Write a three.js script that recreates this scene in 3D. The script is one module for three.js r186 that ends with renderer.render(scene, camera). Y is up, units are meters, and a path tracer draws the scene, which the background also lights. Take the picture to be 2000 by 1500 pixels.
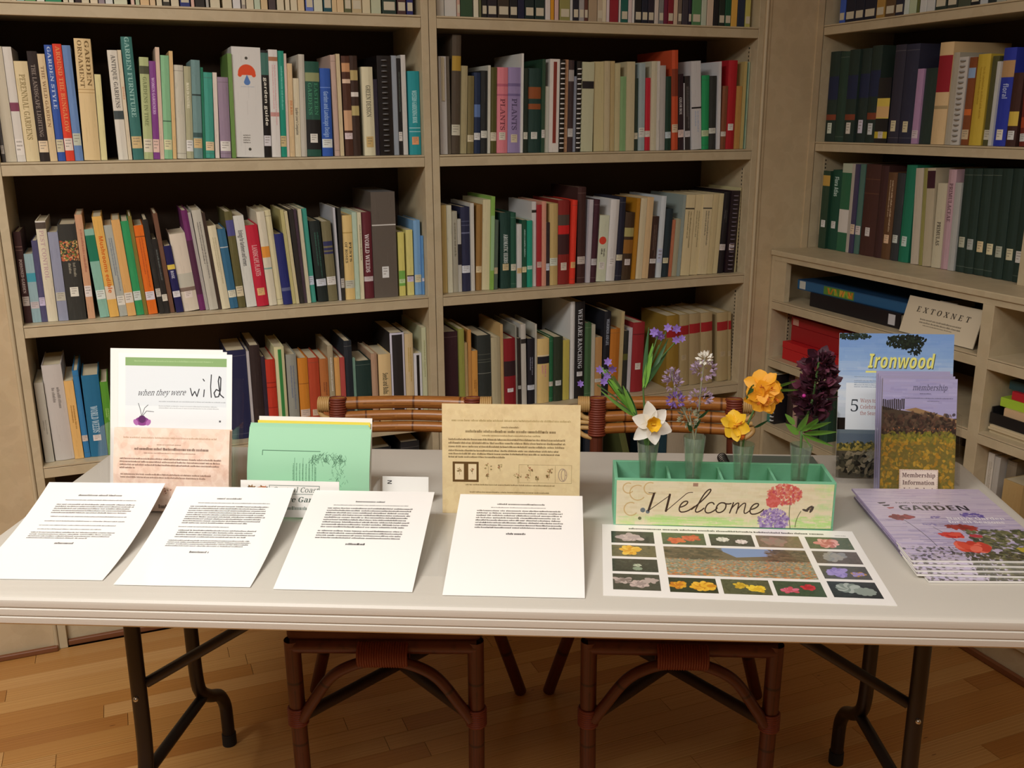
import * as THREE from 'three';
import { mergeGeometries, toCreasedNormals } from 'three/addons/utils/BufferGeometryUtils.js';
import { RoundedBoxGeometry } from 'three/addons/geometries/RoundedBoxGeometry.js';
import { RectAreaLightUniformsLib } from 'three/addons/lights/RectAreaLightUniformsLib.js';

// ---------- camera, exposure, lights ----------
const scene = new THREE.Scene();
scene.background = new THREE.Color(0x000000);
const camera = new THREE.PerspectiveCamera(43.39, 4 / 3, 0.05, 40);
camera.position.set(0, 1.44, 0);
camera.rotation.order = 'YXZ';
camera.rotation.set(-0.26683, 0, -0.0047);
const renderer = new THREE.WebGLRenderer();
renderer.toneMapping = THREE.LinearToneMapping;
renderer.toneMappingExposure = 1.52;
renderer.shadowMap.enabled = true;
RectAreaLightUniformsLib.init();
// ceiling fixtures: [x, z, width, depth, radiance, colour]
const FIXTURES = [
  [-1.3, -0.3, 1.2, 0.6, 21, 0xfffcf8, 'nearest the bookcase'],
  [-0.4, 0.55, 1.2, 0.6, 8, 0xfffcf8, 'above the viewer'],
  [1.0, -0.1, 1.2, 0.6, 4, 0xfffcf8, 'on the corner case side of the room'],
];
const CEIL = 2.75;

// ---------- helpers ----------
let seed = 11;
const rnd = () => { seed = (seed * 1664525 + 1013904223) >>> 0; return seed / 4294967296; };
const rr = (a, b) => a + (b - a) * rnd();
const names = {};
function numbered(n) { const k = names[n] = (names[n] ?? -1) + 1; return k ? `${n}_${String(k).padStart(3, '0')}` : n; }
function thing(name, label, category, pos = [0, 0, 0], turn = 0, group) {
  const o = new THREE.Group(); o.name = numbered(name); scene.add(o);
  o.position.set(...pos); o.rotation.y = turn;
  if (label) o.userData = { label, category }; if (group) o.userData.group = group;
  return o;
}
function mesh(name, geos, mat, parent) {
  const g = Array.isArray(geos) ? (geos.length > 1 ? mergeGeometries(geos.map(plain)) : geos[0]) : geos;
  const m = new THREE.Mesh(g, mat); m.name = parent ? name : numbered(name);
  m.castShadow = m.receiveShadow = true; (parent || scene).add(m); return m;
}
function plain(g) {   // position, normal, uv only, no index, so that anything merges
  const q = g.index ? g.toNonIndexed() : g;
  for (const k of Object.keys(q.attributes)) if (!['position', 'normal', 'uv'].includes(k)) q.deleteAttribute(k);
  if (!q.attributes.uv) q.setAttribute('uv', new THREE.Float32BufferAttribute(new Float32Array(q.attributes.position.count * 2), 2));
  return q;
}
function solo(name, geos, mat, label, category, pos, turn = 0, group) {
  const m = mesh(name, geos, mat); if (pos) m.position.set(...pos); m.rotation.y = turn;
  m.userData = { label, category }; if (group) m.userData.group = group; return m;
}
function structure(name, geos, mat, parent) { const m = mesh(name, geos, mat, parent); if (!parent) m.userData.kind = 'structure'; return m; }
const V = (x, y, z) => new THREE.Vector3(x, y, z);
// box from min/max corners, uv in metres
function bx(x0, x1, y0, y1, z0, z1, r = 0) {
  const g = r ? new RoundedBoxGeometry(x1 - x0, y1 - y0, z1 - z0, 2, r) : new THREE.BoxGeometry(x1 - x0, y1 - y0, z1 - z0);
  g.translate((x0 + x1) / 2, (y0 + y1) / 2, (z0 + z1) / 2);
  const p = g.attributes.position, n = g.attributes.normal, uv = g.attributes.uv;
  for (let i = 0; i < p.count; i++) {
    const ax = Math.abs(n.getX(i)), ay = Math.abs(n.getY(i)), az = Math.abs(n.getZ(i));
    if (ax >= ay && ax >= az) uv.setXY(i, p.getZ(i), p.getY(i));
    else if (ay >= az) uv.setXY(i, p.getX(i), p.getZ(i));
    else uv.setXY(i, p.getX(i), p.getY(i));
  }
  return g;
}
function tube(pts, r, seg = 24, rad = 10, tension = 0.5, closed = false) {
  const c = new THREE.CatmullRomCurve3(pts.map((p) => V(...p)), closed, 'catmullrom', tension);
  return new THREE.TubeGeometry(c, seg, r, rad, closed);
}
function rod(a, b, r, rad = 12) {   // capped straight cylinder
  const A = V(...a), Bv = V(...b), d = Bv.clone().sub(A), L = d.length();
  const g = new THREE.CylinderGeometry(r, r, L, rad); g.translate(0, L / 2, 0);
  g.applyQuaternion(new THREE.Quaternion().setFromUnitVectors(V(0, 1, 0), d.normalize())); g.translate(A.x, A.y, A.z); return g;
}
function ball(p, r, sx = 1, sy = 1, sz = 1, a = 10, b = 8) { const g = new THREE.SphereGeometry(r, a, b); g.scale(sx, sy, sz); g.translate(...p); return g; }
// canvas texture
function tex(w, h, draw, opt = {}) {
  const c = document.createElement('canvas'); c.width = w; c.height = h; const x = c.getContext('2d'); draw(x, w, h);
  const t = new THREE.CanvasTexture(c); t.colorSpace = opt.data ? THREE.NoColorSpace : THREE.SRGBColorSpace;
  if (opt.repeat) { t.wrapS = t.wrapT = THREE.RepeatWrapping; t.repeat.set(...opt.repeat); }
  return t;
}
const std = (o) => new THREE.MeshStandardMaterial(o), phys = (o) => new THREE.MeshPhysicalMaterial(o);
function bars(x, x0, y0, w, h, n, col, last = 1, gap = 0.58) {   // lines of print too small to read
  x.fillStyle = col;
  for (let i = 0; i < n; i++) {
    const y = y0 + (h * i) / n, lh = (h / n) * gap, end = x0 + w * (i === n - 1 ? last : 0.95 + 0.05 * rnd());
    for (let p = x0; p < end;) {
      const ww = Math.min(lh * rr(1, 5.5), end - p); let q = p;
      while (q < p + ww) { const s = lh * rr(0.22, 0.42); x.globalAlpha = rr(0.6, 1); const t = rnd() < 0.25 ? 0.25 : 0; x.fillRect(q, y + lh * (0.22 - t), s, lh * (0.72 + t)); q += s + lh * 0.1; }
      p += ww + lh * rr(0.3, 0.45);
    }
  }
  x.globalAlpha = 1;
}

// ---------- materials ----------
const speck = tex(512, 512, (x, w, h) => {
  x.fillStyle = '#808080'; x.fillRect(0, 0, w, h);
  for (let i = 0; i < 9000; i++) { const v = 100 + rnd() * 60 | 0; x.fillStyle = `rgb(${v},${v},${v})`; const s = rr(1, 3.5); x.fillRect(rnd() * w, rnd() * h, s, s); }
}, { data: true, repeat: [4, 4] });
const paintTex = tex(512, 512, (x, w, h) => {
  x.fillStyle = '#fff'; x.fillRect(0, 0, w, h);
  for (let i = 0; i < 900; i++) { const v = 238 + rnd() * 17 | 0; x.fillStyle = `rgba(${v},${v - 2},${v - 5},.35)`; x.beginPath(); x.ellipse(rnd() * w, rnd() * h, rr(3, 26), rr(3, 26), rnd() * 3, 0, 7); x.fill(); }
}, { repeat: [1.5, 1.5] });
const M = {
  paint: std({ color: '#c6b797', map: paintTex, roughness: 0.48, bumpMap: speck, bumpScale: 0.0002 }),
  wall: std({ color: '#c8b491', map: paintTex, roughness: 0.6, bumpMap: speck, bumpScale: 0.0004 }),
  far: std({ color: '#7c6a52', roughness: 0.7 }),
  back: std({ color: '#4a3a2c', roughness: 0.85 }),
  moulding: std({ color: '#7a4a2c', roughness: 0.5 }),
  ceiling: std({ color: '#e6e0d4', roughness: 0.9, bumpMap: speck, bumpScale: 0.001 }),
  slot: std({ color: '#2a241c', roughness: 0.9 }),
  plastic: std({ color: '#c9c4b9', roughness: 0.42, bumpMap: speck, bumpScale: 0.00045 }),
  steel: std({ color: '#231a18', roughness: 0.42, metalness: 0.25 }),
  rubber: std({ color: '#141212', roughness: 0.8 }),
  chrome: std({ color: '#b8b4ac', roughness: 0.3, metalness: 1 }),
  acrylic: phys({ color: '#ffffff', transmission: 1, thickness: 0, roughness: 0.02, ior: 1.4, specularIntensity: 0.6 }),
  glass: phys({ color: '#e3efe4', transmission: 0.93, thickness: 0, roughness: 0.08, ior: 1.5 }),
  pages: std({ color: '#d8cbaa', roughness: 0.9 }),
  white: std({ color: '#efece6', roughness: 0.75 }),
};

// ---------- the setting ----------
// the wall of the long bookcase runs at an angle to the view; the corner case stands at a right angle to it
const AL = 0.38263, LO = V(0, 0, -2.96), CO = V(1.033, 0, -3.3758), AR = AL - Math.PI / 2;
const FR = { L: { o: LO, r: AL }, C: { o: LO, r: AL }, R: { o: CO, r: AR } };
function at(f, u, y, w) { const { o, r } = FR[f]; return [o.x + u * Math.cos(r) + w * Math.sin(r), y, o.z - u * Math.sin(r) + w * Math.cos(r)]; }
function inFrame(m, f) { m.position.copy(FR[f].o); m.rotation.y = FR[f].r; return m; }
const LIPS = [2.071, 1.690, 1.3108, 0.8981, 0.5111, 0.135];   // under side of each shelf's front lip

// floor: a base slab and strip boards parallel to the long wall
const woodTex = [0, 1, 2].map((k) => tex(1024, 128, (x, w, h) => {
  x.fillStyle = '#f4ead8'; x.fillRect(0, 0, w, h);
  for (let i = 0; i < 260; i++) {
    const y = rnd() * h, a = rr(0.03, 0.16); x.strokeStyle = rnd() < 0.7 ? `rgba(150,96,44,${a})` : `rgba(255,240,210,${a})`; x.lineWidth = rr(0.5, 2.4);
    x.beginPath(); x.moveTo(0, y); const s = rr(-8, 8), b = rr(-10, 10); x.bezierCurveTo(w * 0.3, y + s, w * 0.6, y - b, w, y + s * 0.5); x.stroke();
  }
  for (let i = 0; i < 2; i++) if (rnd() < 0.5) { x.fillStyle = 'rgba(96,52,22,.55)'; x.beginPath(); x.ellipse(rnd() * w, rnd() * h, rr(4, 9), rr(2, 4), 0, 0, 7); x.fill(); }
}));
const boardTones = ['#c99c60', '#bf8f52', '#d2aa70', '#c4985c', '#b5844a', '#d6b07a', '#c8a068'];
const boardMats = boardTones.flatMap((c) => woodTex.map((t) => std({ color: c, map: t, roughness: 0.36, bumpMap: t, bumpScale: 0.0001 })));
const floor = structure('floor', bx(-4.3, 1.6, -0.12, -0.009, -0.32, 6.2), std({ color: '#5a3a1c', roughness: 0.8 })); inFrame(floor, 'L');
{
  const far = [], pitch = 0.0572;
  const board = (u0, u1, w0) => { const g = bx(u0 + 0.0006, u1 - 0.0006, -0.009, rr(-0.0002, 0.0002), w0 + 0.0006, w0 + pitch - 0.0006);
    const uv = g.attributes.uv, p = g.attributes.position, ou = rnd(); for (let i = 0; i < uv.count; i++) uv.setXY(i, ou + p.getX(i) / 1.1, (p.getZ(i) - w0) / pitch); return g; };
  woodTex.forEach((t) => { t.wrapS = t.wrapT = THREE.RepeatWrapping; });
  for (let j = 0; j < 108; j++) {
    const w0 = j * pitch; let u = -4.28 - rnd() * 0.6;
    while (u < 1.6) {
      const L = rr(0.45, 1.35), a = Math.max(u, -4.28), b = Math.min(u + L, 1.55); u += L;
      if (b - a < 0.03) continue;
      if (j < 29 && b > -2.1 && a < 1.35) mesh('floor_board', board(a, b, w0), boardMats[rnd() * boardMats.length | 0], floor);
      else far.push(board(a, b, w0));
    }
  }
  const m = mesh('floor_boards_beyond', far, boardMats[4], floor); m.userData.kind = 'stuff';
}
inFrame(structure('wall_back', bx(-4.3, 1.42, 0, CEIL, -0.42, -0.31), M.wall), 'L');
inFrame(structure('wall_right', bx(-0.3, 5.6, 0, CEIL, -0.42, -0.31), M.wall), 'R');
inFrame(structure('wall_left', bx(-4.42, -4.3, 0, CEIL, -0.42, 6.3), M.far), 'L');
inFrame(structure('wall_front', bx(-4.3, 1.6, 0, CEIL, 6.2, 6.32), M.far), 'L');
inFrame(structure('ceiling', bx(-4.42, 1.6, CEIL, CEIL + 0.12, -0.42, 6.32), M.ceiling), 'L');

// flat panels beside the bookcases, flush with their fronts: stiles, sunk field, bead, shoe moulding
function panel(n, u0, u1, beadU) {
  const p = structure(`trim_${n}`, [bx(u0, u1, 0, CEIL, -0.31, -0.004), bx(u0, u0 + 0.024, 0, CEIL, -0.004, 0), bx(u1 - 0.024, u1, 0, CEIL, -0.004, 0)], M.wall);
  inFrame(p, 'L');
  const b = new THREE.CylinderGeometry(0.0055, 0.0055, CEIL, 10); b.translate(beadU, CEIL / 2, 0.0005); mesh('bead', b, M.paint, p);
}
panel(1, -2.6, -1.3855, -1.391);
panel(2, 0.8805, 1.1125, 0.888);
inFrame(structure('baseboard_left', bx(-2.6, -1.387, 0, 0.016, 0.0005, 0.014, 0.004), M.moulding), 'L');

// ---------- the long bookcase, two bays ----------
const long = inFrame(thing('bookcase', 'long built-in beige painted bookcase of two bays with dark backs', 'bookcase'), 'L');
for (const [a, b] of [[-1.385, -1.3635], [-0.268, -0.2465], [-0.2445, -0.223], [0.8585, 0.88]]) mesh('side_panel', bx(a, b, 0, 2.45, -0.305, 0, 0.0012), M.paint, long);
for (const [a, b] of [[-1.3635, -0.268], [-0.223, 0.8585]]) {
  mesh('back_panel', bx(a, b, 0.1, 2.43, -0.305, -0.298), M.back, long);
  for (const y of LIPS) {
    const s = mesh('shelf', [bx(a + 0.0008, b - 0.0008, y + 0.012, y + 0.033, -0.2975, -0.0035), bx(a + 0.0008, b - 0.0008, y + 0.0285, y + 0.033, -0.0035, 0.0005)], M.paint, long);
    mesh('shelf_lip', bx(a + 0.0008, b - 0.0008, y, y + 0.0262, -0.018, -0.0005, 0.0012), M.paint, s);
  }
  mesh('kick_board', bx(a, b, 0, 0.13, -0.05, -0.02), M.paint, long);
  mesh('shoe_moulding', bx(a, b, 0, 0.018, -0.02, -0.006, 0.004), M.moulding, long);
}
mesh('top_board', bx(-1.385, 0.88, 2.43, 2.45, -0.305, 0.004), M.paint, long);
function standard(parent, u, w, y0, y1, side) {   // perforated strip for shelf pins
  const d = side * 0.0016, s = mesh('shelf_standard', bx(Math.min(u, u + d), Math.max(u, u + d), y0, y1, w - 0.007, w + 0.007), M.paint, parent), holes = [];
  for (let y = y0 + 0.012; y < y1; y += 0.0125) holes.push(bx(Math.min(u, u + side * 0.0019), Math.max(u, u + side * 0.0019), y, y + 0.006, w - 0.0022, w + 0.0022));
  mesh('slots', holes, M.slot, s);
}
standard(long, 0.8585, -0.045, 0.56, 0.86, -1); standard(long, 0.8585, -0.045, 0.95, 1.28, -1); standard(long, 0.8585, -0.045, 1.36, 1.66, -1);

// ---------- the corner case: shelves above, deeper base with open cubbies ----------
const corner = inFrame(thing('bookcase', 'built-in beige corner bookcase with a deeper base of open cubbies', 'bookcase'), 'R');
const DP = 0.145;   // how far the base stands out
mesh('side_panel', bx(-0.022, 0, 1.007, 2.45, -0.305, -0.004), M.paint, corner);
mesh('side_panel', bx(0.868, 0.895, 1.007, 2.45, -0.305, 0, 0.0012), M.paint, corner);
mesh('side_panel', bx(1.75, 1.78, 1.007, 2.45, -0.305, 0), M.paint, corner);
mesh('back_panel', bx(0, 1.75, 1.007, 2.45, -0.305, -0.298), M.back, corner);
for (const [a, b] of [[0, 0.868], [0.895, 1.75]]) for (const y of [2.08, 1.7055, 1.334]) {
  const s = mesh('shelf', [bx(a + 0.0008, b - 0.0008, y + 0.012, y + 0.031, -0.2975, -0.0035), bx(a + 0.0008, b - 0.0008, y + 0.0268, y + 0.031, -0.0035, 0.0005)], M.paint, corner);
  mesh('shelf_lip', bx(a + 0.0008, b - 0.0008, y, y + 0.0245, -0.018, -0.0005, 0.0012), M.paint, s);
}
mesh('top_board', bx(-0.02, 1.78, 2.43, 2.45, -0.305, 0.004), M.paint, corner);
mesh('counter', [bx(-0.001, 1.78, 0.989, 1.007, -0.2975, DP + 0.006, 0.003), bx(0.001, 1.78, 0.972, 0.9885, DP - 0.02, DP)], M.paint, corner);
mesh('base_side', bx(-0.0005, 0.0145, 0, 0.972, -0.305, DP - 0.001), M.paint, corner);
mesh('stile', bx(0.0146, 0.078, 0.836, 0.972, DP - 0.022, DP - 0.0015), M.paint, corner);
mesh('divider', bx(0.897, 0.934, 0, 0.972, -0.2975, DP, 0.0012), M.paint, corner);
mesh('base_side', bx(1.75, 1.78, 0, 0.972, -0.305, DP), M.paint, corner);
mesh('back_panel', bx(0.0145, 1.75, 0, 0.972, -0.305, -0.298), M.back, corner);
for (const [a, b] of [[0.0145, 0.897], [0.934, 1.75]]) for (const [y, top] of [[0.803, 0.8355], [0.598, 0.63], [0.36, 0.392], [0.09, 0.122]]) {
  const s = mesh('shelf', [bx(a, b, top - 0.02, top, -0.2975, DP - 0.004), bx(a, b, top - 0.0045, top, DP - 0.004, DP + 0.001)], M.paint, corner);
  mesh('shelf_lip', bx(a, b, y, top - 0.0065, DP - 0.018, DP, 0.0012), M.paint, s);
}
mesh('partition', bx(1.045, 1.057, 0.8355, 0.972, -0.2975, DP - 0.11), M.paint, corner);
mesh('kick_board', bx(0.0145, 1.75, 0, 0.09, 0.08, DP - 0.01), M.paint, corner);
mesh('shoe_moulding', bx(0, 1.75, 0, 0.02, DP - 0.01, DP + 0.004, 0.004), M.moulding, corner);
standard(corner, 0, -0.05, 1.05, 1.31, 1); standard(corner, 0.0145, 0.07, 0.65, 0.79, 1);

// ---------- books ----------
const coverMats = {};
let sheet = null;   // the spine sheet of the shelf being filled
const lum = (c) => { const k = new THREE.Color(c); return k.r * 0.3 + k.g * 0.59 + k.b * 0.11; };
const nearBlack = (c) => (lum(c) < 0.12 ? '#b8b0a0' : '#5a5046');
function spinePrint(x, X, Y, W, H, kind, col, o) {
  x.save(); x.beginPath(); x.rect(X, Y, W, H); x.clip();
  x.fillStyle = col; x.fillRect(X, Y, W, H);
  for (let i = 0; i < 30; i++) { x.globalAlpha = 0.035; x.fillStyle = rnd() < 0.5 ? '#fff' : '#000'; x.fillRect(X + rnd() * W, Y + rnd() * H, rr(1, 4), rr(6, 60)); } x.globalAlpha = 1;
  for (const [a, b, c] of o.b || []) { x.fillStyle = c; x.fillRect(X, Y + a * H, W, Math.max(1.5, (b - a) * H)); }
  if (o.stripe) { x.fillStyle = o.stripe; x.fillRect(X + W * 0.36, Y + H * 0.03, W * 0.34, H * 0.87); }
  if (o.frame) { x.strokeStyle = o.frame; x.lineWidth = W * 0.28; x.strokeRect(X, Y, W, H); }
  if (o.dot) { x.fillStyle = o.dot[1]; x.beginPath(); x.arc(X + W * 0.45, Y + o.dot[0] * H, W * 0.36, 0, 7); x.fill(); }
  if (o.rose) for (let i = 0; i < 260; i++) { x.fillStyle = ['#c8603c', '#d89a60', '#6c7a34', '#3c5224', '#e0b87c', '#b04a30'][rnd() * 6 | 0]; x.beginPath(); x.ellipse(X + rnd() * W, Y + H * rr(o.rose[0], o.rose[1]), rr(1, 5), rr(1, 4), rnd() * 3, 0, 7); x.fill(); }
  if (o.binder) {
    x.fillStyle = '#e8542a'; x.beginPath(); x.arc(X + W * 0.5, Y + H * 0.235, W * 0.3, Math.PI * 0.93, Math.PI * 2.07); x.lineTo(X + W * 0.5, Y + H * 0.25); x.fill(); x.beginPath(); x.arc(X + W * 0.26, Y + H * 0.25, W * 0.07, 0, 7); x.arc(X + W * 0.74, Y + H * 0.25, W * 0.07, 0, 7); x.fill();
    x.fillStyle = '#5a84c4'; x.beginPath(); x.moveTo(X + W * 0.5, Y + H * 0.245); x.lineTo(X + W * 0.61, Y + H * 0.31); x.arc(X + W * 0.5, Y + H * 0.312, W * 0.11, 0, Math.PI); x.fill();
    bars(x, X + W * 0.28, Y + H * 0.352, W * 0.45, 4, 1, '#8aa0c0'); bars(x, X + W * 0.28, Y + H * 0.79, W * 0.24, 34, 4, '#6a665e');
    x.fillStyle = '#4a4840'; for (const v of [0.1, 0.925]) { x.beginPath(); x.arc(X + W * 0.5, Y + H * v, W * 0.05, 0, 7); x.fill(); }
  }
  if (o.tc) {
    const [a, b] = o.ts || [0.14, 0.72], L = (b - a) * H; x.save(); x.translate(X + W / 2, Y + a * H); x.rotate(Math.PI / 2); x.fillStyle = o.tc; x.textBaseline = 'middle';
    if (o.t) {
      const caps = o.t === o.t.toUpperCase(), two = o.two, lines = two ? [o.t.slice(0, o.t.indexOf(' ')), o.t.slice(o.t.indexOf(' ') + 1)] : [o.t];
      lines.forEach((s, i) => {
        let f = W * (two ? 0.34 : 0.56); x.font = `bold ${f}px ${caps ? 'serif' : 'sans-serif'}`; const m = x.measureText(s).width, k = Math.min(L / m, 1.9);
        x.save(); x.translate(0, two ? (i ? 0.21 : -0.21) * W : 0); x.scale(k, 1); x.fillText(s, 0, 0); x.restore();
      });
    } else bars(x, 0, -W * 0.24, L, W * 0.5, W > 26 ? 2 : 1, o.tc, 0.7, 0.6);
    x.restore();
  } else if (kind === 'h' && W > 14 && !o.b && !o.binder && rnd() < 0.6) { x.globalAlpha = 0.5; x.fillStyle = nearBlack(col); x.fillRect(X, Y + H * 0.06, W, 1.6); x.fillRect(X, Y + H * 0.94, W, 1.6); x.globalAlpha = 1; }
  x.restore();
}
// closed cover: bulged spine, two boards; local x = thickness, y = height, spine face towards +z
function coverGeo(t, H, d, bulge, cell, patch) {
  const b = Math.min(0.0026, t * 0.28), P = [], N = 6;
  for (let i = 0; i <= N; i++) { const s = i / N; P.push([t * s, bulge * (1 - (2 * s - 1) ** 2) - bulge]); }
  const outer = [[0, -d], ...P, [t, -d]], inner = [[t - b, -d], [t - b, -b - bulge], [b, -b - bulge], [b, -d]], ring = [...outer, ...inner], n = ring.length;
  const pos = [], uv = [], tri = (a, c, e, ua, uc, ue) => { pos.push(...a, ...c, ...e); uv.push(...ua, ...uc, ...ue); };
  const [U0, V0, U1, V1] = cell, pu = patch;
  for (let i = 0; i < n; i++) {
    const a = ring[i], c = ring[(i + 1) % n], sp = i >= 1 && i <= N;
    const A0 = [a[0], 0, a[1]], C0 = [c[0], 0, c[1]], A1 = [a[0], H, a[1]], C1 = [c[0], H, c[1]];
    const ua = sp ? U0 + (U1 - U0) * (a[0] / t) : pu[0], uc = sp ? U0 + (U1 - U0) * (c[0] / t) : pu[0], v0 = sp ? V0 : pu[1], v1 = sp ? V1 : pu[1];
    tri(A0, C0, C1, [ua, v0], [uc, v0], [uc, v1]); tri(A0, C1, A1, [ua, v0], [uc, v1], [ua, v1]);
  }
  const sh = THREE.ShapeUtils.triangulateShape(ring.map((p) => new THREE.Vector2(p[0], p[1])), []);
  for (const f of sh) { const q = f.map((i) => ring[i]); tri(...q.map((p) => [p[0], H, p[1]]), pu, pu, pu); tri(...q.slice().reverse().map((p) => [p[0], 0, p[1]]), pu, pu, pu); }
  const g = new THREE.BufferGeometry(); g.setAttribute('position', new THREE.Float32BufferAttribute(pos, 3)); g.setAttribute('uv', new THREE.Float32BufferAttribute(uv, 2));
  g.computeVertexNormals(); return toCreasedNormals(g, 0.6);
}
const HMAX = 0.34, PXM = 1350, AW = 2048, AH = 512;
const SHELF_Y = { L2: LIPS[2] + 0.033, L3: LIPS[3] + 0.033, L4: LIPS[4] + 0.033, C2: LIPS[2] + 0.033, C3: LIPS[3] + 0.033, C4: LIPS[4] + 0.033, R2: 1.365, R3: 1.007, L5: LIPS[5] + 0.033, C5: LIPS[5] + 0.033 };
const RECESS = { 2: 0.03, 3: 0.035, 4: 0.035, 5: 0.04 };
const GROUPS = { L: 'books in the left bay', C: 'books in the centre bay', R: 'books in the corner case', B: 'books in the base cubbies' };
function shelf(id, fill) {
  const c = document.createElement('canvas'); c.width = AW; c.height = AH; const x = c.getContext('2d'); x.fillStyle = '#888'; x.fillRect(0, 0, AW, AH);
  const t = new THREE.CanvasTexture(c); t.colorSpace = THREE.SRGBColorSpace;
  sheet = { id, f: id[0] === 'B' ? 'R' : id[0], y: SHELF_Y[id], w: id === 'R3' ? -0.03 : -(RECESS[id[1]] ?? 0.03), x, X: 4, glossy: phys({ map: t, roughness: 0.34, clearcoat: 0.25, clearcoatRoughness: 0.25 }), cloth: std({ map: t, roughness: 0.72 }) };
  fill(); sheet = null;
}
// colours are noted as they look in the photograph's light; GAIN takes that light out of them again
const GAIN = [1.18, 1.26, 1.42];
function own(css) { const c = new THREE.Color(css), v = [c.r * GAIN[0], c.g * GAIN[1], c.b * GAIN[2]], m = Math.max(...v), k = m > 0.82 ? 0.82 / m : 1; return '#' + c.setRGB(v[0] * k, v[1] * k, v[2] * k).getHexString(); }
function B(kind, label, u, t, H, d, lean, colour, opts = {}) {
  const col = own(colour), o = { ...opts };
  for (const k of ['tc', 'stripe', 'comb', 'frame']) if (o[k]) o[k] = own(o[k]);
  if (o.b) o.b = o.b.map(([a, b, c]) => [a, b, own(c)]); if (o.s) o.s = [o.s[0], o.s[1], own(o.s[2])]; if (o.dot) o.dot = [o.dot[0], own(o.dot[1])];
  const S = sheet, W = Math.max(6, t * PXM), hp = Math.min(H, HMAX) * PXM, X = S.X; S.X += W + 4;
  spinePrint(S.x, X, 2, W, hp, kind, col, o);
  S.x.fillStyle = col; S.x.fillRect(X - 1, 462, 6, 14);
  const cell = [(X + 0.5) / AW, 1 - (2 + hp - 0.5) / AH, (X + W - 0.5) / AW, 1 - 2.5 / AH], patch = [(X + 2) / AW, 1 - 469 / AH];
  const soft = kind === 'p' || kind === 'k', y = o.y ?? S.y, w = (o.w ?? S.w) + (o.w === undefined ? rr(-0.004, 0.004) : 0), leanR = lean * Math.PI / 180;
  const name = { b: 'ring_binder', x: 'slipcase', k: 'booklet' }[kind] || 'book', cat = { b: 'binder', x: 'box', k: 'booklet' }[kind] || 'book';
  // pivot at the corner the book leans on
  const g = thing(name, label, cat, at(S.f, u, y + 0.0008, w), FR[S.f].r + (o.yaw ?? 0), o.group ?? GROUPS[S.id[0]]);
  const piv = new THREE.Group(); piv.name = 'cover';
  const mat = soft || kind === 'b' || kind === 'x' ? S.glossy : S.cloth;
  const over = kind === 'h' ? 0.003 : 0, bulge = kind === 'h' ? Math.min(0.004, t * 0.12) : kind === 'p' ? Math.min(0.001, t * 0.06) : 0.0006;
  let cg = coverGeo(t, H, d, bulge, cell, patch);
  const pb = Math.min(0.0026, t * 0.28);
  let pg = bx(pb, t - pb, over, H - over - (soft ? 0.0004 : 0), -d + over + 0.0005, -pb - bulge);
  if (o.fork) { pg = mergeGeometries([pg, ...[-0.5, 0.1, 0.5].map((k) => { const q = bx(t * 0.44, t * 0.52, H * 0.55, H * 0.99, -d * 0.8, 0.004); q.rotateZ(-k * 0.012); q.translate(k * 0.004, 0, 0); return q; })].map(plain)); }
  const parts = [['cover', cg, mat], ['pages', pg, kind === 'x' ? S.glossy : M.pages]];
  if (o.s) {   // paper call-number label wrapped on the spine
    const [a, b, sc] = o.s, lw = t > 0.03 ? Math.min(0.02 / t, 0.8) : 0.94, sx = X, sy = 482, N = 4, pos = [], uv = [], idx = [];
    S.x.fillStyle = sc; S.x.fillRect(sx, sy, W, 28); bars(S.x, sx + W * 0.18, sy + 4, W * 0.62, 19, 3, lum(sc) > 0.3 ? '#6a6258' : '#444', 0.6, 0.4);
    for (let i = 0; i <= N; i++) {
      const s = 0.5 + (i / N - 0.5) * lw, z = bulge * (1 - (2 * s - 1) ** 2) - bulge;
      for (const [yy, v, off] of [[H * (1 - b), 0, 0.00045], [H * (1 - a), 1, 0.00045], [H * (1 - b), 0, 0], [H * (1 - a), 1, 0]]) { pos.push(t * s, yy, z + off); uv.push((sx + 1 + (W - 2) * (i / N)) / AW, 1 - (sy + 27 - 26 * v) / AH); }
      if (i) { const k = i * 4, j = k - 4; idx.push(j, k, k + 1, j, k + 1, j + 1, j + 2, k + 3, k + 2, j + 2, j + 3, k + 3, j, j + 2, k + 2, j, k + 2, k, j + 1, k + 1, k + 3, j + 1, k + 3, j + 3); }
    }
    const lg = new THREE.BufferGeometry(); lg.setAttribute('position', new THREE.Float32BufferAttribute(pos, 3)); lg.setAttribute('uv', new THREE.Float32BufferAttribute(uv, 2)); lg.setIndex(idx); const l2 = lg.toNonIndexed(); l2.computeVertexNormals();
    parts.push(['call_number_label', l2, S.cloth]);
  }
  if (o.comb) {   // plastic comb teeth along the spine
    const k = []; for (let yy = 0.012; yy < H - 0.01; yy += 0.0145) { const r = new THREE.TorusGeometry(Math.min(0.007, t * 0.46 - 0.0021), 0.0021, 5, 10); r.rotateX(Math.PI / 2); r.translate(t * 0.5, yy, 0.001); k.push(r); }
    parts.push(['comb_binding', k, std({ color: o.comb, roughness: 0.4 })]);
  }
  for (const [n, geo, m] of parts) {
    const q = Array.isArray(geo) ? mergeGeometries(geo.map(plain)) : geo;
    if (leanR > 0) q.rotateZ(leanR); else if (leanR < 0) { q.translate(-t, 0, 0); q.rotateZ(leanR); q.translate(t, 0, 0); }
    if (o.flat) { q.rotateZ(0); }
    mesh(n, q, m, g);
  }
  return g;
}
const topGeos = [];
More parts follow.
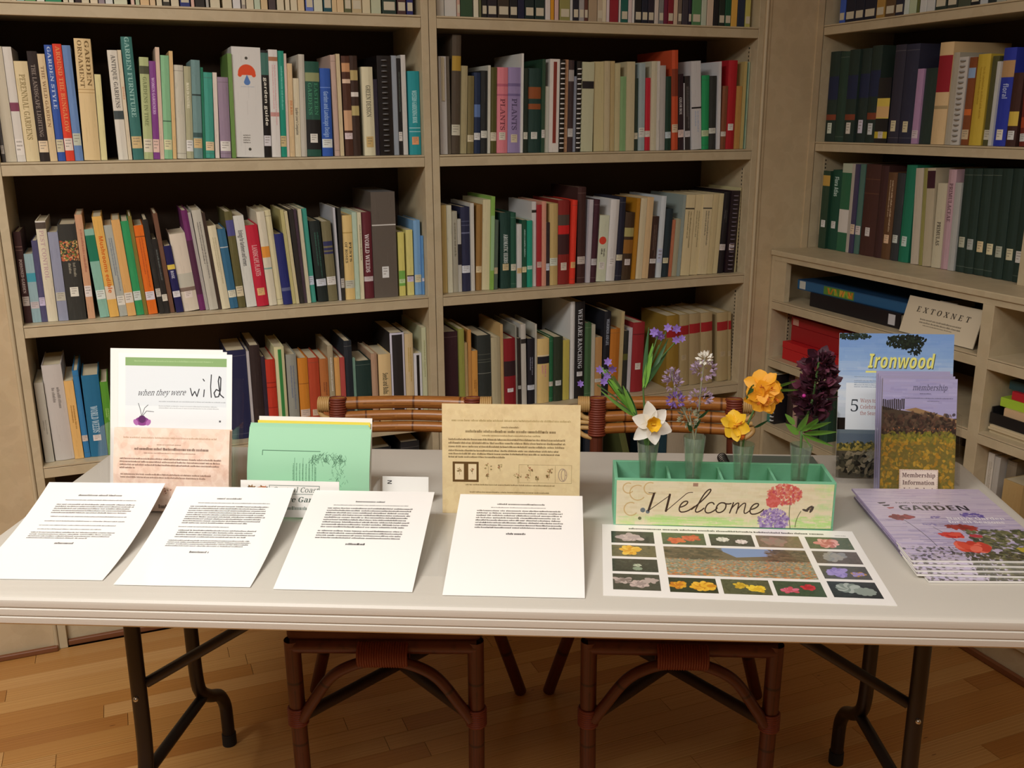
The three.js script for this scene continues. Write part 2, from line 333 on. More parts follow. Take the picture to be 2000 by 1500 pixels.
function topRow(f, list) {
  for (const [u, t, col] of list) {
    const T = t / 1000, U = u / 1000, d = rr(0.16, 0.2), H = rr(0.22, 0.29), y = (f === 'R' ? 1.7365 : LIPS[1] + 0.033), c = new THREE.Color(own(col));
    const add = (g, k) => { const q = plain(g), n = q.attributes.position.count, a = new Float32Array(n * 3); for (let i = 0; i < n; i++) a.set([k.r, k.g, k.b], i * 3); q.setAttribute('color', new THREE.BufferAttribute(a, 3)); q.rotateY(FR[f].r); q.translate(...at(f, U, y + 0.0008, -0.03)); topGeos.push(q); };
    add(bx(0, T, 0, H, -d, 0, Math.min(0.0015, T * 0.2)), c);
    if (lum(col) < 0.4 && rnd() < 0.75) add(bx(T * 0.1, T * 0.9, 0.012, 0.034, 0, 0.0006), new THREE.Color('#d4ccb4'));
  }
}
// left bay second shelf
shelf('L2', () => {
B('h','slim dark grey hardback at the end beside a dull cream one, left bay second shelf',-1.3605,0.0074,0.2004,0.1581,0,'#4a4440',{s:[0.798,0.901,'#b5ada0']});
B('p','dull cream paperback between dark grey and white ones, left bay second shelf',-1.3524,0.0248,0.275,0.217,0,'#c0b294');
B('p','white paperback with a pink tulip on left bay second shelf',-1.3266,0.0195,0.2744,0.2037,0,'#cdc2ae',{b:[[0.479,0.554,'#7a3a4a']],s:[0.798,0.941,'#d8cbb8']});
B('h','pale yellow hardback between white and black ones, left bay second shelf',-1.3064,0.0311,0.2415,0.1704,0,'#d0ba8a',{t:'PERENNIAL GARDENS',ts:[0.128,0.782],tc:'#8a7648'});
B('h','black hardback between pale yellow and tan ones, left bay second shelf',-1.2742,0.0221,0.2656,0.1776,0,'#241712',{t:'THE LANDSCAPE LIGHTING',ts:[0.12,0.774],tc:'#8f8070',s:[0.81,0.917,'#dcc29a']});
B('p','tan paperback between black and blue ones, left bay second shelf',-1.251,0.0166,0.2592,0.187,0,'#cfb384',{t:'THE WILD GARDEN',ts:[0.112,0.679],tc:'#80603f'});
B('h','blue hardback between tan and red ones, left bay second shelf',-1.2333,0.0178,0.2809,0.2038,0,'#2d4d90',{t:'GARDEN STYLE',ts:[0.013,0.798],tc:'#d6dbe8',s:[0.81,0.921,'#c8ba92']});
B('h','red hardback between blue and slate blue ones, left bay second shelf',-1.2143,0.0202,0.2836,0.1892,0,'#d2381f',{t:'AROUND THE BUNGALOW',ts:[0.021,0.75],tc:'#ee9a58',s:[0.802,0.909,'#e2cfb8']});
B('h','slate blue hardback between red and tan ones, left bay second shelf',-1.193,0.0192,0.2808,0.1875,0,'#617da2',{s:[0.758,0.865,'#b8b89e']});
B('h','thick tan hardback lettered in brown on left bay second shelf',-1.1716,0.0387,0.2971,0.232,-1.5,'#d4b680',{t:'GARDEN ORNAMENT',ts:[0.013,0.398],tc:'#6b5028',b:[[0.409,0.415,'#b08a50'],[0.435,0.44,'#b08a50']],two:1});
B('p','pale yellow paperback between tan and cream ones, left bay second shelf',-1.1317,0.0149,0.2123,0.1622,-1.7,'#d4c688');
B('h','cream hardback with a black emblem on left bay second shelf',-1.0894,0.0233,0.2716,0.1894,0,'#d2c7b0',{t:'ANTIQUE GARDENS',ts:[0.044,0.522],tc:'#5a5448',b:[[0.546,0.624,'#3c4440']]});
B('p','slim cream paperback between cream and teal ones, left bay second shelf',-1.0652,0.0091,0.2721,0.1985,0,'#d4c29e',{t:'ROSES',ts:[0.328,0.608],tc:'#c47c54'});
B('h','tall teal hardback between cream and yellow green ones, left bay second shelf',-1.0537,0.0259,0.3045,0.232,0,'#356a5e',{t:'GARDEN FURNITURE',ts:[0,0.648],tc:'#93b5a4',s:[0.806,0.905,'#ccae76']});
B('h','yellow green hardback between teal and purple ones, left bay second shelf',-1.0267,0.0225,0.2556,0.2054,-2.7,'#abb076',{t:'GARDENS IN TIME',ts:[0.189,0.671],tc:'#6f7648',b:[[0.086,0.162,'#4a4a30']],s:[0.798,0.929,'#d8c9a8']});
B('p','purple paperback between yellow green and pinkish tan ones, left bay second shelf',-1.0035,0.016,0.2467,0.1961,-2.7,'#7c3c7a',{t:'WOMEN GARDENERS',ts:[0.166,0.538],tc:'#cdb0c6',s:[0.794,0.929,'#e6c2aa']});
B('p','pinkish tan paperback between purple and light green ones, left bay second shelf',-0.9868,0.01,0.2808,0.203,-2.7,'#d4b698');
B('h','light green hardback between pinkish tan and tan ones, left bay second shelf',-0.9763,0.0204,0.2608,0.1927,-3,'#82b280',{b:[[0.624,0.634,'#3e5a40']],s:[0.81,0.909,'#d4ca98']});
B('p','slim tan paperback between light green and greyish cream ones, left bay second shelf',-0.9551,0.0092,0.2722,0.2091,-3,'#d6b074');
B('h','greyish cream hardback between tan and olive cream ones, left bay second shelf',-0.945,0.0242,0.2378,0.1592,-2.9,'#c3baa0');
B('h','olive cream hardback between greyish cream and grey teal ones, left bay second shelf',-0.9198,0.0176,0.2351,0.1761,-3,'#a7a07a',{t:'MAN IN NATURE',ts:[0.174,0.452],tc:'#d8d0b0',s:[0.798,0.921,'#e4dccc']});
B('h','grey teal hardback between olive cream and dark green ones, left bay second shelf',-0.9013,0.0221,0.2508,0.1764,-3,'#6b8880',{b:[[0.343,0.359,'#2a3832'],[0.734,0.782,'#39504a']],s:[0.794,0.893,'#ccac74']});
B('p','slim dark green paperback between grey teal and sea green ones, left bay second shelf',-0.8784,0.0069,0.2333,0.1868,-3,'#20704f');
B('h','sea green hardback between dark green and pinkish white ones, left bay second shelf',-0.8708,0.022,0.2203,0.1477,-3,'#3e9078',{s:[0.806,0.909,'#e2c496']});
B('p','pinkish white paperback between sea green and mauve ones, left bay second shelf',-0.8463,0.0107,0.2205,0.1695,-2.6,'#e0cfb8');
B('h','mauve hardback between pinkish white and leaf green ones, left bay second shelf',-0.8325,0.0275,0.2086,0.1667,-2,'#917a86',{s:[0.79,0.913,'#e2d8c6']});
B('p','leaf green paperback between mauve and white ones, left bay second shelf',-0.8029,0.0106,0.2689,0.1872,-1.7,'#6c8c46');
B('b','thick white binder with an orange and blue logo on left bay second shelf',-0.7916,0.0751,0.2854,0.235,-1.7,'#d3ccbd',{binder:1});
B('p','black paperback between white and white ones, left bay second shelf',-0.7157,0.0191,0.2792,0.2232,-1.6,'#16120f',{t:'garden guide',ts:[0.251,0.703],tc:'#dcd4bc',b:[[0.025,0.228,'#3f6a5a']],s:[0.794,0.893,'#ccc4bc']});
B('p','white paperback between black and emerald green ones, left bay second shelf',-0.6958,0.0234,0.2807,0.1861,-1.6,'#d8cfc0',{tc:'#d09a94',b:[[0.067,0.105,'#a5714e'],[0.577,0.616,'#c08a7c']]});
B('p','emerald green paperback between white and pinkish ones, left bay second shelf',-0.6719,0.017,0.2784,0.2152,-1.6,'#1b886c',{tc:'#7ec4ac',s:[0.798,0.901,'#c5ad78']});
B('p','slim pinkish paperback between emerald green and tan ones, left bay second shelf',-0.6544,0.0068,0.2719,0.1795,-1.6,'#d2baa6');
B('p','tan paperback between pinkish and cream ones, left bay second shelf',-0.6468,0.0131,0.2463,0.1824,-1.6,'#d4b484',{t:'HERBS',ts:[0.39,0.546],tc:'#bc6430'});
B('p','cream paperback between tan and grey white ones, left bay second shelf',-0.6326,0.0161,0.2082,0.152,-1.6,'#d4c5a0',{t:'Garden Lover\'s Companion',ts:[0.374,0.719],tc:'#3a342a'});
B('h','grey white hardback between cream and dark green ones, left bay second shelf',-0.6158,0.0156,0.2703,0.1872,-1.6,'#bcb29c');
B('h','thick dark green hardback between grey white and royal blue ones, left bay second shelf',-0.5988,0.0387,0.252,0.1794,-1.5,'#1f4c3a',{t:'EASTERN GARDENS',ts:[0.22,0.561],tc:'#438860',b:[[0.116,0.208,'#8e9060'],[0.608,0.925,'#15120f']],s:[0.758,0.853,'#e4dcc8'],two:1});
B('h','royal blue hardback between dark green and pinkish tan ones, left bay second shelf',-0.556,0.0297,0.2353,0.1857,-0.8,'#2b529c',{t:'Garden and Landscape Design',ts:[0.258,0.782],tc:'#b0c8e8',b:[[0.212,0.22,'#7c98d0']],s:[0.802,0.901,'#dcdccc']});
B('h','pinkish tan hardback between royal blue and cream ones, left bay second shelf',-0.5206,0.0136,0.2708,0.1924,0,'#bc9e88');
B('p','cream paperback between pinkish tan and brown ones, left bay second shelf',-0.5056,0.0106,0.2736,0.1871,0,'#cdb88c');
B('h','brown hardback with tan patches on left bay second shelf',-0.4906,0.0228,0.2688,0.2075,0,'#4a2817',{b:[[0.07,0.158,'#c48e60'],[0.228,0.27,'#d8b898'],[0.538,0.742,'#c89a70']],s:[0.766,0.829,'#e4ccc4']});
B('h','dark brown hardback with cream patches on left bay second shelf',-0.4673,0.0215,0.27,0.1976,0,'#362115',{b:[[0.143,0.243,'#b09a60'],[0.359,0.405,'#e0d4c0'],[0.495,0.593,'#b4a064']]});
B('h','cream hardback between dark brown and black purple ones, left bay second shelf',-0.4355,0.0312,0.2408,0.1897,0,'#d3c7a0',{t:'GREEN DESIGN',ts:[0.204,0.561],tc:'#5a5440',s:[0.782,0.905,'#c4a464']});
B('p','black purple paperback between cream and black ones, left bay second shelf',-0.4035,0.0112,0.2081,0.1452,0,'#2c2631');
B('b','thick black binder between black purple and blue grey ones, left bay second shelf',-0.3915,0.0401,0.2712,0.235,0,'#151110',{comb:'#6a6864'});
B('p','blue grey paperback between black and black ones, left bay second shelf',-0.3497,0.0148,0.2722,0.2145,0,'#929698');
B('p','black paperback between blue grey and white ones, left bay second shelf',-0.3338,0.0108,0.2654,0.1967,0,'#1d1b19',{tc:'#6a7a6a',s:[0.758,0.853,'#ccc4b4']});
B('p','white paperback between black and turquoise ones, left bay second shelf',-0.3212,0.0135,0.2745,0.2034,0,'#c7c0b2');
B('h','turquoise hardback at the end beside a white one, left bay second shelf',-0.3029,0.0334,0.2312,0.1613,0,'#208888',{t:'WESTERN GARDENING BOOK',ts:[0.228,0.616],tc:'#bcd4cc',b:[[0.671,0.679,'#c8dcd4'],[0.715,0.723,'#c8dcd4']],s:[0.782,0.877,'#dc9664']});
});
// left bay third shelf
shelf('L3', () => {
B('h','dark brown hardback at the end beside a grey teal one, left bay third shelf',-1.3605,0.0168,0.2376,0.1573,0,'#3b1e1b',{t:'POISONED GARDEN',ts:[0.297,0.671],tc:'#ccbcac',b:[[0.158,0.165,'#8a6a5a'],[0.197,0.203,'#8a6a5a']],s:[0.707,0.81,'#bcac9c']});
B('p','short grey teal paperback between dark brown and purple ones, left bay third shelf',-1.3426,0.021,0.1802,0.1459,0,'#8ea4a0',{b:[[0.278,0.405,'#409098']],s:[0.695,0.794,'#bcaca4']});
B('p','purple paperback between grey teal and cream ones, left bay third shelf',-1.3209,0.0142,0.2139,0.1441,0,'#4c4762',{s:[0.695,0.798,'#bcacbc']});
B('h','cream hardback with a black top band on left bay third shelf',-1.306,0.0242,0.2633,0.2094,0,'#cfc1a0',{t:'PEST CONTROL',ts:[0.089,0.577],tc:'#b4948a',b:[[0.006,0.013,'#efe8da'],[0.015,0.078,'#4c3e32']]});
B('p','grey paperback between cream and black ones, left bay third shelf',-1.28,0.0237,0.2336,0.1679,0,'#8c8c98',{s:[0.675,0.77,'#b4ac94']});
B('h','thick black hardback with a rose picture on left bay third shelf',-1.2552,0.0429,0.2524,0.205,0,'#2e2b23',{ts:[0.398,0.546],tc:'#a49a80',s:[0.652,0.75,'#dcd4bc'],rose:[0.17,0.374]});
B('p','pinkish tan paperback between black and pale teal ones, left bay third shelf',-1.2083,0.0177,0.2756,0.1995,0.7,'#c4936c',{tc:'#9a5a44',s:[0.679,0.786,'#e4d4c4']});
B('p','pale teal paperback with a dark green top on left bay third shelf',-1.1787,0.0234,0.2365,0.1915,3.5,'#83ac94',{b:[[0.07,0.359,'#1d6e4f']],s:[0.687,0.79,'#d4d8c8']});
B('p','orange yellow paperback between pale teal and grey green ones, left bay third shelf',-1.1543,0.0235,0.2692,0.2016,3.5,'#e0ac54',{t:'Mushrooms edible',ts:[0.189,0.758],tc:'#c85a18',b:[[0.687,0.821,'#e6cfae']]});
B('p','grey green paperback between orange yellow and orange tan ones, left bay third shelf',-1.1297,0.0201,0.2451,0.1711,3.5,'#a4a494',{tc:'#5a6470',s:[0.774,0.877,'#d4ccb8']});
B('p','orange tan paperback between grey green and green ones, left bay third shelf',-1.1091,0.0213,0.2591,0.2018,3.5,'#d4a05c',{s:[0.754,0.861,'#d4c8b4']});
B('p','green paperback between orange tan and olive brown ones, left bay third shelf',-1.0868,0.0196,0.2545,0.1954,3.5,'#308e52',{s:[0.742,0.841,'#c8ccbc']});
B('p','slim olive brown paperback between green and orange ones, left bay third shelf',-1.0667,0.0093,0.2674,0.2057,3.5,'#7c6c2c');
B('p','orange paperback between olive brown and black ones, left bay third shelf',-1.0562,0.0239,0.2417,0.1774,3.6,'#e06c1e',{tc:'#a8441a',b:[[0.12,0.132,'#8a4418']],s:[0.742,0.837,'#d4c8c4']});
B('p','black paperback between orange and black ones, left bay third shelf',-1.0278,0.0129,0.257,0.1787,4.4,'#272521',{s:[0.73,0.818,'#bcb09c']});
B('p','black paperback between black and brown ones, left bay third shelf',-1.0141,0.0137,0.2042,0.1557,4.4,'#23201d',{tc:'#6a7068',s:[0.742,0.833,'#d4c8b0']});
B('p','brown paperback between black and navy ones, left bay third shelf',-0.9996,0.0118,0.2723,0.1844,4.4,'#6c4834');
B('p','short navy paperback with a yellow top on left bay third shelf',-0.9841,0.0194,0.1843,0.1421,5.4,'#1e1d4a',{t:'ROSE',ts:[0.371,0.491],tc:'#ece8e4',b:[[0.282,0.353,'#dcbc4c']],s:[0.679,0.77,'#dcd4cc']});
B('h','thick cream hardback between navy and plum ones, left bay third shelf',-0.9637,0.0411,0.2145,0.1634,5.4,'#cfbea4',{b:[[0.511,0.687,'#b8b098'],[0.691,0.742,'#7a6454']],s:[0.742,0.829,'#e2d0be']});
B('h','plum hardback between cream and grey ones, left bay third shelf',-0.9216,0.0159,0.2773,0.1997,5.4,'#661e52',{b:[[0.297,0.837,'#4c1e36']]});
B('p','slim grey paperback between plum and speckled white ones, left bay third shelf',-0.9052,0.0082,0.2715,0.2139,5.4,'#a79e90');
B('h','speckled white hardback between grey and dark brown ones, left bay third shelf',-0.896,0.024,0.2771,0.1915,5.1,'#b9b09a',{ts:[0.12,0.703],tc:'#5c544c'});
B('p','slim dark brown paperback between speckled white and cream ones, left bay third shelf',-0.8713,0.0083,0.2698,0.1949,5.1,'#3c2c22');
B('h','cream hardback between dark brown and steel blue ones, left bay third shelf',-0.8617,0.0221,0.2331,0.1836,5.2,'#d1c39c',{tc:'#a89a70'});
B('h','steel blue hardback between cream and olive patterned ones, left bay third shelf',-0.839,0.0215,0.2234,0.161,4.9,'#2d5e76',{b:[[0.224,0.235,'#c8c0b0']],s:[0.77,0.861,'#d4ccac']});
B('h','olive patterned hardback between steel blue and white ones, left bay third shelf',-0.8167,0.0203,0.2693,0.2084,3.9,'#5c542a',{b:[[0.089,0.251,'#4c4878']],s:[0.774,0.881,'#ccbc94']});
B('p','white paperback between olive patterned and crimson ones, left bay third shelf',-0.7941,0.0278,0.2572,0.1949,4.2,'#d1ccba',{t:'Ecology for Gardeners and Farmers',ts:[0.158,0.546],tc:'#3a3836'});
B('h','crimson hardback between white and cream ones, left bay third shelf',-0.7655,0.0329,0.2295,0.1861,4.2,'#b8162e',{t:'LANDSCAPE PLANTS',ts:[0.243,0.624],tc:'#ecc0b0',s:[0.774,0.865,'#dcac6c']});
B('h','cream hardback with an orange square on left bay third shelf',-0.7315,0.0221,0.266,0.2178,3.9,'#cfc3a4',{b:[[0.367,0.483,'#d88a30'],[0.593,0.608,'#7a9a8a']]});
B('h','cream hardback between cream and navy ones, left bay third shelf',-0.7087,0.017,0.2692,0.2089,3.9,'#ccbe90');
B('h','navy hardback between cream and olive cream ones, left bay third shelf',-0.6911,0.0245,0.202,0.1595,3.9,'#1b205c',{b:[[0.758,0.806,'#5a5c78']]});
B('p','olive cream paperback between navy and cream ones, left bay third shelf',-0.6652,0.0096,0.269,0.1841,4,'#b9ac70');
B('p','slim cream paperback between olive cream and black ones, left bay third shelf',-0.6548,0.0088,0.2646,0.2048,4,'#c8b888');
B('p','black paperback between cream and dark purple ones, left bay third shelf',-0.6447,0.0124,0.2692,0.2142,3.5,'#2b2723');
B('p','slim dark purple paperback between black and cream ones, left bay third shelf',-0.6315,0.0083,0.2687,0.1946,3.4,'#41323a');
B('p','cream paperback between dark purple and teal ones, left bay third shelf',-0.6227,0.0097,0.2696,0.2018,2.8,'#c7bc98');
B('p','teal paperback between cream and black green ones, left bay third shelf',-0.6122,0.015,0.2698,0.1988,2.8,'#3d8e78',{s:[0.715,0.81,'#c4ccd0']});
B('h','black green hardback between teal and olive brown ones, left bay third shelf',-0.5908,0.0293,0.2336,0.19,3.4,'#141e19',{tc:'#2e604c',s:[0.715,0.802,'#d8d8d8']});
B('h','olive brown hardback between black green and grey white ones, left bay third shelf',-0.5601,0.0267,0.2308,0.1641,2.5,'#706644',{b:[[0.247,0.305,'#2c2c50'],[0.328,0.359,'#2c2c50'],[0.378,0.405,'#2c2c50']],s:[0.691,0.794,'#d4ccbc']});
B('p','slim grey white paperback between olive brown and black ones, left bay third shelf',-0.5296,0.0062,0.2696,0.1953,1.3,'#bcb8b4');
B('p','black paperback between grey white and tan ones, left bay third shelf',-0.5225,0.0099,0.2679,0.1769,0,'#2d2b27',{s:[0.758,0.861,'#b4ac9c']});
B('h','tan hardback between black and pale teal ones, left bay third shelf',-0.5103,0.0291,0.2458,0.1787,0,'#d6b470',{t:'PESTS OF ROSES',ts:[0.312,0.561],tc:'#2a2418',b:[[0.198,0.209,'#b08c44']],s:[0.766,0.861,'#bcb8a0'],two:1});
B('h','pale teal hardback between tan and cream ones, left bay third shelf',-0.4804,0.0135,0.2539,0.1932,0,'#adbca0');
B('p','cream paperback between pale teal and dark red ones, left bay third shelf',-0.466,0.0106,0.2535,0.2052,0,'#d3c7a0',{tc:'#6a6448'});
B('h','dark red hardback between cream and brown grey ones, left bay third shelf',-0.4545,0.0298,0.253,0.2044,0,'#5e1d23',{t:'WORLD WEEDS',ts:[0.251,0.695],tc:'#ece4d8',s:[0.742,0.798,'#ccbcb4']});
B('x','thick big plain brown grey slipcase on left bay third shelf',-0.4236,0.0715,0.3093,0.235,0,'#5f5549',{b:[[0.303,0.314,'#cfc8ba']],s:[0.703,0.81,'#e0dcd0']});
B('p','short yellow green paperback between brown grey and yellow ones, left bay third shelf',-0.3462,0.019,0.1903,0.1557,0,'#cdc066',{b:[[0.601,0.841,'#72a448']],s:[0.734,0.798,'#b8d090']});
B('p','short yellow paperback between yellow green and light blue ones, left bay third shelf',-0.3212,0.0203,0.1961,0.1353,0,'#cfc374',{b:[[0.691,0.707,'#201c20']],s:[0.709,0.79,'#dcd0e4']});
B('h','light blue hardback between yellow and blue ones, left bay third shelf',-0.2973,0.0204,0.2232,0.1767,0,'#7197b4',{s:[0.727,0.829,'#c8bc94']});
B('p','slim blue paperback at the end beside a light blue one, left bay third shelf',-0.2763,0.0068,0.1771,0.13,0,'#5887b0',{s:[0.715,0.77,'#d0c8cc']});
});
// left bay fourth shelf
shelf('L4', () => {
B('p','greyish cream paperback at the end beside a pale grey one, left bay fourth shelf',-1.3582,0.0222,0.2245,0.1627,0.6,'#afa792',{ts:[0.468,0.648],tc:'#7a7464'});
B('h','thick pale grey hardback between greyish cream and orange cream ones, left bay fourth shelf',-1.3337,0.0481,0.2686,0.1804,0.9,'#bdb2a2',{ts:[0.235,0.452],tc:'#6a6258'});
B('p','orange cream paperback between pale grey and blue ones, left bay fourth shelf',-1.2847,0.023,0.2219,0.1769,0.9,'#dbac64',{ts:[0.312,0.624],tc:'#8a5a20'});
B('h','blue hardback between orange cream and deep teal ones, left bay fourth shelf',-1.2599,0.0148,0.2486,0.1971,1.1,'#2b6e98',{s:[0.742,0.81,'#ccb8a4']});
B('h','thick deep teal hardback between blue and grass green ones, left bay fourth shelf',-1.244,0.043,0.2317,0.1581,0,'#1d6380',{t:'WORLD WEEDS',ts:[0.374,0.703],tc:'#e0ecec',s:[0.73,0.802,'#d8c8b8']});
B('p','grass green paperback between deep teal and navy ones, left bay fourth shelf',-1.1995,0.0196,0.2098,0.1562,0,'#518e2e',{ts:[0.359,0.53],tc:'#c0d890'});
B('h','thick very thick navy hardback on left bay fourth shelf',-0.863,0.0557,0.2647,0.1856,0,'#1c1e3e');
B('p','slim white paperback between navy and dark brown ones, left bay fourth shelf',-0.8064,0.0074,0.2598,0.1919,0,'#bab2aa');
B('h','dark brown hardback between white and plum black ones, left bay fourth shelf',-0.7977,0.0289,0.2758,0.2064,0,'#2b1b17');
B('p','plum black paperback between dark brown and red ones, left bay fourth shelf',-0.7679,0.0125,0.2395,0.1622,0,'#2d2531');
B('h','red hardback between plum black and cream ones, left bay fourth shelf',-0.7549,0.027,0.2296,0.1833,0,'#b82e16',{b:[[0.297,0.309,'#8a1a0c'],[0.359,0.371,'#8a1a0c'],[0.628,0.636,'#8a1a0c']]});
B('h','cream hardback with a green stripe on left bay fourth shelf',-0.727,0.028,0.2638,0.1859,0,'#cdc490',{stripe:'#317c38'});
B('h','grey hardback between cream and orange brown ones, left bay fourth shelf',-0.6948,0.0297,0.2374,0.1736,0,'#8e8c7c',{tc:'#5c6478'});
B('h','orange brown hardback between grey and brick red ones, left bay fourth shelf',-0.6622,0.0285,0.2242,0.15,0,'#c4781e',{b:[[0.343,0.351,'#8a4a10']],s:[0.699,0.798,'#ccb49c']});
B('h','brick red hardback between orange brown and rust brown ones, left bay fourth shelf',-0.6326,0.0319,0.2214,0.1462,0,'#ac3e1e',{s:[0.711,0.798,'#ccac8c']});
B('h','rust brown hardback between brick red and grey tan ones, left bay fourth shelf',-0.5992,0.0252,0.2168,0.1499,0,'#ac642e',{ts:[0.328,0.522],tc:'#6a3418'});
B('p','grey tan paperback between rust brown and tan orange ones, left bay fourth shelf',-0.5735,0.0159,0.2539,0.1815,0,'#9e9070',{tc:'#d8d0c0'});
B('p','tan orange paperback between grey tan and pink red ones, left bay fourth shelf',-0.5556,0.0152,0.2174,0.1758,0,'#cf9854');
B('p','pink red paperback between tan orange and black navy ones, left bay fourth shelf',-0.5395,0.015,0.216,0.1733,0,'#ac4840');
B('h','black navy hardback between pink red and pale green ones, left bay fourth shelf',-0.5233,0.023,0.2639,0.1945,0,'#1b2025');
B('p','slim pale green paperback between black navy and dark green ones, left bay fourth shelf',-0.4995,0.0074,0.2104,0.1542,0,'#6c8c76');
B('h','thick dark green hardback between pale green and pinkish tan ones, left bay fourth shelf',-0.4909,0.0456,0.1993,0.1528,0,'#152e26');
B('h','pinkish tan hardback between dark green and cream ones, left bay fourth shelf',-0.4438,0.018,0.2186,0.1743,0,'#ac8868');
B('h','thick cream hardback with curly lettering on left bay fourth shelf',-0.4212,0.0379,0.2135,0.1525,0,'#d4b47c',{t:'Seeds and Bulbs',ts:[0.274,0.585],tc:'#3a3420'});
B('h','thick black hardback with a white border on left bay fourth shelf',-0.3819,0.0444,0.2753,0.2166,0,'#211b19',{frame:'#cdc8cc'});
B('h','tan hardback between black and white ones, left bay fourth shelf',-0.336,0.0253,0.2693,0.1949,0,'#c7ac7c',{ts:[0.158,0.561],tc:'#a48434'});
B('p','white paperback with a black stripe on left bay fourth shelf',-0.3097,0.0248,0.206,0.1556,0,'#ccc8c4',{stripe:'#1a1816'});
B('p','pale olive paperback at the end beside a white one, left bay fourth shelf',-0.2839,0.0144,0.2859,0.2224,0,'#b9b890',{tc:'#8a8a58'});
});
// centre bay second shelf
shelf('C2', () => {
B('k','loose white booklet with splayed pages on centre bay second shelf',-0.2108,0.0221,0.2728,0.2019,0,'#bcb4a8',{fork:1});
B('p','dark grey paperback between loose white and brown ones, centre bay second shelf',-0.1878,0.0104,0.2732,0.2105,0,'#5c5242');
B('h','tall brown hardback with gold ornament on centre bay second shelf',-0.1762,0.0268,0.332,0.232,-1.9,'#4c3e2e',{b:[[0.174,0.297,'#a8842e']],s:[0.75,0.841,'#c0b89c']});
B('p','olive cream paperback between brown and olive ones, centre bay second shelf',-0.1486,0.018,0.2477,0.1637,-1.9,'#a09268');
B('h','olive hardback between olive cream and navy ones, centre bay second shelf',-0.1276,0.0202,0.2203,0.1467,-1.4,'#70633a',{s:[0.758,0.845,'#c8b890']});
B('h','navy hardback between olive and black ones, centre bay second shelf',-0.1056,0.0203,0.2298,0.1572,-1.1,'#1c2942',{b:[[0.39,0.546,'#5a7098']],s:[0.742,0.829,'#d4d0c4']});
B('h','black hardback between navy and white ones, centre bay second shelf',-0.0844,0.0198,0.2354,0.1634,-1.1,'#1f1f1d',{s:[0.723,0.81,'#ccc8b4']});
B('p','slim white paperback between black and olive green ones, centre bay second shelf',-0.0634,0.0079,0.2503,0.1733,-1.1,'#c8c2ac');
B('h','olive green hardback between white and pink ones, centre bay second shelf',-0.0546,0.0202,0.2451,0.1637,-1.1,'#514c1e',{s:[0.754,0.853,'#d0c4a4']});
B('h','thick pink hardback between olive green and lilac ones, centre bay second shelf',-0.0331,0.0358,0.2454,0.1705,-0.9,'#d3787c',{t:'PLANTS',ts:[0.359,0.734],tc:'#74343c',b:[[0.189,0.22,'#b45a68'],[0.309,0.328,'#b45a68']],s:[0.754,0.845,'#d0c4ac']});
B('h','thick lilac hardback between pink and white ones, centre bay second shelf',0.0036,0.0399,0.246,0.186,-0.9,'#8e7c9c',{t:'PLANTS',ts:[0.359,0.734],tc:'#4c3e58',b:[[0.185,0.22,'#6c5c80'],[0.305,0.332,'#6c5c80']],s:[0.782,0.877,'#c8b894']});
B('p','slim white paperback between lilac and black green ones, centre bay second shelf',0.0442,0.0066,0.2855,0.2289,-0.9,'#d3cebf');
B('p','black green paperback between white and dark green ones, centre bay second shelf',0.0517,0.0135,0.244,0.1747,-0.9,'#17281f',{s:[0.754,0.837,'#c4c0a8']});
B('h','thick dark green hardback with rust bands on centre bay second shelf',0.0665,0.0431,0.2442,0.1755,-0.8,'#1d372e',{b:[[0.22,0.359,'#8a4820'],[0.417,0.483,'#8a4820']],s:[0.754,0.837,'#ccc8b8']});
B('p','dark green paperback between dark green and pale grey ones, centre bay second shelf',0.1105,0.0105,0.2705,0.1966,-0.8,'#264430',{s:[0.754,0.841,'#ccc4b4']});
B('p','short pale grey paperback between dark green and white ones, centre bay second shelf',0.122,0.0141,0.193,0.1484,-0.8,'#b8b4a0');
B('b','white binder with a dark red strip on centre bay second shelf',0.137,0.0322,0.2714,0.235,-0.7,'#d3c8b8',{stripe:'#7c2c22'});
B('k','black booklet between white and orange brown ones, centre bay second shelf',0.1697,0.0167,0.2689,0.2179,-0.7,'#161311',{comb:'#cfc8bc'});
B('p','orange brown paperback between black and dark brown ones, centre bay second shelf',0.1871,0.012,0.2705,0.1948,-0.7,'#ac805c');
B('p','dark brown paperback between orange brown and blue grey ones, centre bay second shelf',0.2001,0.0179,0.2694,0.2083,-0.7,'#3c2e2e',{b:[[0.105,0.228,'#a0968c']],s:[0.742,0.833,'#bcb4a8']});
B('p','slim blue grey paperback between dark brown and black ones, centre bay second shelf',0.2187,0.0079,0.2229,0.1593,-0.7,'#80848c');
B('k','black booklet between blue grey and pale green ones, centre bay second shelf',0.2276,0.0161,0.2671,0.2115,-0.6,'#1c1a19',{comb:'#dcd6ca'});
B('k','thick pale green booklet with a black square on centre bay second shelf',0.2446,0.0397,0.2646,0.1844,-0.6,'#b8b48e',{b:[[0.212,0.293,'#1d1d21']]});
B('k','thick cream booklet between pale green and cream ones, centre bay second shelf',0.2916,0.0341,0.2667,0.2132,0.8,'#bcac7c');
B('k','cream booklet between cream and cream tan ones, centre bay second shelf',0.3267,0.0168,0.2686,0.199,0.8,'#b9a880');
B('k','cream tan booklet between cream and cream ones, centre bay second shelf',0.3445,0.0176,0.2689,0.2087,0.8,'#b49e6c');
B('k','cream booklet between cream tan and soft green ones, centre bay second shelf',0.3631,0.0183,0.2622,0.1955,0.8,'#b8aa7c');
B('p','soft green paperback between cream and cream ones, centre bay second shelf',0.3824,0.0204,0.2245,0.1595,0.8,'#7e9e68');
B('k','cream booklet between soft green and dark green ones, centre bay second shelf',0.4036,0.0278,0.2682,0.1982,0.8,'#bcac84');
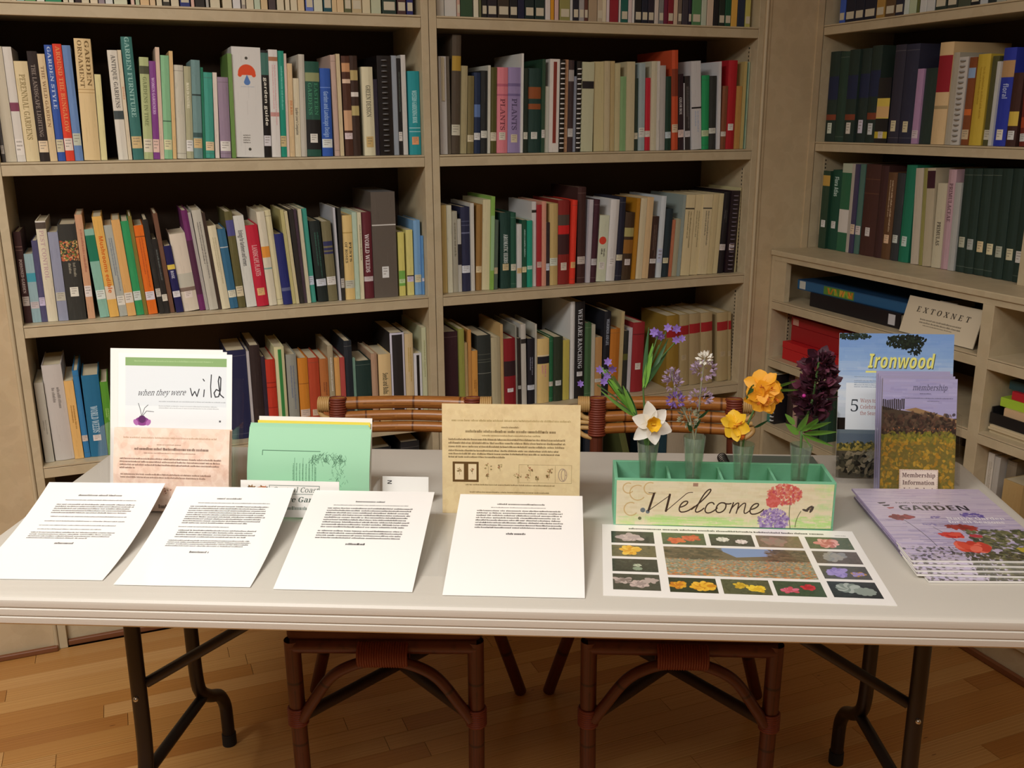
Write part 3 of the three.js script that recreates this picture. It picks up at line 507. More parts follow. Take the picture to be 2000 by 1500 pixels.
B('p','dark green paperback between cream and grey blue ones, centre bay second shelf',0.433,0.0145,0.2194,0.1465,1.1,'#29382c',{s:[0.75,0.837,'#c4b898']});
B('p','grey blue paperback between dark green and red ones, centre bay second shelf',0.4486,0.0215,0.2645,0.1764,1.1,'#97a49e',{s:[0.734,0.845,'#ccc8b8']});
B('h','red hardback between grey blue and cream ones, centre bay second shelf',0.4711,0.0216,0.2212,0.1647,1.2,'#bc2430',{s:[0.727,0.81,'#dcd0bc']});
B('p','cream paperback between red and white ones, centre bay second shelf',0.4937,0.0192,0.271,0.1996,1.2,'#c4b998');
B('p','slim white paperback between cream and grey ones, centre bay second shelf',0.5136,0.0091,0.2713,0.2152,1.2,'#ccc3b2');
B('p','grey paperback between white and black green ones, centre bay second shelf',0.5238,0.0197,0.2587,0.1716,1.3,'#aca498');
B('h','black green hardback between grey and rust red ones, centre bay second shelf',0.5465,0.0213,0.2264,0.1696,1.8,'#183626',{s:[0.75,0.837,'#b8c4c0']});
B('h','tall rust red hardback between black green and black ones, centre bay second shelf',0.5706,0.0221,0.3052,0.2254,2.3,'#bc4822',{b:[[0.185,0.456,'#7c3219']],s:[0.738,0.821,'#ccb08c']});
B('p','black paperback between rust red and white ones, centre bay second shelf',0.5962,0.0215,0.2342,0.177,3,'#2b1b21',{t:'COLOR BOX',ts:[0.305,0.53],tc:'#d4d0c4',s:[0.734,0.833,'#d8bcac']});
B('k','slim white booklet between black and black ones, centre bay second shelf',0.6185,0.0043,0.207,0.1608,3,'#b8b4b0');
B('p','black paperback between white and white ones, centre bay second shelf',0.6235,0.0195,0.2288,0.1702,3,'#2e2826',{tc:'#8a847c',s:[0.742,0.825,'#c4bcb4']});
B('b','thick white binder with a black leaf on centre bay second shelf',0.6458,0.0352,0.2738,0.235,3.5,'#c7c1b8',{ts:[0.561,0.798],tc:'#9aa4b4',b:[[0.515,0.532,'#141414']]});
B('h','bright green hardback between white and black ones, centre bay second shelf',0.6821,0.0282,0.231,0.1706,2.3,'#208e50',{s:[0.738,0.821,'#b8c494']});
B('h','black hardback between bright green and white ones, centre bay second shelf',0.7114,0.0269,0.2299,0.1743,2,'#2b2b25',{s:[0.707,0.782,'#c8c4b0']});
B('p','white paperback between black and brown ones, centre bay second shelf',0.7409,0.0104,0.2741,0.1918,1.9,'#cfc9c1');
B('h','short brown hardback between white and red ones, centre bay second shelf',0.7549,0.0204,0.1995,0.1493,0,'#7e482b',{s:[0.719,0.794,'#d4c8b4']});
B('h','red hardback between brown and orange brown ones, centre bay second shelf',0.7765,0.0336,0.279,0.2141,0.1,'#a7161f',{s:[0.711,0.786,'#dcd4c4']});
B('p','short orange brown paperback between red and tan ones, centre bay second shelf',0.8116,0.0203,0.1999,0.138,0.3,'#b48444');
B('p','tan paperback between orange brown and green ones, centre bay second shelf',0.8331,0.0105,0.2757,0.2256,0,'#b49e60');
B('p','slim green paperback between tan and pale green ones, centre bay second shelf',0.8441,0.005,0.2701,0.2105,0,'#4e6e5a');
B('p','slim pale green paperback at the end beside a green one, centre bay second shelf',0.8496,0.005,0.2747,0.2233,0,'#9cb292');
});
// centre bay third shelf
shelf('C3', () => {
B('p','yellow tan paperback at the end beside a cream one, centre bay third shelf',-0.2113,0.0153,0.2647,0.1872,0,'#ccb06c');
B('p','cream paperback between yellow tan and grey ones, centre bay third shelf',-0.1954,0.0154,0.2641,0.193,0,'#d3ccac');
B('p','grey paperback between cream and grey white ones, centre bay third shelf',-0.1794,0.0182,0.2452,0.1721,0,'#a49c84',{tc:'#6a6450'});
B('p','grey white paperback between grey and navy ones, centre bay third shelf',-0.1605,0.0109,0.2217,0.148,0,'#b4ae9c',{b:[[0.343,0.624,'#1c1c24']]});
B('h','navy hardback between grey white and white ones, centre bay third shelf',-0.1484,0.0281,0.2567,0.1701,0,'#23253c',{b:[[0.166,0.171,'#6a6c80'],[0.212,0.217,'#6a6c80'],[0.297,0.312,'#6a6c80']],s:[0.691,0.778,'#ccccc8']});
B('p','white paperback between navy and brown ones, centre bay third shelf',-0.1191,0.0113,0.267,0.1867,0,'#c8c0ae');
B('h','brown hardback between white and cream ones, centre bay third shelf',-0.1034,0.0189,0.262,0.2091,-1.5,'#906832',{s:[0.715,0.79,'#d4bc8c']});
B('p','cream paperback between brown and lime green ones, centre bay third shelf',-0.0836,0.0244,0.2756,0.1891,-1.5,'#cdc094');
B('p','lime green paperback between cream and grey green ones, centre bay third shelf',-0.0586,0.0121,0.2852,0.2197,-1.5,'#7ea448',{b:[[0.204,0.79,'#93b27e']]});
B('p','grey green paperback between lime green and dark green ones, centre bay third shelf',-0.0459,0.0128,0.214,0.1498,-1.5,'#4e5c4e',{s:[0.683,0.774,'#b8a480']});
B('h','dark green hardback between grey green and dark green ones, centre bay third shelf',-0.0203,0.0331,0.2349,0.1575,0,'#15372c',{t:'AROMATIC HERBS',ts:[0.282,0.663],tc:'#dcdcd0',s:[0.671,0.758,'#c0ac7c']});
B('h','dark green hardback between dark green and white ones, centre bay third shelf',0.0138,0.0175,0.2334,0.1612,0,'#1d4c36',{s:[0.679,0.766,'#c8c0a4']});
B('p','short white paperback between dark green and dark green ones, centre bay third shelf',0.0332,0.0156,0.1977,0.1519,0,'#c8c4b8',{s:[0.687,0.77,'#ccac74']});
B('p','dark green paperback between white and emerald ones, centre bay third shelf',0.0498,0.0153,0.2101,0.1556,0,'#1c4c36',{tc:'#c8d4c8',s:[0.691,0.774,'#d4c494']});
B('p','emerald paperback between dark green and white ones, centre bay third shelf',0.0662,0.0174,0.2081,0.1556,0,'#1d8e70',{s:[0.675,0.73,'#a8c8b0']});
B('p','white paperback between emerald and dark red ones, centre bay third shelf',0.0845,0.0148,0.2644,0.1937,0,'#c8c0b4',{b:[[0.097,0.128,'#28241f']]});
B('p','dark red paperback between white and salmon ones, centre bay third shelf',0.1,0.0159,0.255,0.1795,0,'#a0262b',{s:[0.695,0.766,'#c8a090']});
B('p','salmon paperback between dark red and black ones, centre bay third shelf',0.1165,0.0153,0.2647,0.1954,0,'#cc8e74');
B('p','short black paperback between salmon and olive tan ones, centre bay third shelf',0.1324,0.012,0.1993,0.161,0,'#2d2125',{s:[0.648,0.758,'#ccd0d4']});
B('h','olive tan hardback between black and black and red ones, centre bay third shelf',0.1454,0.0284,0.2563,0.1775,0,'#b99c60',{s:[0.663,0.758,'#c8c8b0']});
B('h','thick black and red hardback with a picture on centre bay third shelf',0.1756,0.0384,0.2661,0.2068,0,'#7e1e16',{b:[[0.174,0.297,'#4a3c30'],[0.297,0.398,'#c01c18'],[0.405,0.64,'#3a1818']],s:[0.738,0.829,'#ccbca4']});
B('h','orange red hardback between black and red and dark brown ones, centre bay third shelf',0.2154,0.017,0.2647,0.1853,-1.4,'#d4321c',{s:[0.734,0.806,'#dca464']});
B('h','tall dark brown hardback between orange red and white ones, centre bay third shelf',0.2433,0.0287,0.3039,0.21,0,'#3c1e18',{s:[0.719,0.798,'#bcac9c']});
B('p','white paperback between dark brown and maroon ones, centre bay third shelf',0.2731,0.0138,0.2642,0.188,-1.9,'#b8b0ae');
B('h','maroon hardback between white and pale green ones, centre bay third shelf',0.2879,0.02,0.2636,0.1779,-2.4,'#3e1a24',{s:[0.711,0.79,'#b8b0ac']});
B('p','thick pale green paperback with a red dot on centre bay third shelf',0.3093,0.0344,0.2127,0.1722,-3,'#c8c8a8',{ts:[0.499,0.624],tc:'#3a3830',s:[0.703,0.814,'#d4ccbc'],dot:[0.378,'#d0402c']});
B('h','white hardback between pale green and navy ones, centre bay third shelf',0.3451,0.0312,0.2612,0.1877,-3,'#cfc8bc',{s:[0.711,0.814,'#d8d0c4']});
B('h','navy hardback between white and black gold ones, centre bay third shelf',0.3791,0.0233,0.2681,0.1845,-2.6,'#1d1d2b',{s:[0.687,0.758,'#c8bc98']});
B('h','thick patterned black gold hardback on centre bay third shelf',0.4038,0.0341,0.2185,0.1442,-3,'#3e2a15',{b:[[0.228,0.359,'#a09458'],[0.405,0.608,'#8a5a1c']],s:[0.691,0.782,'#c8bcb0']});
B('p','orange brown paperback between black gold and cream ones, centre bay third shelf',0.4393,0.0129,0.2631,0.1762,-2.9,'#ac741e');
B('p','cream paperback between orange brown and tan ones, centre bay third shelf',0.4536,0.0226,0.2625,0.1822,-3,'#ccbc94');
B('p','tan paperback between cream and dark brown ones, centre bay third shelf',0.4769,0.0234,0.2649,0.1925,-3,'#ccac7c');
B('p','dark brown paperback between tan and white ones, centre bay third shelf',0.5039,0.0239,0.2025,0.1531,-2.9,'#3a2620',{tc:'#7a6454',s:[0.687,0.762,'#ccc4b8']});
B('p','white paperback between dark brown and dark teal ones, centre bay third shelf',0.5306,0.0186,0.2672,0.2183,-2.5,'#c4c8c4',{s:[0.64,0.814,'#b8bcc8']});
B('h','dark teal hardback between white and rust orange ones, centre bay third shelf',0.5503,0.0308,0.2249,0.1805,-3,'#202e32',{s:[0.719,0.798,'#ccc49c']});
B('p','short rust orange paperback between dark teal and grey green ones, centre bay third shelf',0.5818,0.0103,0.1881,0.1315,-3,'#b46c4a');
B('p','short grey green paperback between rust orange and blue grey ones, centre bay third shelf',0.5929,0.0185,0.1907,0.1445,-3,'#a49c7c');
B('p','blue grey paperback between grey green and cream ones, centre bay third shelf',0.6125,0.01,0.2683,0.2166,-2.9,'#90988c');
B('k','thick cream booklet with a black number on centre bay third shelf',0.6248,0.0343,0.2675,0.1809,-2.7,'#cfbc8c',{ts:[0.204,0.663],tc:'#7a6c48',b:[[0.162,0.178,'#3a3428']]});
B('k','cream booklet between cream and cream ones, centre bay third shelf',0.6599,0.0323,0.2666,0.2124,-2.7,'#cdba8a',{ts:[0.197,0.663],tc:'#8a7c58'});
B('k','thick cream booklet with a grey number on centre bay third shelf',0.6929,0.0349,0.2671,0.1932,-2.6,'#cfbc8e',{ts:[0.204,0.64],tc:'#6c6450',b:[[0.166,0.181,'#4a4438']]});
B('k','cream tan booklet between cream and cream ones, centre bay third shelf',0.7289,0.021,0.2675,0.21,-2.6,'#c4b080');
B('k','cream booklet between cream tan and black ones, centre bay third shelf',0.7511,0.0192,0.2683,0.1909,-2.6,'#c9b686');
B('h','black hardback between cream and black ones, centre bay third shelf',0.7714,0.0254,0.2719,0.2067,-3,'#191315',{ts:[0.22,0.374],tc:'#5c5854',s:[0.64,0.715,'#ccc0b4']});
B('b','thick black binder between black and cream ones, centre bay third shelf',0.8014,0.0357,0.2758,0.235,-2.2,'#23151b',{s:[0.648,0.723,'#d0c0b8'],comb:'#6a5e64'});
B('p','slim cream paperback at the end beside a black one, centre bay third shelf',0.841,0.005,0.2854,0.1931,-1.2,'#b9ac7c');
});
// centre bay fourth shelf
shelf('C4', () => {
B('h','thick maroon hardback at the end beside a olive green one, centre bay fourth shelf',-0.212,0.0462,0.2636,0.206,0,'#36181e');
B('p','olive green paperback between maroon and tan ones, centre bay fourth shelf',-0.1635,0.018,0.2712,0.2147,0.3,'#909044');
B('p','tan paperback between olive green and orange tan ones, centre bay fourth shelf',-0.1442,0.0097,0.2253,0.1661,0.4,'#ac8e5c');
B('p','orange tan paperback between tan and orange ones, centre bay fourth shelf',-0.1336,0.0107,0.2652,0.1915,0,'#bc8444');
B('p','short orange paperback between orange tan and black green ones, centre bay fourth shelf',-0.1216,0.0195,0.1971,0.1599,0.1,'#cc9044',{ts:[0.483,0.679],tc:'#7a4a18'});
B('h','thick thick black green hardback on centre bay fourth shelf',-0.1009,0.0461,0.243,0.1749,0.3,'#282c26',{b:[[0.251,0.255,'#6a6a58'],[0.32,0.325,'#6a6a58'],[0.353,0.359,'#6a6a58'],[0.503,0.509,'#8a8a78']]});
B('h','cream hardback between black green and tan ones, centre bay fourth shelf',-0.0531,0.0307,0.233,0.1865,0.5,'#ac9e78');
B('h','slim tan hardback between cream and red ones, centre bay fourth shelf',-0.0211,0.0093,0.2729,0.1984,0.6,'#bc9860');
B('h','thick red hardback with a black oval on centre bay fourth shelf',-0.0101,0.0394,0.2256,0.1624,0.8,'#821119',{b:[[0.328,0.546,'#2c1416']],s:[0.727,0.782,'#d8d0c8']});
B('k','slim grey booklet between red and black ones, centre bay fourth shelf',0.0299,0.0054,0.2659,0.1909,0.8,'#8e8c7c');
B('p','black paperback between grey and white ones, centre bay fourth shelf',0.036,0.0111,0.2244,0.1503,0.8,'#272321',{s:[0.699,0.75,'#a8a498']});
B('p','white paperback between black and black ones, centre bay fourth shelf',0.0484,0.0169,0.2688,0.1893,0.9,'#bcb4a4',{b:[[0.181,0.235,'#2c2a28']]});
B('h','black hardback between white and white ones, centre bay fourth shelf',0.0697,0.0261,0.2182,0.152,0,'#15131b',{ts:[0.282,0.561],tc:'#acacb4',s:[0.707,0.782,'#c8c8c8']});
B('k','slim white booklet between black and yellow tan ones, centre bay fourth shelf',0.0968,0.0055,0.2643,0.1771,0,'#bcb4a0');
B('h','thick yellow tan hardback with a black top band on centre bay fourth shelf',0.1036,0.0411,0.2152,0.1607,0,'#d4b470',{ts:[0.405,0.593],tc:'#c87c88',b:[[0.251,0.274,'#dcc8a0'],[0.274,0.384,'#16141b']]});
B('h','green hardback between yellow tan and dark green ones, centre bay fourth shelf',0.1454,0.0152,0.2176,0.159,0,'#205e36',{s:[0.687,0.758,'#c8c0a8']});
B('h','dark green hardback between green and yellow ones, centre bay fourth shelf',0.162,0.033,0.216,0.1435,0,'#28321e',{s:[0.675,0.754,'#c4c4b8']});
B('p','yellow paperback between dark green and white ones, centre bay fourth shelf',0.1958,0.023,0.203,0.139,0,'#bcac50');
B('h','tall white hardback between yellow and black ones, centre bay fourth shelf',0.2223,0.0154,0.327,0.232,0,'#ccc8bc');
B('h','thick black hardback between white and green ones, centre bay fourth shelf',0.2385,0.036,0.3259,0.222,0,'#151210',{t:'WELFARE RANCHING',ts:[0.074,0.687],tc:'#d8d8d4',s:[0.719,0.766,'#d0ccc4']});
B('h','green hardback between black and cream ones, centre bay fourth shelf',0.2755,0.022,0.2534,0.1824,0,'#3e5c36');
B('p','cream paperback between green and tan ones, centre bay fourth shelf',0.2983,0.0125,0.2467,0.2004,0,'#b4ac94');
B('p','tan paperback between cream and black ones, centre bay fourth shelf',0.3118,0.0254,0.2026,0.1374,0,'#b48854',{s:[0.699,0.758,'#c8c0b0']});
B('h','black hardback between tan and orange ones, centre bay fourth shelf',0.3387,0.0234,0.2863,0.2077,-1.4,'#16171d',{t:'WILDERNESS AND LIFE',ts:[0.089,0.398],tc:'#dce4ec',s:[0.691,0.758,'#b8bcb0']});
B('h','thick orange hardback between black and cream ones, centre bay fourth shelf',0.3636,0.0359,0.225,0.1774,-1.3,'#b46c1e');
B('p','cream paperback between orange and black ones, centre bay fourth shelf',0.4003,0.0117,0.282,0.187,-1.3,'#b9a474');
B('p','black paperback between cream and white ones, centre bay fourth shelf',0.4134,0.0198,0.2148,0.1441,-1.1,'#2c2e2a',{b:[[0.367,0.468,'#5a5a28']]});
B('p','white paperback between black and red ones, centre bay fourth shelf',0.4343,0.0136,0.2232,0.1805,-1.1,'#bcb4b0');
B('h','thick red hardback between white and olive gold ones, centre bay fourth shelf',0.449,0.044,0.2397,0.1844,-1,'#902124',{b:[[0.162,0.174,'#5c1214']],s:[0.581,0.675,'#dcd0bc']});
B('h','olive gold volume with a red title band, first of six, centre bay fourth shelf',0.5892,0.0477,0.2534,0.1779,2.2,'#8e6e24',{b:[[0.174,0.299,'#981a1c']]});
B('h','khaki volume with a red title band, second of six, centre bay fourth shelf',0.6388,0.0432,0.2513,0.1851,2.5,'#a48e60',{b:[[0.155,0.282,'#981a1c']],s:[0.565,0.64,'#b09c74']});
B('h','khaki volume with a red title band, third of six, centre bay fourth shelf',0.6836,0.0428,0.2528,0.1769,2.7,'#a08a60',{b:[[0.143,0.274,'#981a1c']]});
B('h','khaki volume with a red title band, fourth of six, centre bay fourth shelf',0.728,0.0456,0.2527,0.2029,2.9,'#a69064',{b:[[0.132,0.262,'#981a1c']]});
B('h','khaki volume with a red title band, fifth of six, centre bay fourth shelf',0.7981,0.0439,0.2474,0.2009,3.2,'#a89264',{b:[[0.135,0.26,'#981a1c']],s:[0.565,0.64,'#b09c74']});
B('h','khaki volume with a red title band, sixth of six, centre bay fourth shelf',0.8432,0.0113,0.2473,0.166,3.3,'#a28c60',{b:[[0.126,0.251,'#981a1c']],s:[0.565,0.64,'#b09c74']});
});
// corner case middle shelf
shelf('R2', () => {
B('h','dark green volume, first from the side wall on the corner case middle shelf',0.0037,0.0477,0.288,0.2142,0,'#1e2e24',{b:[[0.274,0.53,'#1a223c'],[0.695,0.758,'#7c3a20']],s:[0.79,0.909,'#c8ccb4']});
B('h','dark green volume, second from the side wall on the corner case middle shelf',0.0535,0.0468,0.2851,0.1965,0,'#233a2c');
B('h','dark green volume, third from the side wall on the corner case middle shelf',0.1019,0.0472,0.288,0.2087,0,'#1e2e24',{b:[[0.274,0.53,'#1a223c'],[0.695,0.758,'#7c3a20']],s:[0.786,0.909,'#d4c8b4']});
B('h','dark green volume, fourth from the side wall on the corner case middle shelf',0.1514,0.0436,0.2886,0.2247,0,'#1e2c24',{b:[[0.266,0.522,'#1a223c']],s:[0.758,0.901,'#ccc4c8']});
B('h','dark green volume, fifth from the side wall on the corner case middle shelf',0.1969,0.0436,0.2941,0.2277,0,'#202e24',{b:[[0.251,0.522,'#1a223c'],[0.687,0.758,'#7c3a20']],s:[0.798,0.917,'#c8c8c0']});
B('p','thick black paperback with yellow panels on corner case middle shelf',0.2442,0.0542,0.1962,0.1354,0,'#15171a',{b:[[0.312,0.624,'#d8bc50'],[0.437,0.608,'#d8ac70'],[0.825,0.929,'#c0a830']],s:[0.825,0.929,'#d0c0b0']});
B('h','thick charcoal hardback between black and slate black ones, corner case middle shelf',0.3005,0.0438,0.2897,0.2066,0,'#2c2832',{s:[0.766,0.877,'#cfc094']});
B('h','thick slate black hardback between charcoal and mauve ones, corner case middle shelf',0.346,0.0517,0.2885,0.21,0,'#282838',{s:[0.774,0.885,'#cfc094']});
B('p','mauve paperback between slate black and green black ones, corner case middle shelf',0.4071,0.0245,0.2155,0.1556,0,'#ac84a0',{s:[0.818,0.925,'#ccb8b4']});
B('p','thick green black paperback between mauve and cream ones, corner case middle shelf',0.4326,0.0469,0.2157,0.1659,0,'#24342c');
B('h','thick cream hardback with a red label on corner case middle shelf',0.481,0.0501,0.2839,0.2232,0,'#d1b07c',{b:[[0.128,0.483,'#901622'],[0.616,0.648,'#a08a60']]});
B('p','greyish cream paperback between cream and white ones, corner case middle shelf',0.5327,0.0214,0.2537,0.1811,0,'#aca088');
B('k','white booklet between greyish cream and orange brown ones, corner case middle shelf',0.5553,0.0324,0.2402,0.1755,0,'#c1b8a8',{comb:'#8a8478'});
B('p','orange brown paperback between white and yellow ones, corner case middle shelf',0.5931,0.0241,0.2375,0.1593,0,'#7e4422',{b:[[0.12,0.235,'#8aa0b8'],[0.585,0.656,'#c8642c']],s:[0.821,0.933,'#c0a880']});
B('h','thick yellow hardback between orange brown and olive ones, corner case middle shelf',0.618,0.0422,0.2439,0.1753,0,'#c0a034',{tc:'#a07c1c'});
B('p','olive paperback between yellow and white ones, corner case middle shelf',0.6682,0.0218,0.2364,0.1918,0,'#4e4c2a',{s:[0.821,0.933,'#c0b8a0']});
B('p','white paperback between olive and bright blue ones, corner case middle shelf',0.6906,0.0116,0.2214,0.1639,0,'#bcb8ac');
B('h','thick bright blue hardback between white and brown ones, corner case middle shelf',0.703,0.0399,0.255,0.1911,0,'#243290',{t:'floral',ts:[0.359,0.515],tc:'#ccd4ec',b:[[0.128,0.297,'#b08858']],s:[0.829,0.937,'#dcd0b8']});
B('h','short brown hardback with a yellow panel on corner case middle shelf',0.7465,0.031,0.1893,0.1433,0,'#3c1e15',{b:[[0.522,0.719,'#ccac44']],s:[0.786,0.909,'#d0ccc0']});
B('h','short rust hardback at the end beside a brown one, corner case middle shelf',0.786,0.0283,0.1714,0.13,2.6,'#6e2316',{b:[[0.561,0.719,'#a84420']],s:[0.806,0.925,'#ccc8bc']});
});
// corner case counter
shelf('R3', () => {
B('p','thick dark green paperback with a yellow label on corner case counter',0.0224,0.0356,0.2617,0.2064,0,'#203c2a',{b:[[0.059,0.193,'#bc9444']],s:[0.632,0.723,'#d4d0c4']});
B('h','thick dark green hardback between dark green and green ones, corner case counter',0.0589,0.0495,0.2658,0.1865,0,'#13422e',{t:'Flora Atlas',ts:[0.082,0.328],tc:'#bcccbc',s:[0.64,0.73,'#d0ccc0']});
B('p','thick green paperback with white panels on corner case counter',0.1113,0.0469,0.2894,0.2057,0,'#205e3e',{b:[[0,0.105,'#acb094'],[0.518,0.782,'#d0c6b6']]});
B('p','tall white paperback between green and purple ones, corner case counter',0.1594,0.014,0.2893,0.232,0,'#aca090');
B('p','tall purple paperback between white and grey green ones, corner case counter',0.1742,0.0198,0.2888,0.2137,0,'#3e3652',{s:[0.671,0.782,'#d4b898']});
B('p','tall grey green paperback between purple and red brown ones, corner case counter',0.1948,0.0235,0.2895,0.232,0.1,'#4a6a5c',{s:[0.683,0.782,'#ccbcb0']});
B('h','thick thick red brown hardback on corner case counter',0.2202,0.066,0.2909,0.1984,0,'#42221a',{b:[[0.158,0.163,'#6a4428'],[0.312,0.317,'#6a4428']],s:[0.687,0.782,'#d0c4b8']});
B('h','tall red brown hardback between red brown and brown ones, corner case counter',0.287,0.0334,0.2883,0.2264,0,'#3c1e1a');
B('h','thick brown hardback between red brown and black ones, corner case counter',0.3215,0.0374,0.2698,0.1985,0,'#5e3e22',{ts:[0.089,0.687],tc:'#ccb494',s:[0.715,0.814,'#d8b088']});
B('h','black hardback between brown and emerald green ones, corner case counter',0.3614,0.0323,0.269,0.1979,0,'#2e2e2e',{s:[0.703,0.794,'#c4c4b4']});
B('h','thick emerald green hardback between black and cream ones, corner case counter',0.3951,0.0417,0.2949,0.232,0.1,'#156c4c',{s:[0.73,0.833,'#c0ccbc']});
B('p','cream paperback between emerald green and olive ones, corner case counter',0.4556,0.0298,0.2876,0.1958,3.2,'#bcac94');
B('p','tall olive paperback between cream and cream ones, corner case counter',0.4869,0.0136,0.2886,0.2142,3.3,'#90884a');
B('p','tall cream paperback with a maroon square on corner case counter',0.502,0.0304,0.2894,0.2026,3.4,'#b4a484',{b:[[0.028,0.204,'#3c1a24']]});
B('p','cream paperback between cream and dusty pink ones, corner case counter',0.5335,0.0336,0.2478,0.1771,1.7,'#c1b494',{t:'PRIMULAS',ts:[0.452,0.734],tc:'#2c2820'});
B('h','tall dusty pink hardback between cream and grey ones, corner case counter',0.5681,0.0282,0.2883,0.2279,1.7,'#b49090',{t:'PRIMULACEAE',ts:[0.135,0.522],tc:'#5a3c40'});
B('p','grey paperback between dusty pink and dark green ones, corner case counter',0.5987,0.0224,0.2527,0.1829,1.3,'#a8a498');
B('h','dark green volume with paper label, first of seven matching on the corner case counter',0.6224,0.0315,0.2937,0.2307,1.4,'#182b21',{s:[0.656,0.758,'#a8a488']});
B('h','dark green volume with paper label, second of seven matching on the corner case counter',0.6545,0.0324,0.295,0.1953,1.4,'#182b21',{s:[0.667,0.769,'#a0a094']});
B('h','dark green volume with paper label, third of seven matching on the corner case counter',0.6876,0.0339,0.2963,0.232,1.4,'#182b21',{s:[0.678,0.78,'#d0b888']});
B('h','dark green volume with paper label, fourth of seven matching on the corner case counter',0.7222,0.0338,0.2977,0.232,1.4,'#182b21',{s:[0.689,0.791,'#cfc094']});
B('h','dark green volume with paper label, fifth of seven matching on the corner case counter',0.7566,0.0348,0.2991,0.2299,1.4,'#182b21',{s:[0.7,0.802,'#a4a48c']});
B('h','dark green volume with paper label, sixth of seven matching on the corner case counter',0.792,0.0332,0.3005,0.2078,1.4,'#182b21',{s:[0.711,0.814,'#c8bc94']});
B('h','dark green volume with paper label, seventh of seven matching on the corner case counter',0.8257,0.031,0.3019,0.231,1.4,'#182b21',{s:[0.722,0.825,'#ccc4b4']});
});
topRow('L', [[-1317,9,'#2c201c'], [-1306,12,'#d0c09c'], [-1292,10,'#d0c09c'], [-1280,16,'#7eb4a4'], [-1262,23,'#4e8e54'], [-1236,17,'#d4d0b8'], [-1217,36,'#2e8054'], [-1177,11,'#d0c09c'], [-1164,11,'#d8ccb0'], [-1150,14,'#2e1c1c'], [-1135,17,'#d0c09c'], [-1115,17,'#d8c4a0'], [-1096,14,'#8e7e7e'], [-1080,17,'#d0ccbc'], [-1060,31,'#ccc8a4'], [-1020,8,'#d8b49c'], [-1009,9,'#b4b890'], [-998,21,'#d4b07c'], [-975,13,'#d4b488'], [-959,13,'#d0c09c'], [-944,17,'#3a3428'], [-924,19,'#d0c09c'], [-902,24,'#2c3468'], [-875,8,'#d4a890'], [-865,24,'#2c241c'], [-838,7,'#a8a090']]);
topRow('L', [[-827,24,'#d0c09c'], [-796,23,'#d0c09c'], [-770,19,'#d4ccc0'], [-748,10,'#9c8c7c'], [-736,19,'#d0c09c'], [-715,15,'#b8c0a0'], [-698,17,'#cdb080'], [-678,18,'#4a3c38'], [-656,18,'#d0c09c'], [-634,11,'#d4c4a0'], [-620,17,'#d0c09c'], [-601,17,'#d4b888'], [-580,20,'#6272ac'], [-558,23,'#ccc8a8'], [-532,22,'#1c4c50'], [-509,13,'#cdb080'], [-495,18,'#d4b484'], [-475,19,'#5c5c38'], [-454,27,'#bca478'], [-425,22,'#ccbc94'], [-400,27,'#b8b894'], [-369,39,'#28382c'], [-326,24,'#4c302c'], [-299,18,'#28285c']]);
topRow('C', [[-212,22,'#c4bca8'], [-188,35,'#c8c0b0'], [-151,9,'#c49c84'], [-140,36,'#30482c'], [-100,14,'#d4c8a8'], [-84,7,'#5c5c38'], [-75,15,'#1c1818'], [-58,29,'#241c20'], [-26,35,'#382c20'], [11,24,'#181618'], [37,20,'#181830'], [59,29,'#142420'], [91,30,'#182c24'], [125,15,'#d0c4b4'], [142,10,'#cc8c1c'], [155,12,'#cca898'], [171,33,'#8c8448'], [205,8,'#c0bcb0'], [215,17,'#1c1a24'], [235,16,'#9c948c'], [252,11,'#5c3428'], [266,28,'#a48c6c'], [296,17,'#b8a484']]);
topRow('C', [[312,13,'#d0c09c'], [327,9,'#ccb8b0'], [338,28,'#8c2028'], [369,5,'#ccc4b4'], [376,23,'#1c5848'], [401,12,'#ccb8ac'], [415,7,'#d0c8b8'], [424,22,'#1c1a18'], [448,20,'#181c28'], [470,20,'#282028'], [493,13,'#c8b8a4'], [508,16,'#7c7870'], [526,12,'#6c1c34'], [540,19,'#7c1c24'], [561,13,'#c8ac8c'], [576,13,'#6c5c4c'], [592,20,'#3c3438'], [614,10,'#241c2c'], [627,32,'#507c4c'], [661,18,'#b8bca0'], [682,22,'#c8b094'], [707,17,'#181618'], [726,21,'#20281c'], [749,21,'#184c30'], [772,22,'#d4a044'], [796,26,'#242c3c'], [825,19,'#b8ac58']]);
topRow('R', [[36,25,'#3c58a4'], [65,43,'#1c1c28'], [110,39,'#1c1c28'], [152,50,'#1c1c28'], [205,35,'#a8803c'], [245,39,'#5c4428'], [287,32,'#242430'], [322,19,'#c4c8b8'], [343,28,'#b4bc94'], [373,9,'#5c602c'], [386,25,'#ccc8bc'], [413,29,'#c8c4b8'], [445,42,'#2c3428'], [490,36,'#34382c'], [529,43,'#484c38'], [574,30,'#181a1c'], [606,25,'#b8b8b0'], [633,26,'#242c28'], [661,30,'#9c9c88'], [694,29,'#b0a888'], [725,29,'#2c2c2c']]);
{
  const list = topGeos.map((g) => g); const g = mergeGeometries(list), m = mesh('books_on_top_shelves', g, std({ vertexColors: true, roughness: 0.65 }));
  m.userData = { label: 'rows of books on the top shelves, only their lower spines in view', category: 'books', kind: 'stuff' };
}
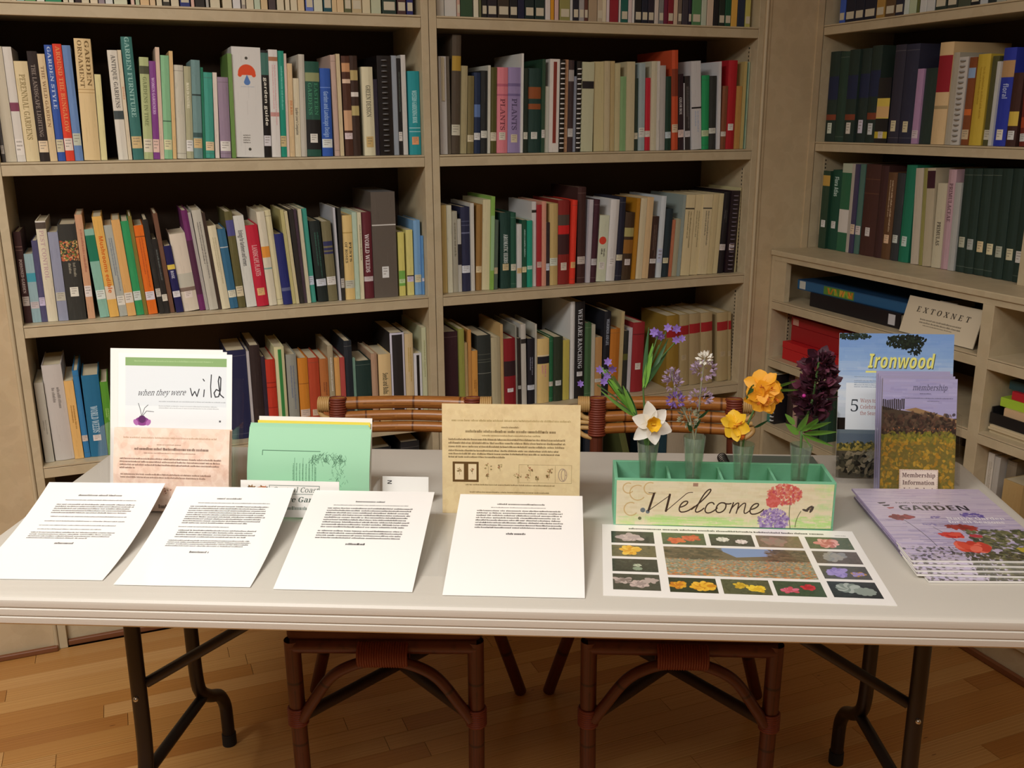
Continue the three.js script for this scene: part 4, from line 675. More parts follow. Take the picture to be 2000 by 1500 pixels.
// bottom row behind the chairs, a few books seen below the rails
shelf('C5', () => {
  B('h', 'black green hardback lowest in the centre bay behind the chair rails', 0.22, 0.05, 0.29, 0.22, 0, '#20261f');
  B('h', 'very dark blue hardback lowest in the centre bay beside the black green one', 0.285, 0.06, 0.28, 0.2, 0, '#1c2028');
  B('p', 'olive green leaning book low in the centre bay behind the daffodil', 0.47, 0.024, 0.29, 0.2, 14, '#5c6034');
  B('p', 'dark teal book low in the centre bay behind the second vase', 0.575, 0.028, 0.3, 0.21, 0, '#1c3c44');
  B('h', 'wide beige volume low in the centre bay behind the right chair', 0.607, 0.09, 0.28, 0.2, 0, '#a8987c');
  B('h', 'taupe volume low in the centre bay beside the wide beige one', 0.699, 0.06, 0.285, 0.2, 0, '#94866e');
});
shelf('L5', () => {
  B('h', 'black tall volume low in the left bay beside the middle upright', -0.36, 0.06, 0.3, 0.21, 0, '#1d1a19');
  B('h', 'black thick volume low in the left bay behind the left chair', -0.46, 0.07, 0.29, 0.21, 0, '#171515');
  B('p', 'pale grey book lowest in the left bay', -0.55, 0.03, 0.25, 0.19, 0, '#a49c90');
});
SHELF_Y.B3 = 0.392;
shelf('B3', () => {
  const w = 0.135;
  B('p', 'teal book at the end of the base cubby behind the yellow flowers', 0.016, 0.018, 0.18, 0.17, 0, '#3d7a68', { w });
  B('k', 'black spiral-bound book with white rings in the base cubby', 0.036, 0.022, 0.18, 0.18, 0, '#191618', { w, comb: '#d8d2c8' });
  B('h', 'dark brown book beside the spiral-bound one in the base cubby', 0.062, 0.034, 0.185, 0.17, 0, '#35221c', { w: 0.09 });
  B('p', 'book with a cream and pink cover edge in the base cubby', 0.1, 0.02, 0.19, 0.17, 0, '#b8947e', { w: 0.09 });
  B('h', 'black book behind the dark purple flower in the base cubby', 0.124, 0.045, 0.19, 0.17, 0, '#17161a', { w: 0.09 });
  B('h', 'dark red book behind the fourth vase in the base cubby', 0.172, 0.045, 0.185, 0.17, 0, '#4e1a22', { w: 0.1 });
  B('p', 'black green book beside the dark red one in the base cubby', 0.22, 0.03, 0.18, 0.17, 0, '#1c2820', { w: 0.1 });
  B('h', 'dark green book behind the blue magazine in the base cubby', 0.254, 0.04, 0.19, 0.17, 0, '#22402e', { w: 0.1, s: [0.1, 0.22, '#c8c8bc'] });
  B('p', 'off-white tall book in the outer base cubby', 0.936, 0.02, 0.175, 0.2, 0, '#c4b8a4', { w: 0.1, tc: '#8a7c66' });
  B('p', 'pale grey book beside the off-white one in the outer base cubby', 0.958, 0.018, 0.17, 0.2, 0, '#b0a898', { w: 0.1 });
  B('h', 'taupe book in the outer base cubby beside the tan one', 0.979, 0.03, 0.165, 0.2, 0, '#7c6c54', { w: 0.08 });
  B('p', 'tan book foremost in the outer base cubby', 1.015, 0.06, 0.13, 0.2, 0, '#bc9c64', { w: 0.125 });
});
// books and boxes lying in the base cubbies: flat = cover boards with a spine strip facing out
function flatBook(name, label, cat, f, u, y, w, L, T, D, turn, col, draw, group) {
  const g = thing(name, label, cat, at(f, u, y, w), FR[f].r + turn, group), b = Math.min(0.003, T * 0.2);
  const c = std({ color: col, roughness: 0.45 });
  mesh('cover', [bx(0, L, 0, b, -D, 0), bx(0, L, T - b, T, -D, 0)], c, g);
  mesh('pages', bx(0.003, L - 0.003, b, T - b, -D + 0.004, -0.002), M.pages, g);
  const s = bx(0, L, b, T - b, -0.002, 0.0006), uv = s.attributes.uv, p = s.attributes.position; for (let i = 0; i < uv.count; i++) uv.setXY(i, p.getX(i) / L, p.getY(i) / T);
  mesh('spine', s, draw ? std({ map: tex(512, 64, draw), roughness: 0.4 }) : c, g); return g;
}
flatBook('book', 'black large book lying under the blue one in the base cubby', 'book', 'R', 0.165, 0.8362, 0.105, 0.41, 0.046, 0.28, 0, '#18161c', (x, w, h) => { x.fillStyle = '#18161c'; x.fillRect(0, 0, w, h); x.fillStyle = '#c8c8cc'; x.fillRect(w * 0.88, h * 0.15, w * 0.07, h * 0.7); });
flatBook('book', 'blue large book with green and orange lettering lying in the base cubby', 'book', 'R', 0.09, 0.8817, 0.1, 0.5, 0.033, 0.27, 0.02, '#234f78', (x, w, h) => {
  x.fillStyle = '#2c608c'; x.fillRect(0, 0, w, h); x.fillStyle = '#5c8a3c'; x.fillRect(w * 0.26, 0, w * 0.28, h); x.fillStyle = '#c8ccc4'; x.fillRect(w * 0.02, h * 0.1, w * 0.06, h * 0.8);
  for (let i = 0; i < 26; i++) { x.strokeStyle = ['#8cb43c', '#c87c2c', '#d8a040'][i % 3]; x.lineWidth = 6; x.beginPath(); const q = w * (0.27 + 0.26 * rnd()); x.moveTo(q, h * 0.2); x.lineTo(q + rr(-14, 14), h * 0.8); x.stroke(); }
});
{
  const clothRed = std({ color: '#a01a20', roughness: 0.55, bumpMap: speck, bumpScale: 0.0003 }), red2 = std({ color: '#c41e24', roughness: 0.5, bumpMap: speck, bumpScale: 0.0003 });
  const redBox = (label, u0, u1, y0, y1, w, d, m) => { const g = thing('box', label, 'box', at('R', u0, y0, w), AR, 'red boxes in the base cubby'); mesh('box_body', bx(0, u1 - u0, 0, (y1 - y0) * 0.62, -d, 0, 0.002), m, g); mesh('lid', bx(-0.001, u1 - u0 + 0.001, (y1 - y0) * 0.63, y1 - y0, -d - 0.001, 0.0012, 0.002), m, g); return g; };
  redBox('bright red flat box lowest in the base cubby', 0.052, 0.44, 0.6305, 0.694, 0.115, 0.24, red2);
  const g = redBox('darker red box on top of the bright red one with a small label', 0.05, 0.43, 0.6945, 0.778, 0.082, 0.22, clothRed);
  mesh('label_sticker', bx(0.01, 0.04, 0.056, 0.078, 0.0012, 0.0024), std({ color: '#c89a88', roughness: 0.8 }), g);
  // slanted card sign
  const s = thing('card_sign', 'cream card sign with spaced capital letters leaning in the base cubby', 'sign', at('R', 0.598, 0.838, 0.128), AR + 0.03);
  const t = tex(512, 220, (x, w, h) => {
    x.fillStyle = '#d8ccb2'; x.fillRect(0, 0, w, h); x.fillStyle = '#3c362c'; x.font = 'bold 44px serif'; x.textAlign = 'center'; 'EXTOXNET'.split('').forEach((ch, i) => { x.save(); x.translate(90 + i * 48, 84); x.transform(1, 0, -0.16, 1, 0, 0); x.fillText(ch, 0, 0); x.restore(); });
    bars(x, 120, 118, 280, 34, 2, '#6a6252'); bars(x, 150, 152, 200, 12, 1, '#7a705c');
  });
  const c = new THREE.BoxGeometry(0.262, 0.108, 0.003); c.translate(0.131, 0.054, 0); const cm = mesh('card', c, std({ map: t, roughness: 0.6 }), s); cm.rotation.x = -0.28;
  const l = bx(0.1, 0.16, 0.004, 0.098, -0.055, -0.05); l.rotateX(0.12); mesh('strut', l, M.white, s);
  // the little pile in the outer cubby
  solo('paper_pile', [0, 1, 2, 3].map((i) => bx(0.01 + rr(-0.004, 0.004), 0.25, i * 0.006, i * 0.006 + 0.0056, -0.22, 0.0 + rr(-0.006, 0.004))), std({ color: '#cbbb98', roughness: 0.85 }), 'pile of cream papers at the bottom of the outer base cubby', 'papers', at('R', 0.938, 0.6302, 0.125), AR);
  const tr = thing('document_tray', 'black plastic document tray lying on cream papers', 'tray', at('R', 0.94, 0.6546, 0.118), AR), bk = std({ color: '#1a181a', roughness: 0.4 });
  mesh('base', bx(0, 0.24, 0, 0.004, -0.22, 0), bk, tr); mesh('rim', [bx(0, 0.24, 0.004, 0.03, -0.004, 0), bx(0, 0.004, 0.004, 0.045, -0.22, -0.004), bx(0.236, 0.24, 0.004, 0.045, -0.22, -0.004)], bk, tr);
  flatBook('book', 'cream and orange book lying in the black tray', 'book', 'R', 0.972, 0.659, 0.106, 0.17, 0.044, 0.17, 0, '#d4b48c', null);
  flatBook('book', 'lime green book lying on the cream and orange one', 'book', 'R', 0.952, 0.7033, 0.1, 0.18, 0.024, 0.17, 0.03, '#a8cc3c', null);
  flatBook('book', 'red small book lying on the lime green one', 'book', 'R', 0.98, 0.7276, 0.095, 0.16, 0.022, 0.16, -0.02, '#c02430', null);
  flatBook('book', 'dark teal book topmost on the pile in the outer cubby', 'book', 'R', 0.96, 0.7499, 0.085, 0.17, 0.024, 0.16, 0.04, '#26484c', null);
}

// ---------- the folding table ----------
const TT = 0.74, TAU = -0.056, TC = [0.015, 0, -1.652];
const table = thing('folding_table', 'grey white plastic folding table with dark steel wishbone legs', 'table', TC, TAU);
function roundedLoop(hx, hz, r, y, n = 8) {
  const P = []; for (const [sx, sz, a0] of [[1, 1, 0], [-1, 1, 1], [-1, -1, 2], [1, -1, 3]]) for (let i = 0; i <= n; i++) { const a = (a0 + i / n) * Math.PI / 2; P.push([sx * (hx - r) + r * Math.cos(a), y, sz * (hz - r) + r * Math.sin(a)]); } return P;
}
{
  const hx = 0.915, hz = 0.358, prof = [[0.016, 0], [0.009, 0.0004], [0.0035, -0.0012], [0.0006, -0.005], [0, -0.009], [0.0014, -0.0165], [0.0032, -0.0175], [0.0034, -0.0195], [0.0012, -0.0208], [0.0016, -0.031], [0.0034, -0.032], [0.0036, -0.0338], [0.0016, -0.035], [0.003, -0.045], [0.006, -0.0485], [0.012, -0.05]];
  const loops = prof.map(([i, y]) => roundedLoop(hx - i, hz - i, 0.055 - i * 0.6, TT + y)), n = loops[0].length, pos = [], uv = [];
  const put = (...v) => v.forEach((p) => { pos.push(...p); uv.push(p[0], p[2] + p[1]); });
  for (let k = 0; k + 1 < loops.length; k++) for (let i = 0; i < n; i++) { const j = (i + 1) % n, a = loops[k], b = loops[k + 1]; put(a[i], a[j], b[j]); put(a[i], b[j], b[i]); }
  for (const [L, up] of [[loops[0], 1], [loops.at(-1), 0]]) for (let i = 1; i + 1 < n; i++) up ? put(L[0], L[i + 1], L[i]) : put(L[0], L[i], L[i + 1]);
  const g = new THREE.BufferGeometry(); g.setAttribute('position', new THREE.Float32BufferAttribute(pos, 3)); g.setAttribute('uv', new THREE.Float32BufferAttribute(uv, 2)); g.computeVertexNormals();
  mesh('tabletop', toCreasedNormals(g, 0.5), M.plastic, table);
  for (const z of [-0.27, 0.27]) mesh('frame_rail', bx(-0.8, 0.8, 0.66, 0.6895, z - 0.012, z + 0.012), M.steel, table);
  for (const s of [-1, 1]) {
    const x = s * 0.715, z0 = -0.035;
    for (const q of [-1, 1]) {
      mesh('leg', tube([[x, 0.689, z0 + q * 0.125], [x, 0.5, z0 + q * 0.127], [x, 0.3, z0 + q * 0.13], [x, 0.235, z0 + q * 0.142], [x, 0.19, z0 + q * 0.19], [x, 0.155, z0 + q * 0.245], [x, 0.11, z0 + q * 0.275], [x, 0.05, z0 + q * 0.28], [x, 0.012, z0 + q * 0.281]], 0.0145, 48, 14, 0.4), M.steel, table);
      mesh('rubber_foot', [rod([x, 0, z0 + q * 0.281], [x, 0.03, z0 + q * 0.281], 0.0165, 16)], M.rubber, table);
    }
    mesh('crossbar', rod([x, 0.21, z0 - 0.155], [x, 0.235, z0 + 0.14], 0.012), M.steel, table);
    mesh('hinge_bar', rod([x, 0.675, z0 - 0.27], [x, 0.675, z0 + 0.27], 0.0125), M.steel, table);
    mesh('strut', [rod([x - s * 0.012, 0.42, z0 + 0.117], [s * 0.27, 0.672, z0 + 0.06], 0.0105), rod([s * 0.455, 0.57, z0 + 0.083], [s * 0.435, 0.582, z0 + 0.081], 0.0135)], M.steel, table);
    mesh('strut_plate', [bx(Math.min(s * 0.22, s * 0.5), Math.max(s * 0.22, s * 0.5), 0.655, 0.6895, z0 + 0.035, z0 + 0.085)], M.steel, table);
    mesh('bolt', ball([x, 0.4, z0 + 0.143], 0.0055), M.chrome, table);
  }
}

// ---------- rattan chairs ----------
const rattanTex = tex(256, 64, (x, w, h) => { x.fillStyle = '#e8d8c4'; x.fillRect(0, 0, w, h); for (let i = 0; i < 300; i++) { x.fillStyle = rnd() < 0.5 ? 'rgba(60,30,12,.16)' : 'rgba(255,240,210,.14)'; x.fillRect(rnd() * w, rnd() * h, rr(10, 60), rr(0.6, 2)); } for (let i = 0; i < 3; i++) { x.fillStyle = 'rgba(50,22,10,.5)'; x.fillRect((i + 0.3 + rnd() * 0.4) * w / 3, 0, 3, h); } });
const RT = { pole: std({ color: '#b07a40', map: rattanTex, roughness: 0.34 }), leg: std({ color: '#5c2a18', map: rattanTex, roughness: 0.45 }), wrap: std({ color: '#6e2c18', roughness: 0.5 }), cane: std({ color: '#b8935a', roughness: 0.5 }), brace: std({ color: '#2c1a14', roughness: 0.6 }), seat: std({ color: '#5a3018', roughness: 0.7, bumpMap: speck, bumpScale: 0.001 }) };
function coil(a, b, r, n, th = 0.003) {   // cane wound round a pole
  const A = V(...a), D = V(...b).sub(A), q = new THREE.Quaternion().setFromUnitVectors(V(0, 0, 1), D.clone().normalize()), out = [];
  for (let i = 0; i < n; i++) { const t = new THREE.TorusGeometry(r, th, 5, 14); t.applyQuaternion(q); const p = A.clone().addScaledVector(D, (i + 0.5) / n); t.translate(p.x, p.y, p.z); out.push(t); }
  return out;
}
function rattanChair(label, pos, turn) {
  const g = thing('rattan_chair', label, 'chair', pos, turn);
  const hw = 0.2, by = (z) => -0.215 - z;
  const rail = (y, h, zz) => [[-h, y, zz], [-h * 0.5, y, zz - 0.014], [0, y, zz - 0.02], [h * 0.5, y, zz - 0.014], [h, y, zz]];
  mesh('back_rail', tube(rail(0.8, hw, -0.236), 0.0155, 24, 12), RT.pole, g);
  mesh('back_rail', tube(rail(0.7695, hw - 0.035, -0.232), 0.013, 24, 12), RT.pole, g);
  mesh('back_rail', tube(rail(0.742, hw - 0.035, -0.229), 0.013, 24, 12), RT.pole, g);
  for (const s of [-1, 1]) {
    mesh('back_post', tube([[s * 0.158, 0.812, -0.238], [s * 0.16, 0.65, -0.222], [s * 0.166, 0.45, -0.2], [s * 0.19, 0.3, -0.22], [s * 0.268, 0.004, -0.29]], 0.0155, 36, 12), RT.leg, g);
    mesh('post_wrap', coil([s * 0.158, 0.816, -0.2385], [s * 0.159, 0.726, -0.229], 0.0185, 16, 0.0034), RT.wrap, g);
    mesh('rail_end_wrap', coil([s * 0.176, 0.8, -0.236], [s * 0.203, 0.8, -0.236], 0.0165, 6, 0.0028), RT.cane, g);
    mesh('bracket', [tube([[s * 0.196, 0.797, -0.235], [s * 0.201, 0.785, -0.233], [s * 0.19, 0.77, -0.231], [s * 0.165, 0.765, -0.23]], 0.006, 14, 8), rod([s * 0.165, 0.757, -0.229], [s * 0.2, 0.758, -0.231], 0.0055), rod([s * 0.165, 0.744, -0.229], [s * 0.2, 0.745, -0.23], 0.0055), tube([[s * 0.2, 0.752, -0.23], [s * 0.203, 0.74, -0.229], [s * 0.19, 0.727, -0.227], [s * 0.165, 0.72, -0.225]], 0.006, 14, 8)], RT.cane, g);
    mesh('front_leg', tube([[s * 0.184, 0.44, 0.205], [s * 0.183, 0.25, 0.2], [s * 0.18, 0.004, 0.195]], 0.0165, 20, 14), RT.leg, g);
    mesh('leg_wrap', coil([s * 0.183, 0.245, 0.2], [s * 0.183, 0.285, 0.2], 0.0185, 8, 0.0034), RT.wrap, g);
    mesh('side_rail', rod([s * 0.184, 0.425, 0.2], [s * 0.167, 0.425, -0.2], 0.013), RT.leg, g);
    mesh('stretcher', rod([s * 0.17, 0.258, 0.188], [-s * 0.185, 0.262, -0.21], 0.0125), RT.brace, g);
  }
  mesh('front_rail', rod([-0.186, 0.428, 0.205], [0.186, 0.428, 0.205], 0.0165), RT.leg, g);
  mesh('arch', tube([[-0.172, 0.262, 0.21], [-0.15, 0.3, 0.214], [-0.105, 0.365, 0.218], [-0.05, 0.396, 0.22], [0, 0.401, 0.22], [0.05, 0.396, 0.22], [0.105, 0.365, 0.218], [0.15, 0.3, 0.214], [0.172, 0.262, 0.21]], 0.0115, 48, 12), RT.leg, g);
  mesh('centre_wrap', coil([-0.05, 0.414, 0.212], [0.05, 0.414, 0.212], 0.025, 20, 0.0034), RT.wrap, g);
  const seat = new RoundedBoxGeometry(0.39, 0.03, 0.42, 3, 0.012); seat.translate(0, 0.452, 0); mesh('seat', seat, RT.seat, g);
  return g;
}
rattanChair('brown rattan chair pushed in behind the cream notice and green leaflets', [-0.255, 0, -1.93], -0.02);
rattanChair('brown rattan chair pushed in behind the flower vases', [0.345, 0, -1.915], -0.05);

// ---------- papers and holders on the table ----------
const onTable = (x, D, dy = 0) => [x, TT + dy, -D];
// a sheet standing or lying: w wide, profile [[z,y]...] from its near/lower edge; uv 0..1
function sheetGeo(w, prof, th = 0.0006) {
  const L = [0]; for (let i = 1; i < prof.length; i++) L.push(L[i - 1] + Math.hypot(prof[i][0] - prof[i - 1][0], prof[i][1] - prof[i - 1][1]));
  const T = L.at(-1), nrm = prof.map((p, i) => { const a = prof[Math.max(0, i - 1)], b = prof[Math.min(prof.length - 1, i + 1)], dz = b[0] - a[0], dy = b[1] - a[1], q = Math.hypot(dz, dy); return [dy / q, -dz / q]; });
  const pos = [], uv = [], q = (A, B2, C, D, ...t) => { pos.push(...A, ...B2, ...C, ...A, ...C, ...D); uv.push(...t[0], ...t[1], ...t[2], ...t[0], ...t[2], ...t[3]); };
  const pt = (i, s, o) => [s * w / 2, prof[i][1] + nrm[i][1] * o, prof[i][0] + nrm[i][0] * o], z0 = [0.004, 0.004];
  for (let i = 0; i + 1 < prof.length; i++) {
    const a = L[i] / T, b = L[i + 1] / T;
    q(pt(i, -1, th), pt(i, 1, th), pt(i + 1, 1, th), pt(i + 1, -1, th), [0, a], [1, a], [1, b], [0, b]);
    q(pt(i, 1, 0), pt(i, -1, 0), pt(i + 1, -1, 0), pt(i + 1, 1, 0), z0, z0, z0, z0);
    q(pt(i, 1, th), pt(i, 1, 0), pt(i + 1, 1, 0), pt(i + 1, 1, th), z0, z0, z0, z0); q(pt(i, -1, 0), pt(i, -1, th), pt(i + 1, -1, th), pt(i + 1, -1, 0), z0, z0, z0, z0);
  }
  const e = prof.length - 1; q(pt(0, -1, 0), pt(0, 1, 0), pt(0, 1, th), pt(0, -1, th), z0, z0, z0, z0); q(pt(e, -1, th), pt(e, 1, th), pt(e, 1, 0), pt(e, -1, 0), z0, z0, z0, z0);
  const g = new THREE.BufferGeometry(); g.setAttribute('position', new THREE.Float32BufferAttribute(pos, 3)); g.setAttribute('uv', new THREE.Float32BufferAttribute(uv, 2)); g.computeVertexNormals(); return toCreasedNormals(g, 0.5);
}
const lean = (h, back, n = 1, bow = 0) => Array.from({ length: n + 1 }, (_, i) => { const s = i / n; return [-back * s + bow * Math.sin(Math.PI * s), h * s]; });
// four text sheets on slanted clear stands
function textSheet(label, x, D, turn, concave, draw) {
  const t = tex(640, 820, (c, w, h) => { c.fillStyle = '#f6f4f0'; c.fillRect(0, 0, w, h); draw(c, w, h); });
  const g = thing('information_sheet', label, 'sheet', onTable(x, D, 0.0005), turn, 'white text sheets along the front edge');
  const n = 10, prof = []; for (let i = 0; i <= n; i++) { const s = i / n; prof.push([-0.272 * s, 0.0006 + (concave ? 0.058 * (0.25 * s + 0.75 * s ** 2.1) : 0.056 * s)]); }
  mesh('paper', sheetGeo(0.217, prof, 0.0007), phys({ map: t, roughness: 0.5, clearcoat: 0.7, clearcoatRoughness: 0.1 }), g);
  const under = prof.slice(1).map(([z, y]) => [z - 0.002, Math.max(0.0002, y - 0.0022)]);
  mesh('slanted_stand', [sheetGeo(0.205, under.slice(2), 0.0018), bx(-0.1025, 0.1025, 0, under.at(-1)[1], under.at(-1)[0] + 0.001, under.at(-1)[0] + 0.003)], M.acrylic, g);
  return g;
}
const footMark = (c, x, y) => { c.fillStyle = '#2c2927'; bars(c, x, y, 92, 18, 1, '#2c2a2a', 1, 0.9); };
textSheet('white text sheet with five paragraphs, nearest the table end beside the pink flyers', -0.757, 1.395, -0.04, true, (c, w) => { bars(c, 205, 96, 230, 14, 1, '#3a3836', 1, 0.9); bars(c, 150, 138, 380, 12, 1, '#35312f'); bars(c, 118, 172, 420, 84, 5, '#35312f', 0.95); bars(c, 130, 272, 400, 14, 1, '#2c2927'); bars(c, 116, 310, 420, 14, 1, '#35312f'); bars(c, 104, 346, 400, 12, 1, '#2c2927'); bars(c, 110, 378, 330, 12, 1, '#35312f'); bars(c, 90, 404, 440, 64, 4, '#35312f', 0.7); footMark(c, 255, 492); });
textSheet('white text sheet second from the table end with a long dense paragraph', -0.517, 1.37, -0.05, true, (c) => { bars(c, 250, 86, 130, 14, 1, '#3a3836', 1, 0.9); bars(c, 160, 124, 380, 11, 1, '#35312f'); bars(c, 126, 150, 420, 150, 9, '#2c2927', 0.8); bars(c, 120, 316, 260, 12, 1, '#2c2927'); bars(c, 130, 344, 400, 70, 4, '#2c2927', 0.9); bars(c, 110, 428, 430, 60, 4, '#2c2927', 0.9); footMark(c, 250, 520); });
textSheet('white text sheet with two dense blocks and a folded sleeve edge behind it', -0.263, 1.352, -0.055, false, (c) => { bars(c, 240, 96, 150, 14, 1, '#2a2826', 1, 0.9); bars(c, 130, 132, 390, 11, 1, '#35312f'); bars(c, 106, 158, 440, 184, 9, '#2c2927', 0.95); bars(c, 100, 356, 440, 78, 4, '#2c2927', 0.95); footMark(c, 262, 462); });
textSheet('white text sheet with one short block in front of the cream notice', 0.0005, 1.33, -0.055, false, (c) => { bars(c, 200, 82, 240, 15, 1, '#3a3836', 1, 0.9); bars(c, 170, 116, 280, 11, 1, '#35312f'); bars(c, 100, 142, 440, 168, 8, '#2c2927', 0.98); footMark(c, 260, 338); });
// the loose clear sleeve under the third sheet
{
  const s = solo('plastic_sleeve', sheetGeo(0.06, [[0, 0.0004], [-0.14, 0.014], [-0.2, 0.03]], 0.0008), M.acrylic, 'clear plastic sleeve edge poking out beside the third white sheet', 'sleeve', onTable(-0.118, 1.4), -0.055);
}
function brochureHolder(label, x, D, turn, w, backH, frontH, depth, tilt) {
  const g = thing('brochure_holder', label, 'brochure holder', onTable(x, D, 0.0002), turn, 'clear acrylic brochure holders');
  const k = Math.tan(tilt), th = 0.0022;
  mesh('back_panel', sheetGeo(w, [[-depth, 0], [-depth - backH * k, backH]], th), M.acrylic, g);
  mesh('front_panel', sheetGeo(w, [[0, 0], [-frontH * k, frontH]], th), M.acrylic, g);
  for (const s of [-1, 1]) { const q = bx(s * w / 2 - (s > 0 ? th : 0), s * w / 2 + (s > 0 ? 0 : th), 0, frontH, -depth, 0); const p = q.attributes.position; for (let i = 0; i < p.count; i++) p.setZ(i, p.getZ(i) - p.getY(i) * k); q.computeVertexNormals(); mesh('side_panel', q, M.acrylic, g); }
  mesh('base', bx(-w / 2, w / 2, 0, th, -depth, 0), M.acrylic, g); return g;
}
function standing(name, label, cat, x, D, turn, w, h, tilt, dy, mat, group, bow = 0, th = 0.0008, n = 6) {
  const g = solo(name, sheetGeo(w, lean(h, Math.tan(tilt) * h, n, bow), th), mat, label, cat, onTable(x, D, dy), turn, group); return g;
}
// left holder: white flyers and pink half sheets
{
  const turn = -0.09, tilt = 0.235, x = -0.632;
  brochureHolder('clear brochure holder with white and pink flyers at the table end', x - 0.008, 1.652, turn, 0.256, 0.235, 0.155, 0.052, tilt);
  const t = tex(720, 900, (c, w, h) => {
    c.fillStyle = '#f3f2ee'; c.fillRect(0, 0, w, h); c.fillStyle = '#dfe5e8'; c.fillRect(44, 30, w - 78, h * 0.62); c.fillStyle = '#e9edee'; c.fillRect(44, h * 0.34, w - 78, h * 0.28);
    c.scale(1, 0.86); c.fillStyle = '#86a86c'; c.fillRect(44, 28, w - 78, 56); c.fillStyle = '#a8c490'; c.font = 'bold 26px sans-serif'; c.globalAlpha = 0.8; bars(c, 100, 46, 500, 20, 1, '#a4c08c'); c.globalAlpha = 1;
    const ink = (pts, lw) => { c.strokeStyle = '#24242a'; c.lineWidth = lw; c.lineCap = c.lineJoin = 'round'; c.beginPath(); pts.forEach(([a, b], i) => (i ? c.lineTo(a, b) : c.moveTo(a, b))); c.stroke(); };
    // handwritten "when they were"
    c.save(); c.fillStyle = '#2c2c32'; c.font = 'italic 54px serif'; c.translate(120, 288); c.transform(1, -0.03, -0.2, 1, 0, 0); c.fillText('when they were', 0, 0, 305); c.restore();
    // handwritten "wild"
    ink([[458, 232], [470, 282], [486, 252], [500, 286], [514, 236]], 6); ink([[546, 240], [542, 286]], 6); ink([[538, 168], [546, 180]], 6); ink([[590, 138], [586, 220], [590, 290]], 6);
    ink([[640, 246], [622, 236], [608, 260], [616, 288], [636, 284], [648, 240], [650, 160], [640, 148], [634, 180], [646, 270], [668, 290]], 7);
    bars(c, 258, 320, 420, 14, 1, '#9aa0a4'); bars(c, 258, 352, 380, 26, 2, '#a8aeb0');
    // purple onion with shoots
    c.fillStyle = '#8a3c88'; c.beginPath(); c.ellipse(152, 462, 46, 30, 0, 0, 7); c.fill(); c.fillStyle = '#b06cae'; c.beginPath(); c.ellipse(112, 470, 14, 22, -0.5, 0, 7); c.ellipse(192, 470, 14, 22, 0.5, 0, 7); c.fill(); c.fillStyle = '#5c2460'; c.beginPath(); c.ellipse(152, 448, 24, 26, 0, 0, 7); c.fill();
    ink([[150, 430], [140, 380], [128, 340]], 3); ink([[152, 420], [168, 372], [190, 350]], 3); ink([[156, 424], [180, 392], [226, 396]], 3); c.fillStyle = '#55555a'; c.fillRect(640, 446, 12, 12);
  });
  const back = std({ color: '#efece6', roughness: 0.7 });
  standing('flyer', 'plain white flyer rearmost in the holder, showing at its edge', 'flyer', x - 0.021, 1.694, turn, 0.218, 0.286, tilt, 0.0035, back, 'white flyers in the end holder');
  standing('flyer', 'white flyer with print, second behind the green banded one', 'flyer', x - 0.012, 1.689, turn, 0.218, 0.283, tilt, 0.0035, back, 'white flyers in the end holder');
  standing('flyer', 'white flyer with a green band, handwritten title and purple onion', 'flyer', x - 0.001, 1.683, turn, 0.219, 0.28, tilt, 0.003, std({ map: t, roughness: 0.55 }), 'white flyers in the end holder');
  const p = tex(720, 480, (c, w, h) => {
    c.fillStyle = '#eed4c0'; c.fillRect(0, 0, w, h); for (let i = 0; i < 420; i++) { c.fillStyle = rnd() < 0.5 ? 'rgba(255,240,226,.12)' : 'rgba(190,130,104,.09)'; c.beginPath(); c.ellipse(rnd() * w, rnd() * h, rr(10, 60), rr(6, 26), rnd() * 3, 0, 7); c.fill(); }
    bars(c, 60, 50, 580, 14, 1, '#b89478', 1, 0.8); bars(c, 270, 92, 150, 10, 1, '#8a6450'); bars(c, 130, 112, 460, 20, 1, '#5c4438', 1, 0.8); bars(c, 190, 140, 320, 11, 1, '#8a6450'); bars(c, 40, 172, 630, 70, 4, '#6a4c3e', 0.15); bars(c, 44, 262, 590, 34, 2, '#7a5a4a', 0.9);
    c.strokeStyle = '#8a5c3c'; c.lineWidth = 9; c.strokeRect(100, 330, 44, 74); c.strokeRect(160, 330, 44, 74); for (let i = 0; i < 26; i++) { c.fillStyle = ['#b07c68', '#8a6a5a', '#a05c50'][i % 3]; c.beginPath(); c.ellipse(rr(240, 620), rr(340, 400), rr(3, 10), rr(2, 7), rnd() * 3, 0, 7); c.fill(); } c.fillStyle = '#4a3a30'; bars(c, 280, 440, 240, 26, 1, '#4a3a30', 1, 0.9);
  });
  const pm = std({ map: p, roughness: 0.6 });
  for (let i = 0; i < 3; i++) standing('flyer', ['pink marbled half sheet foremost in the end holder', 'pink half sheet second in the end holder', 'pink half sheet third in the end holder'][i], 'flyer', x + 0.001 * i, 1.664 + 0.004 * i, turn, 0.221, 0.15 - 0.001 * i, tilt, 0.003, i ? std({ color: '#dfc0a8', roughness: 0.7 }) : pm, 'pink half sheets in the end holder', 0.004);
}
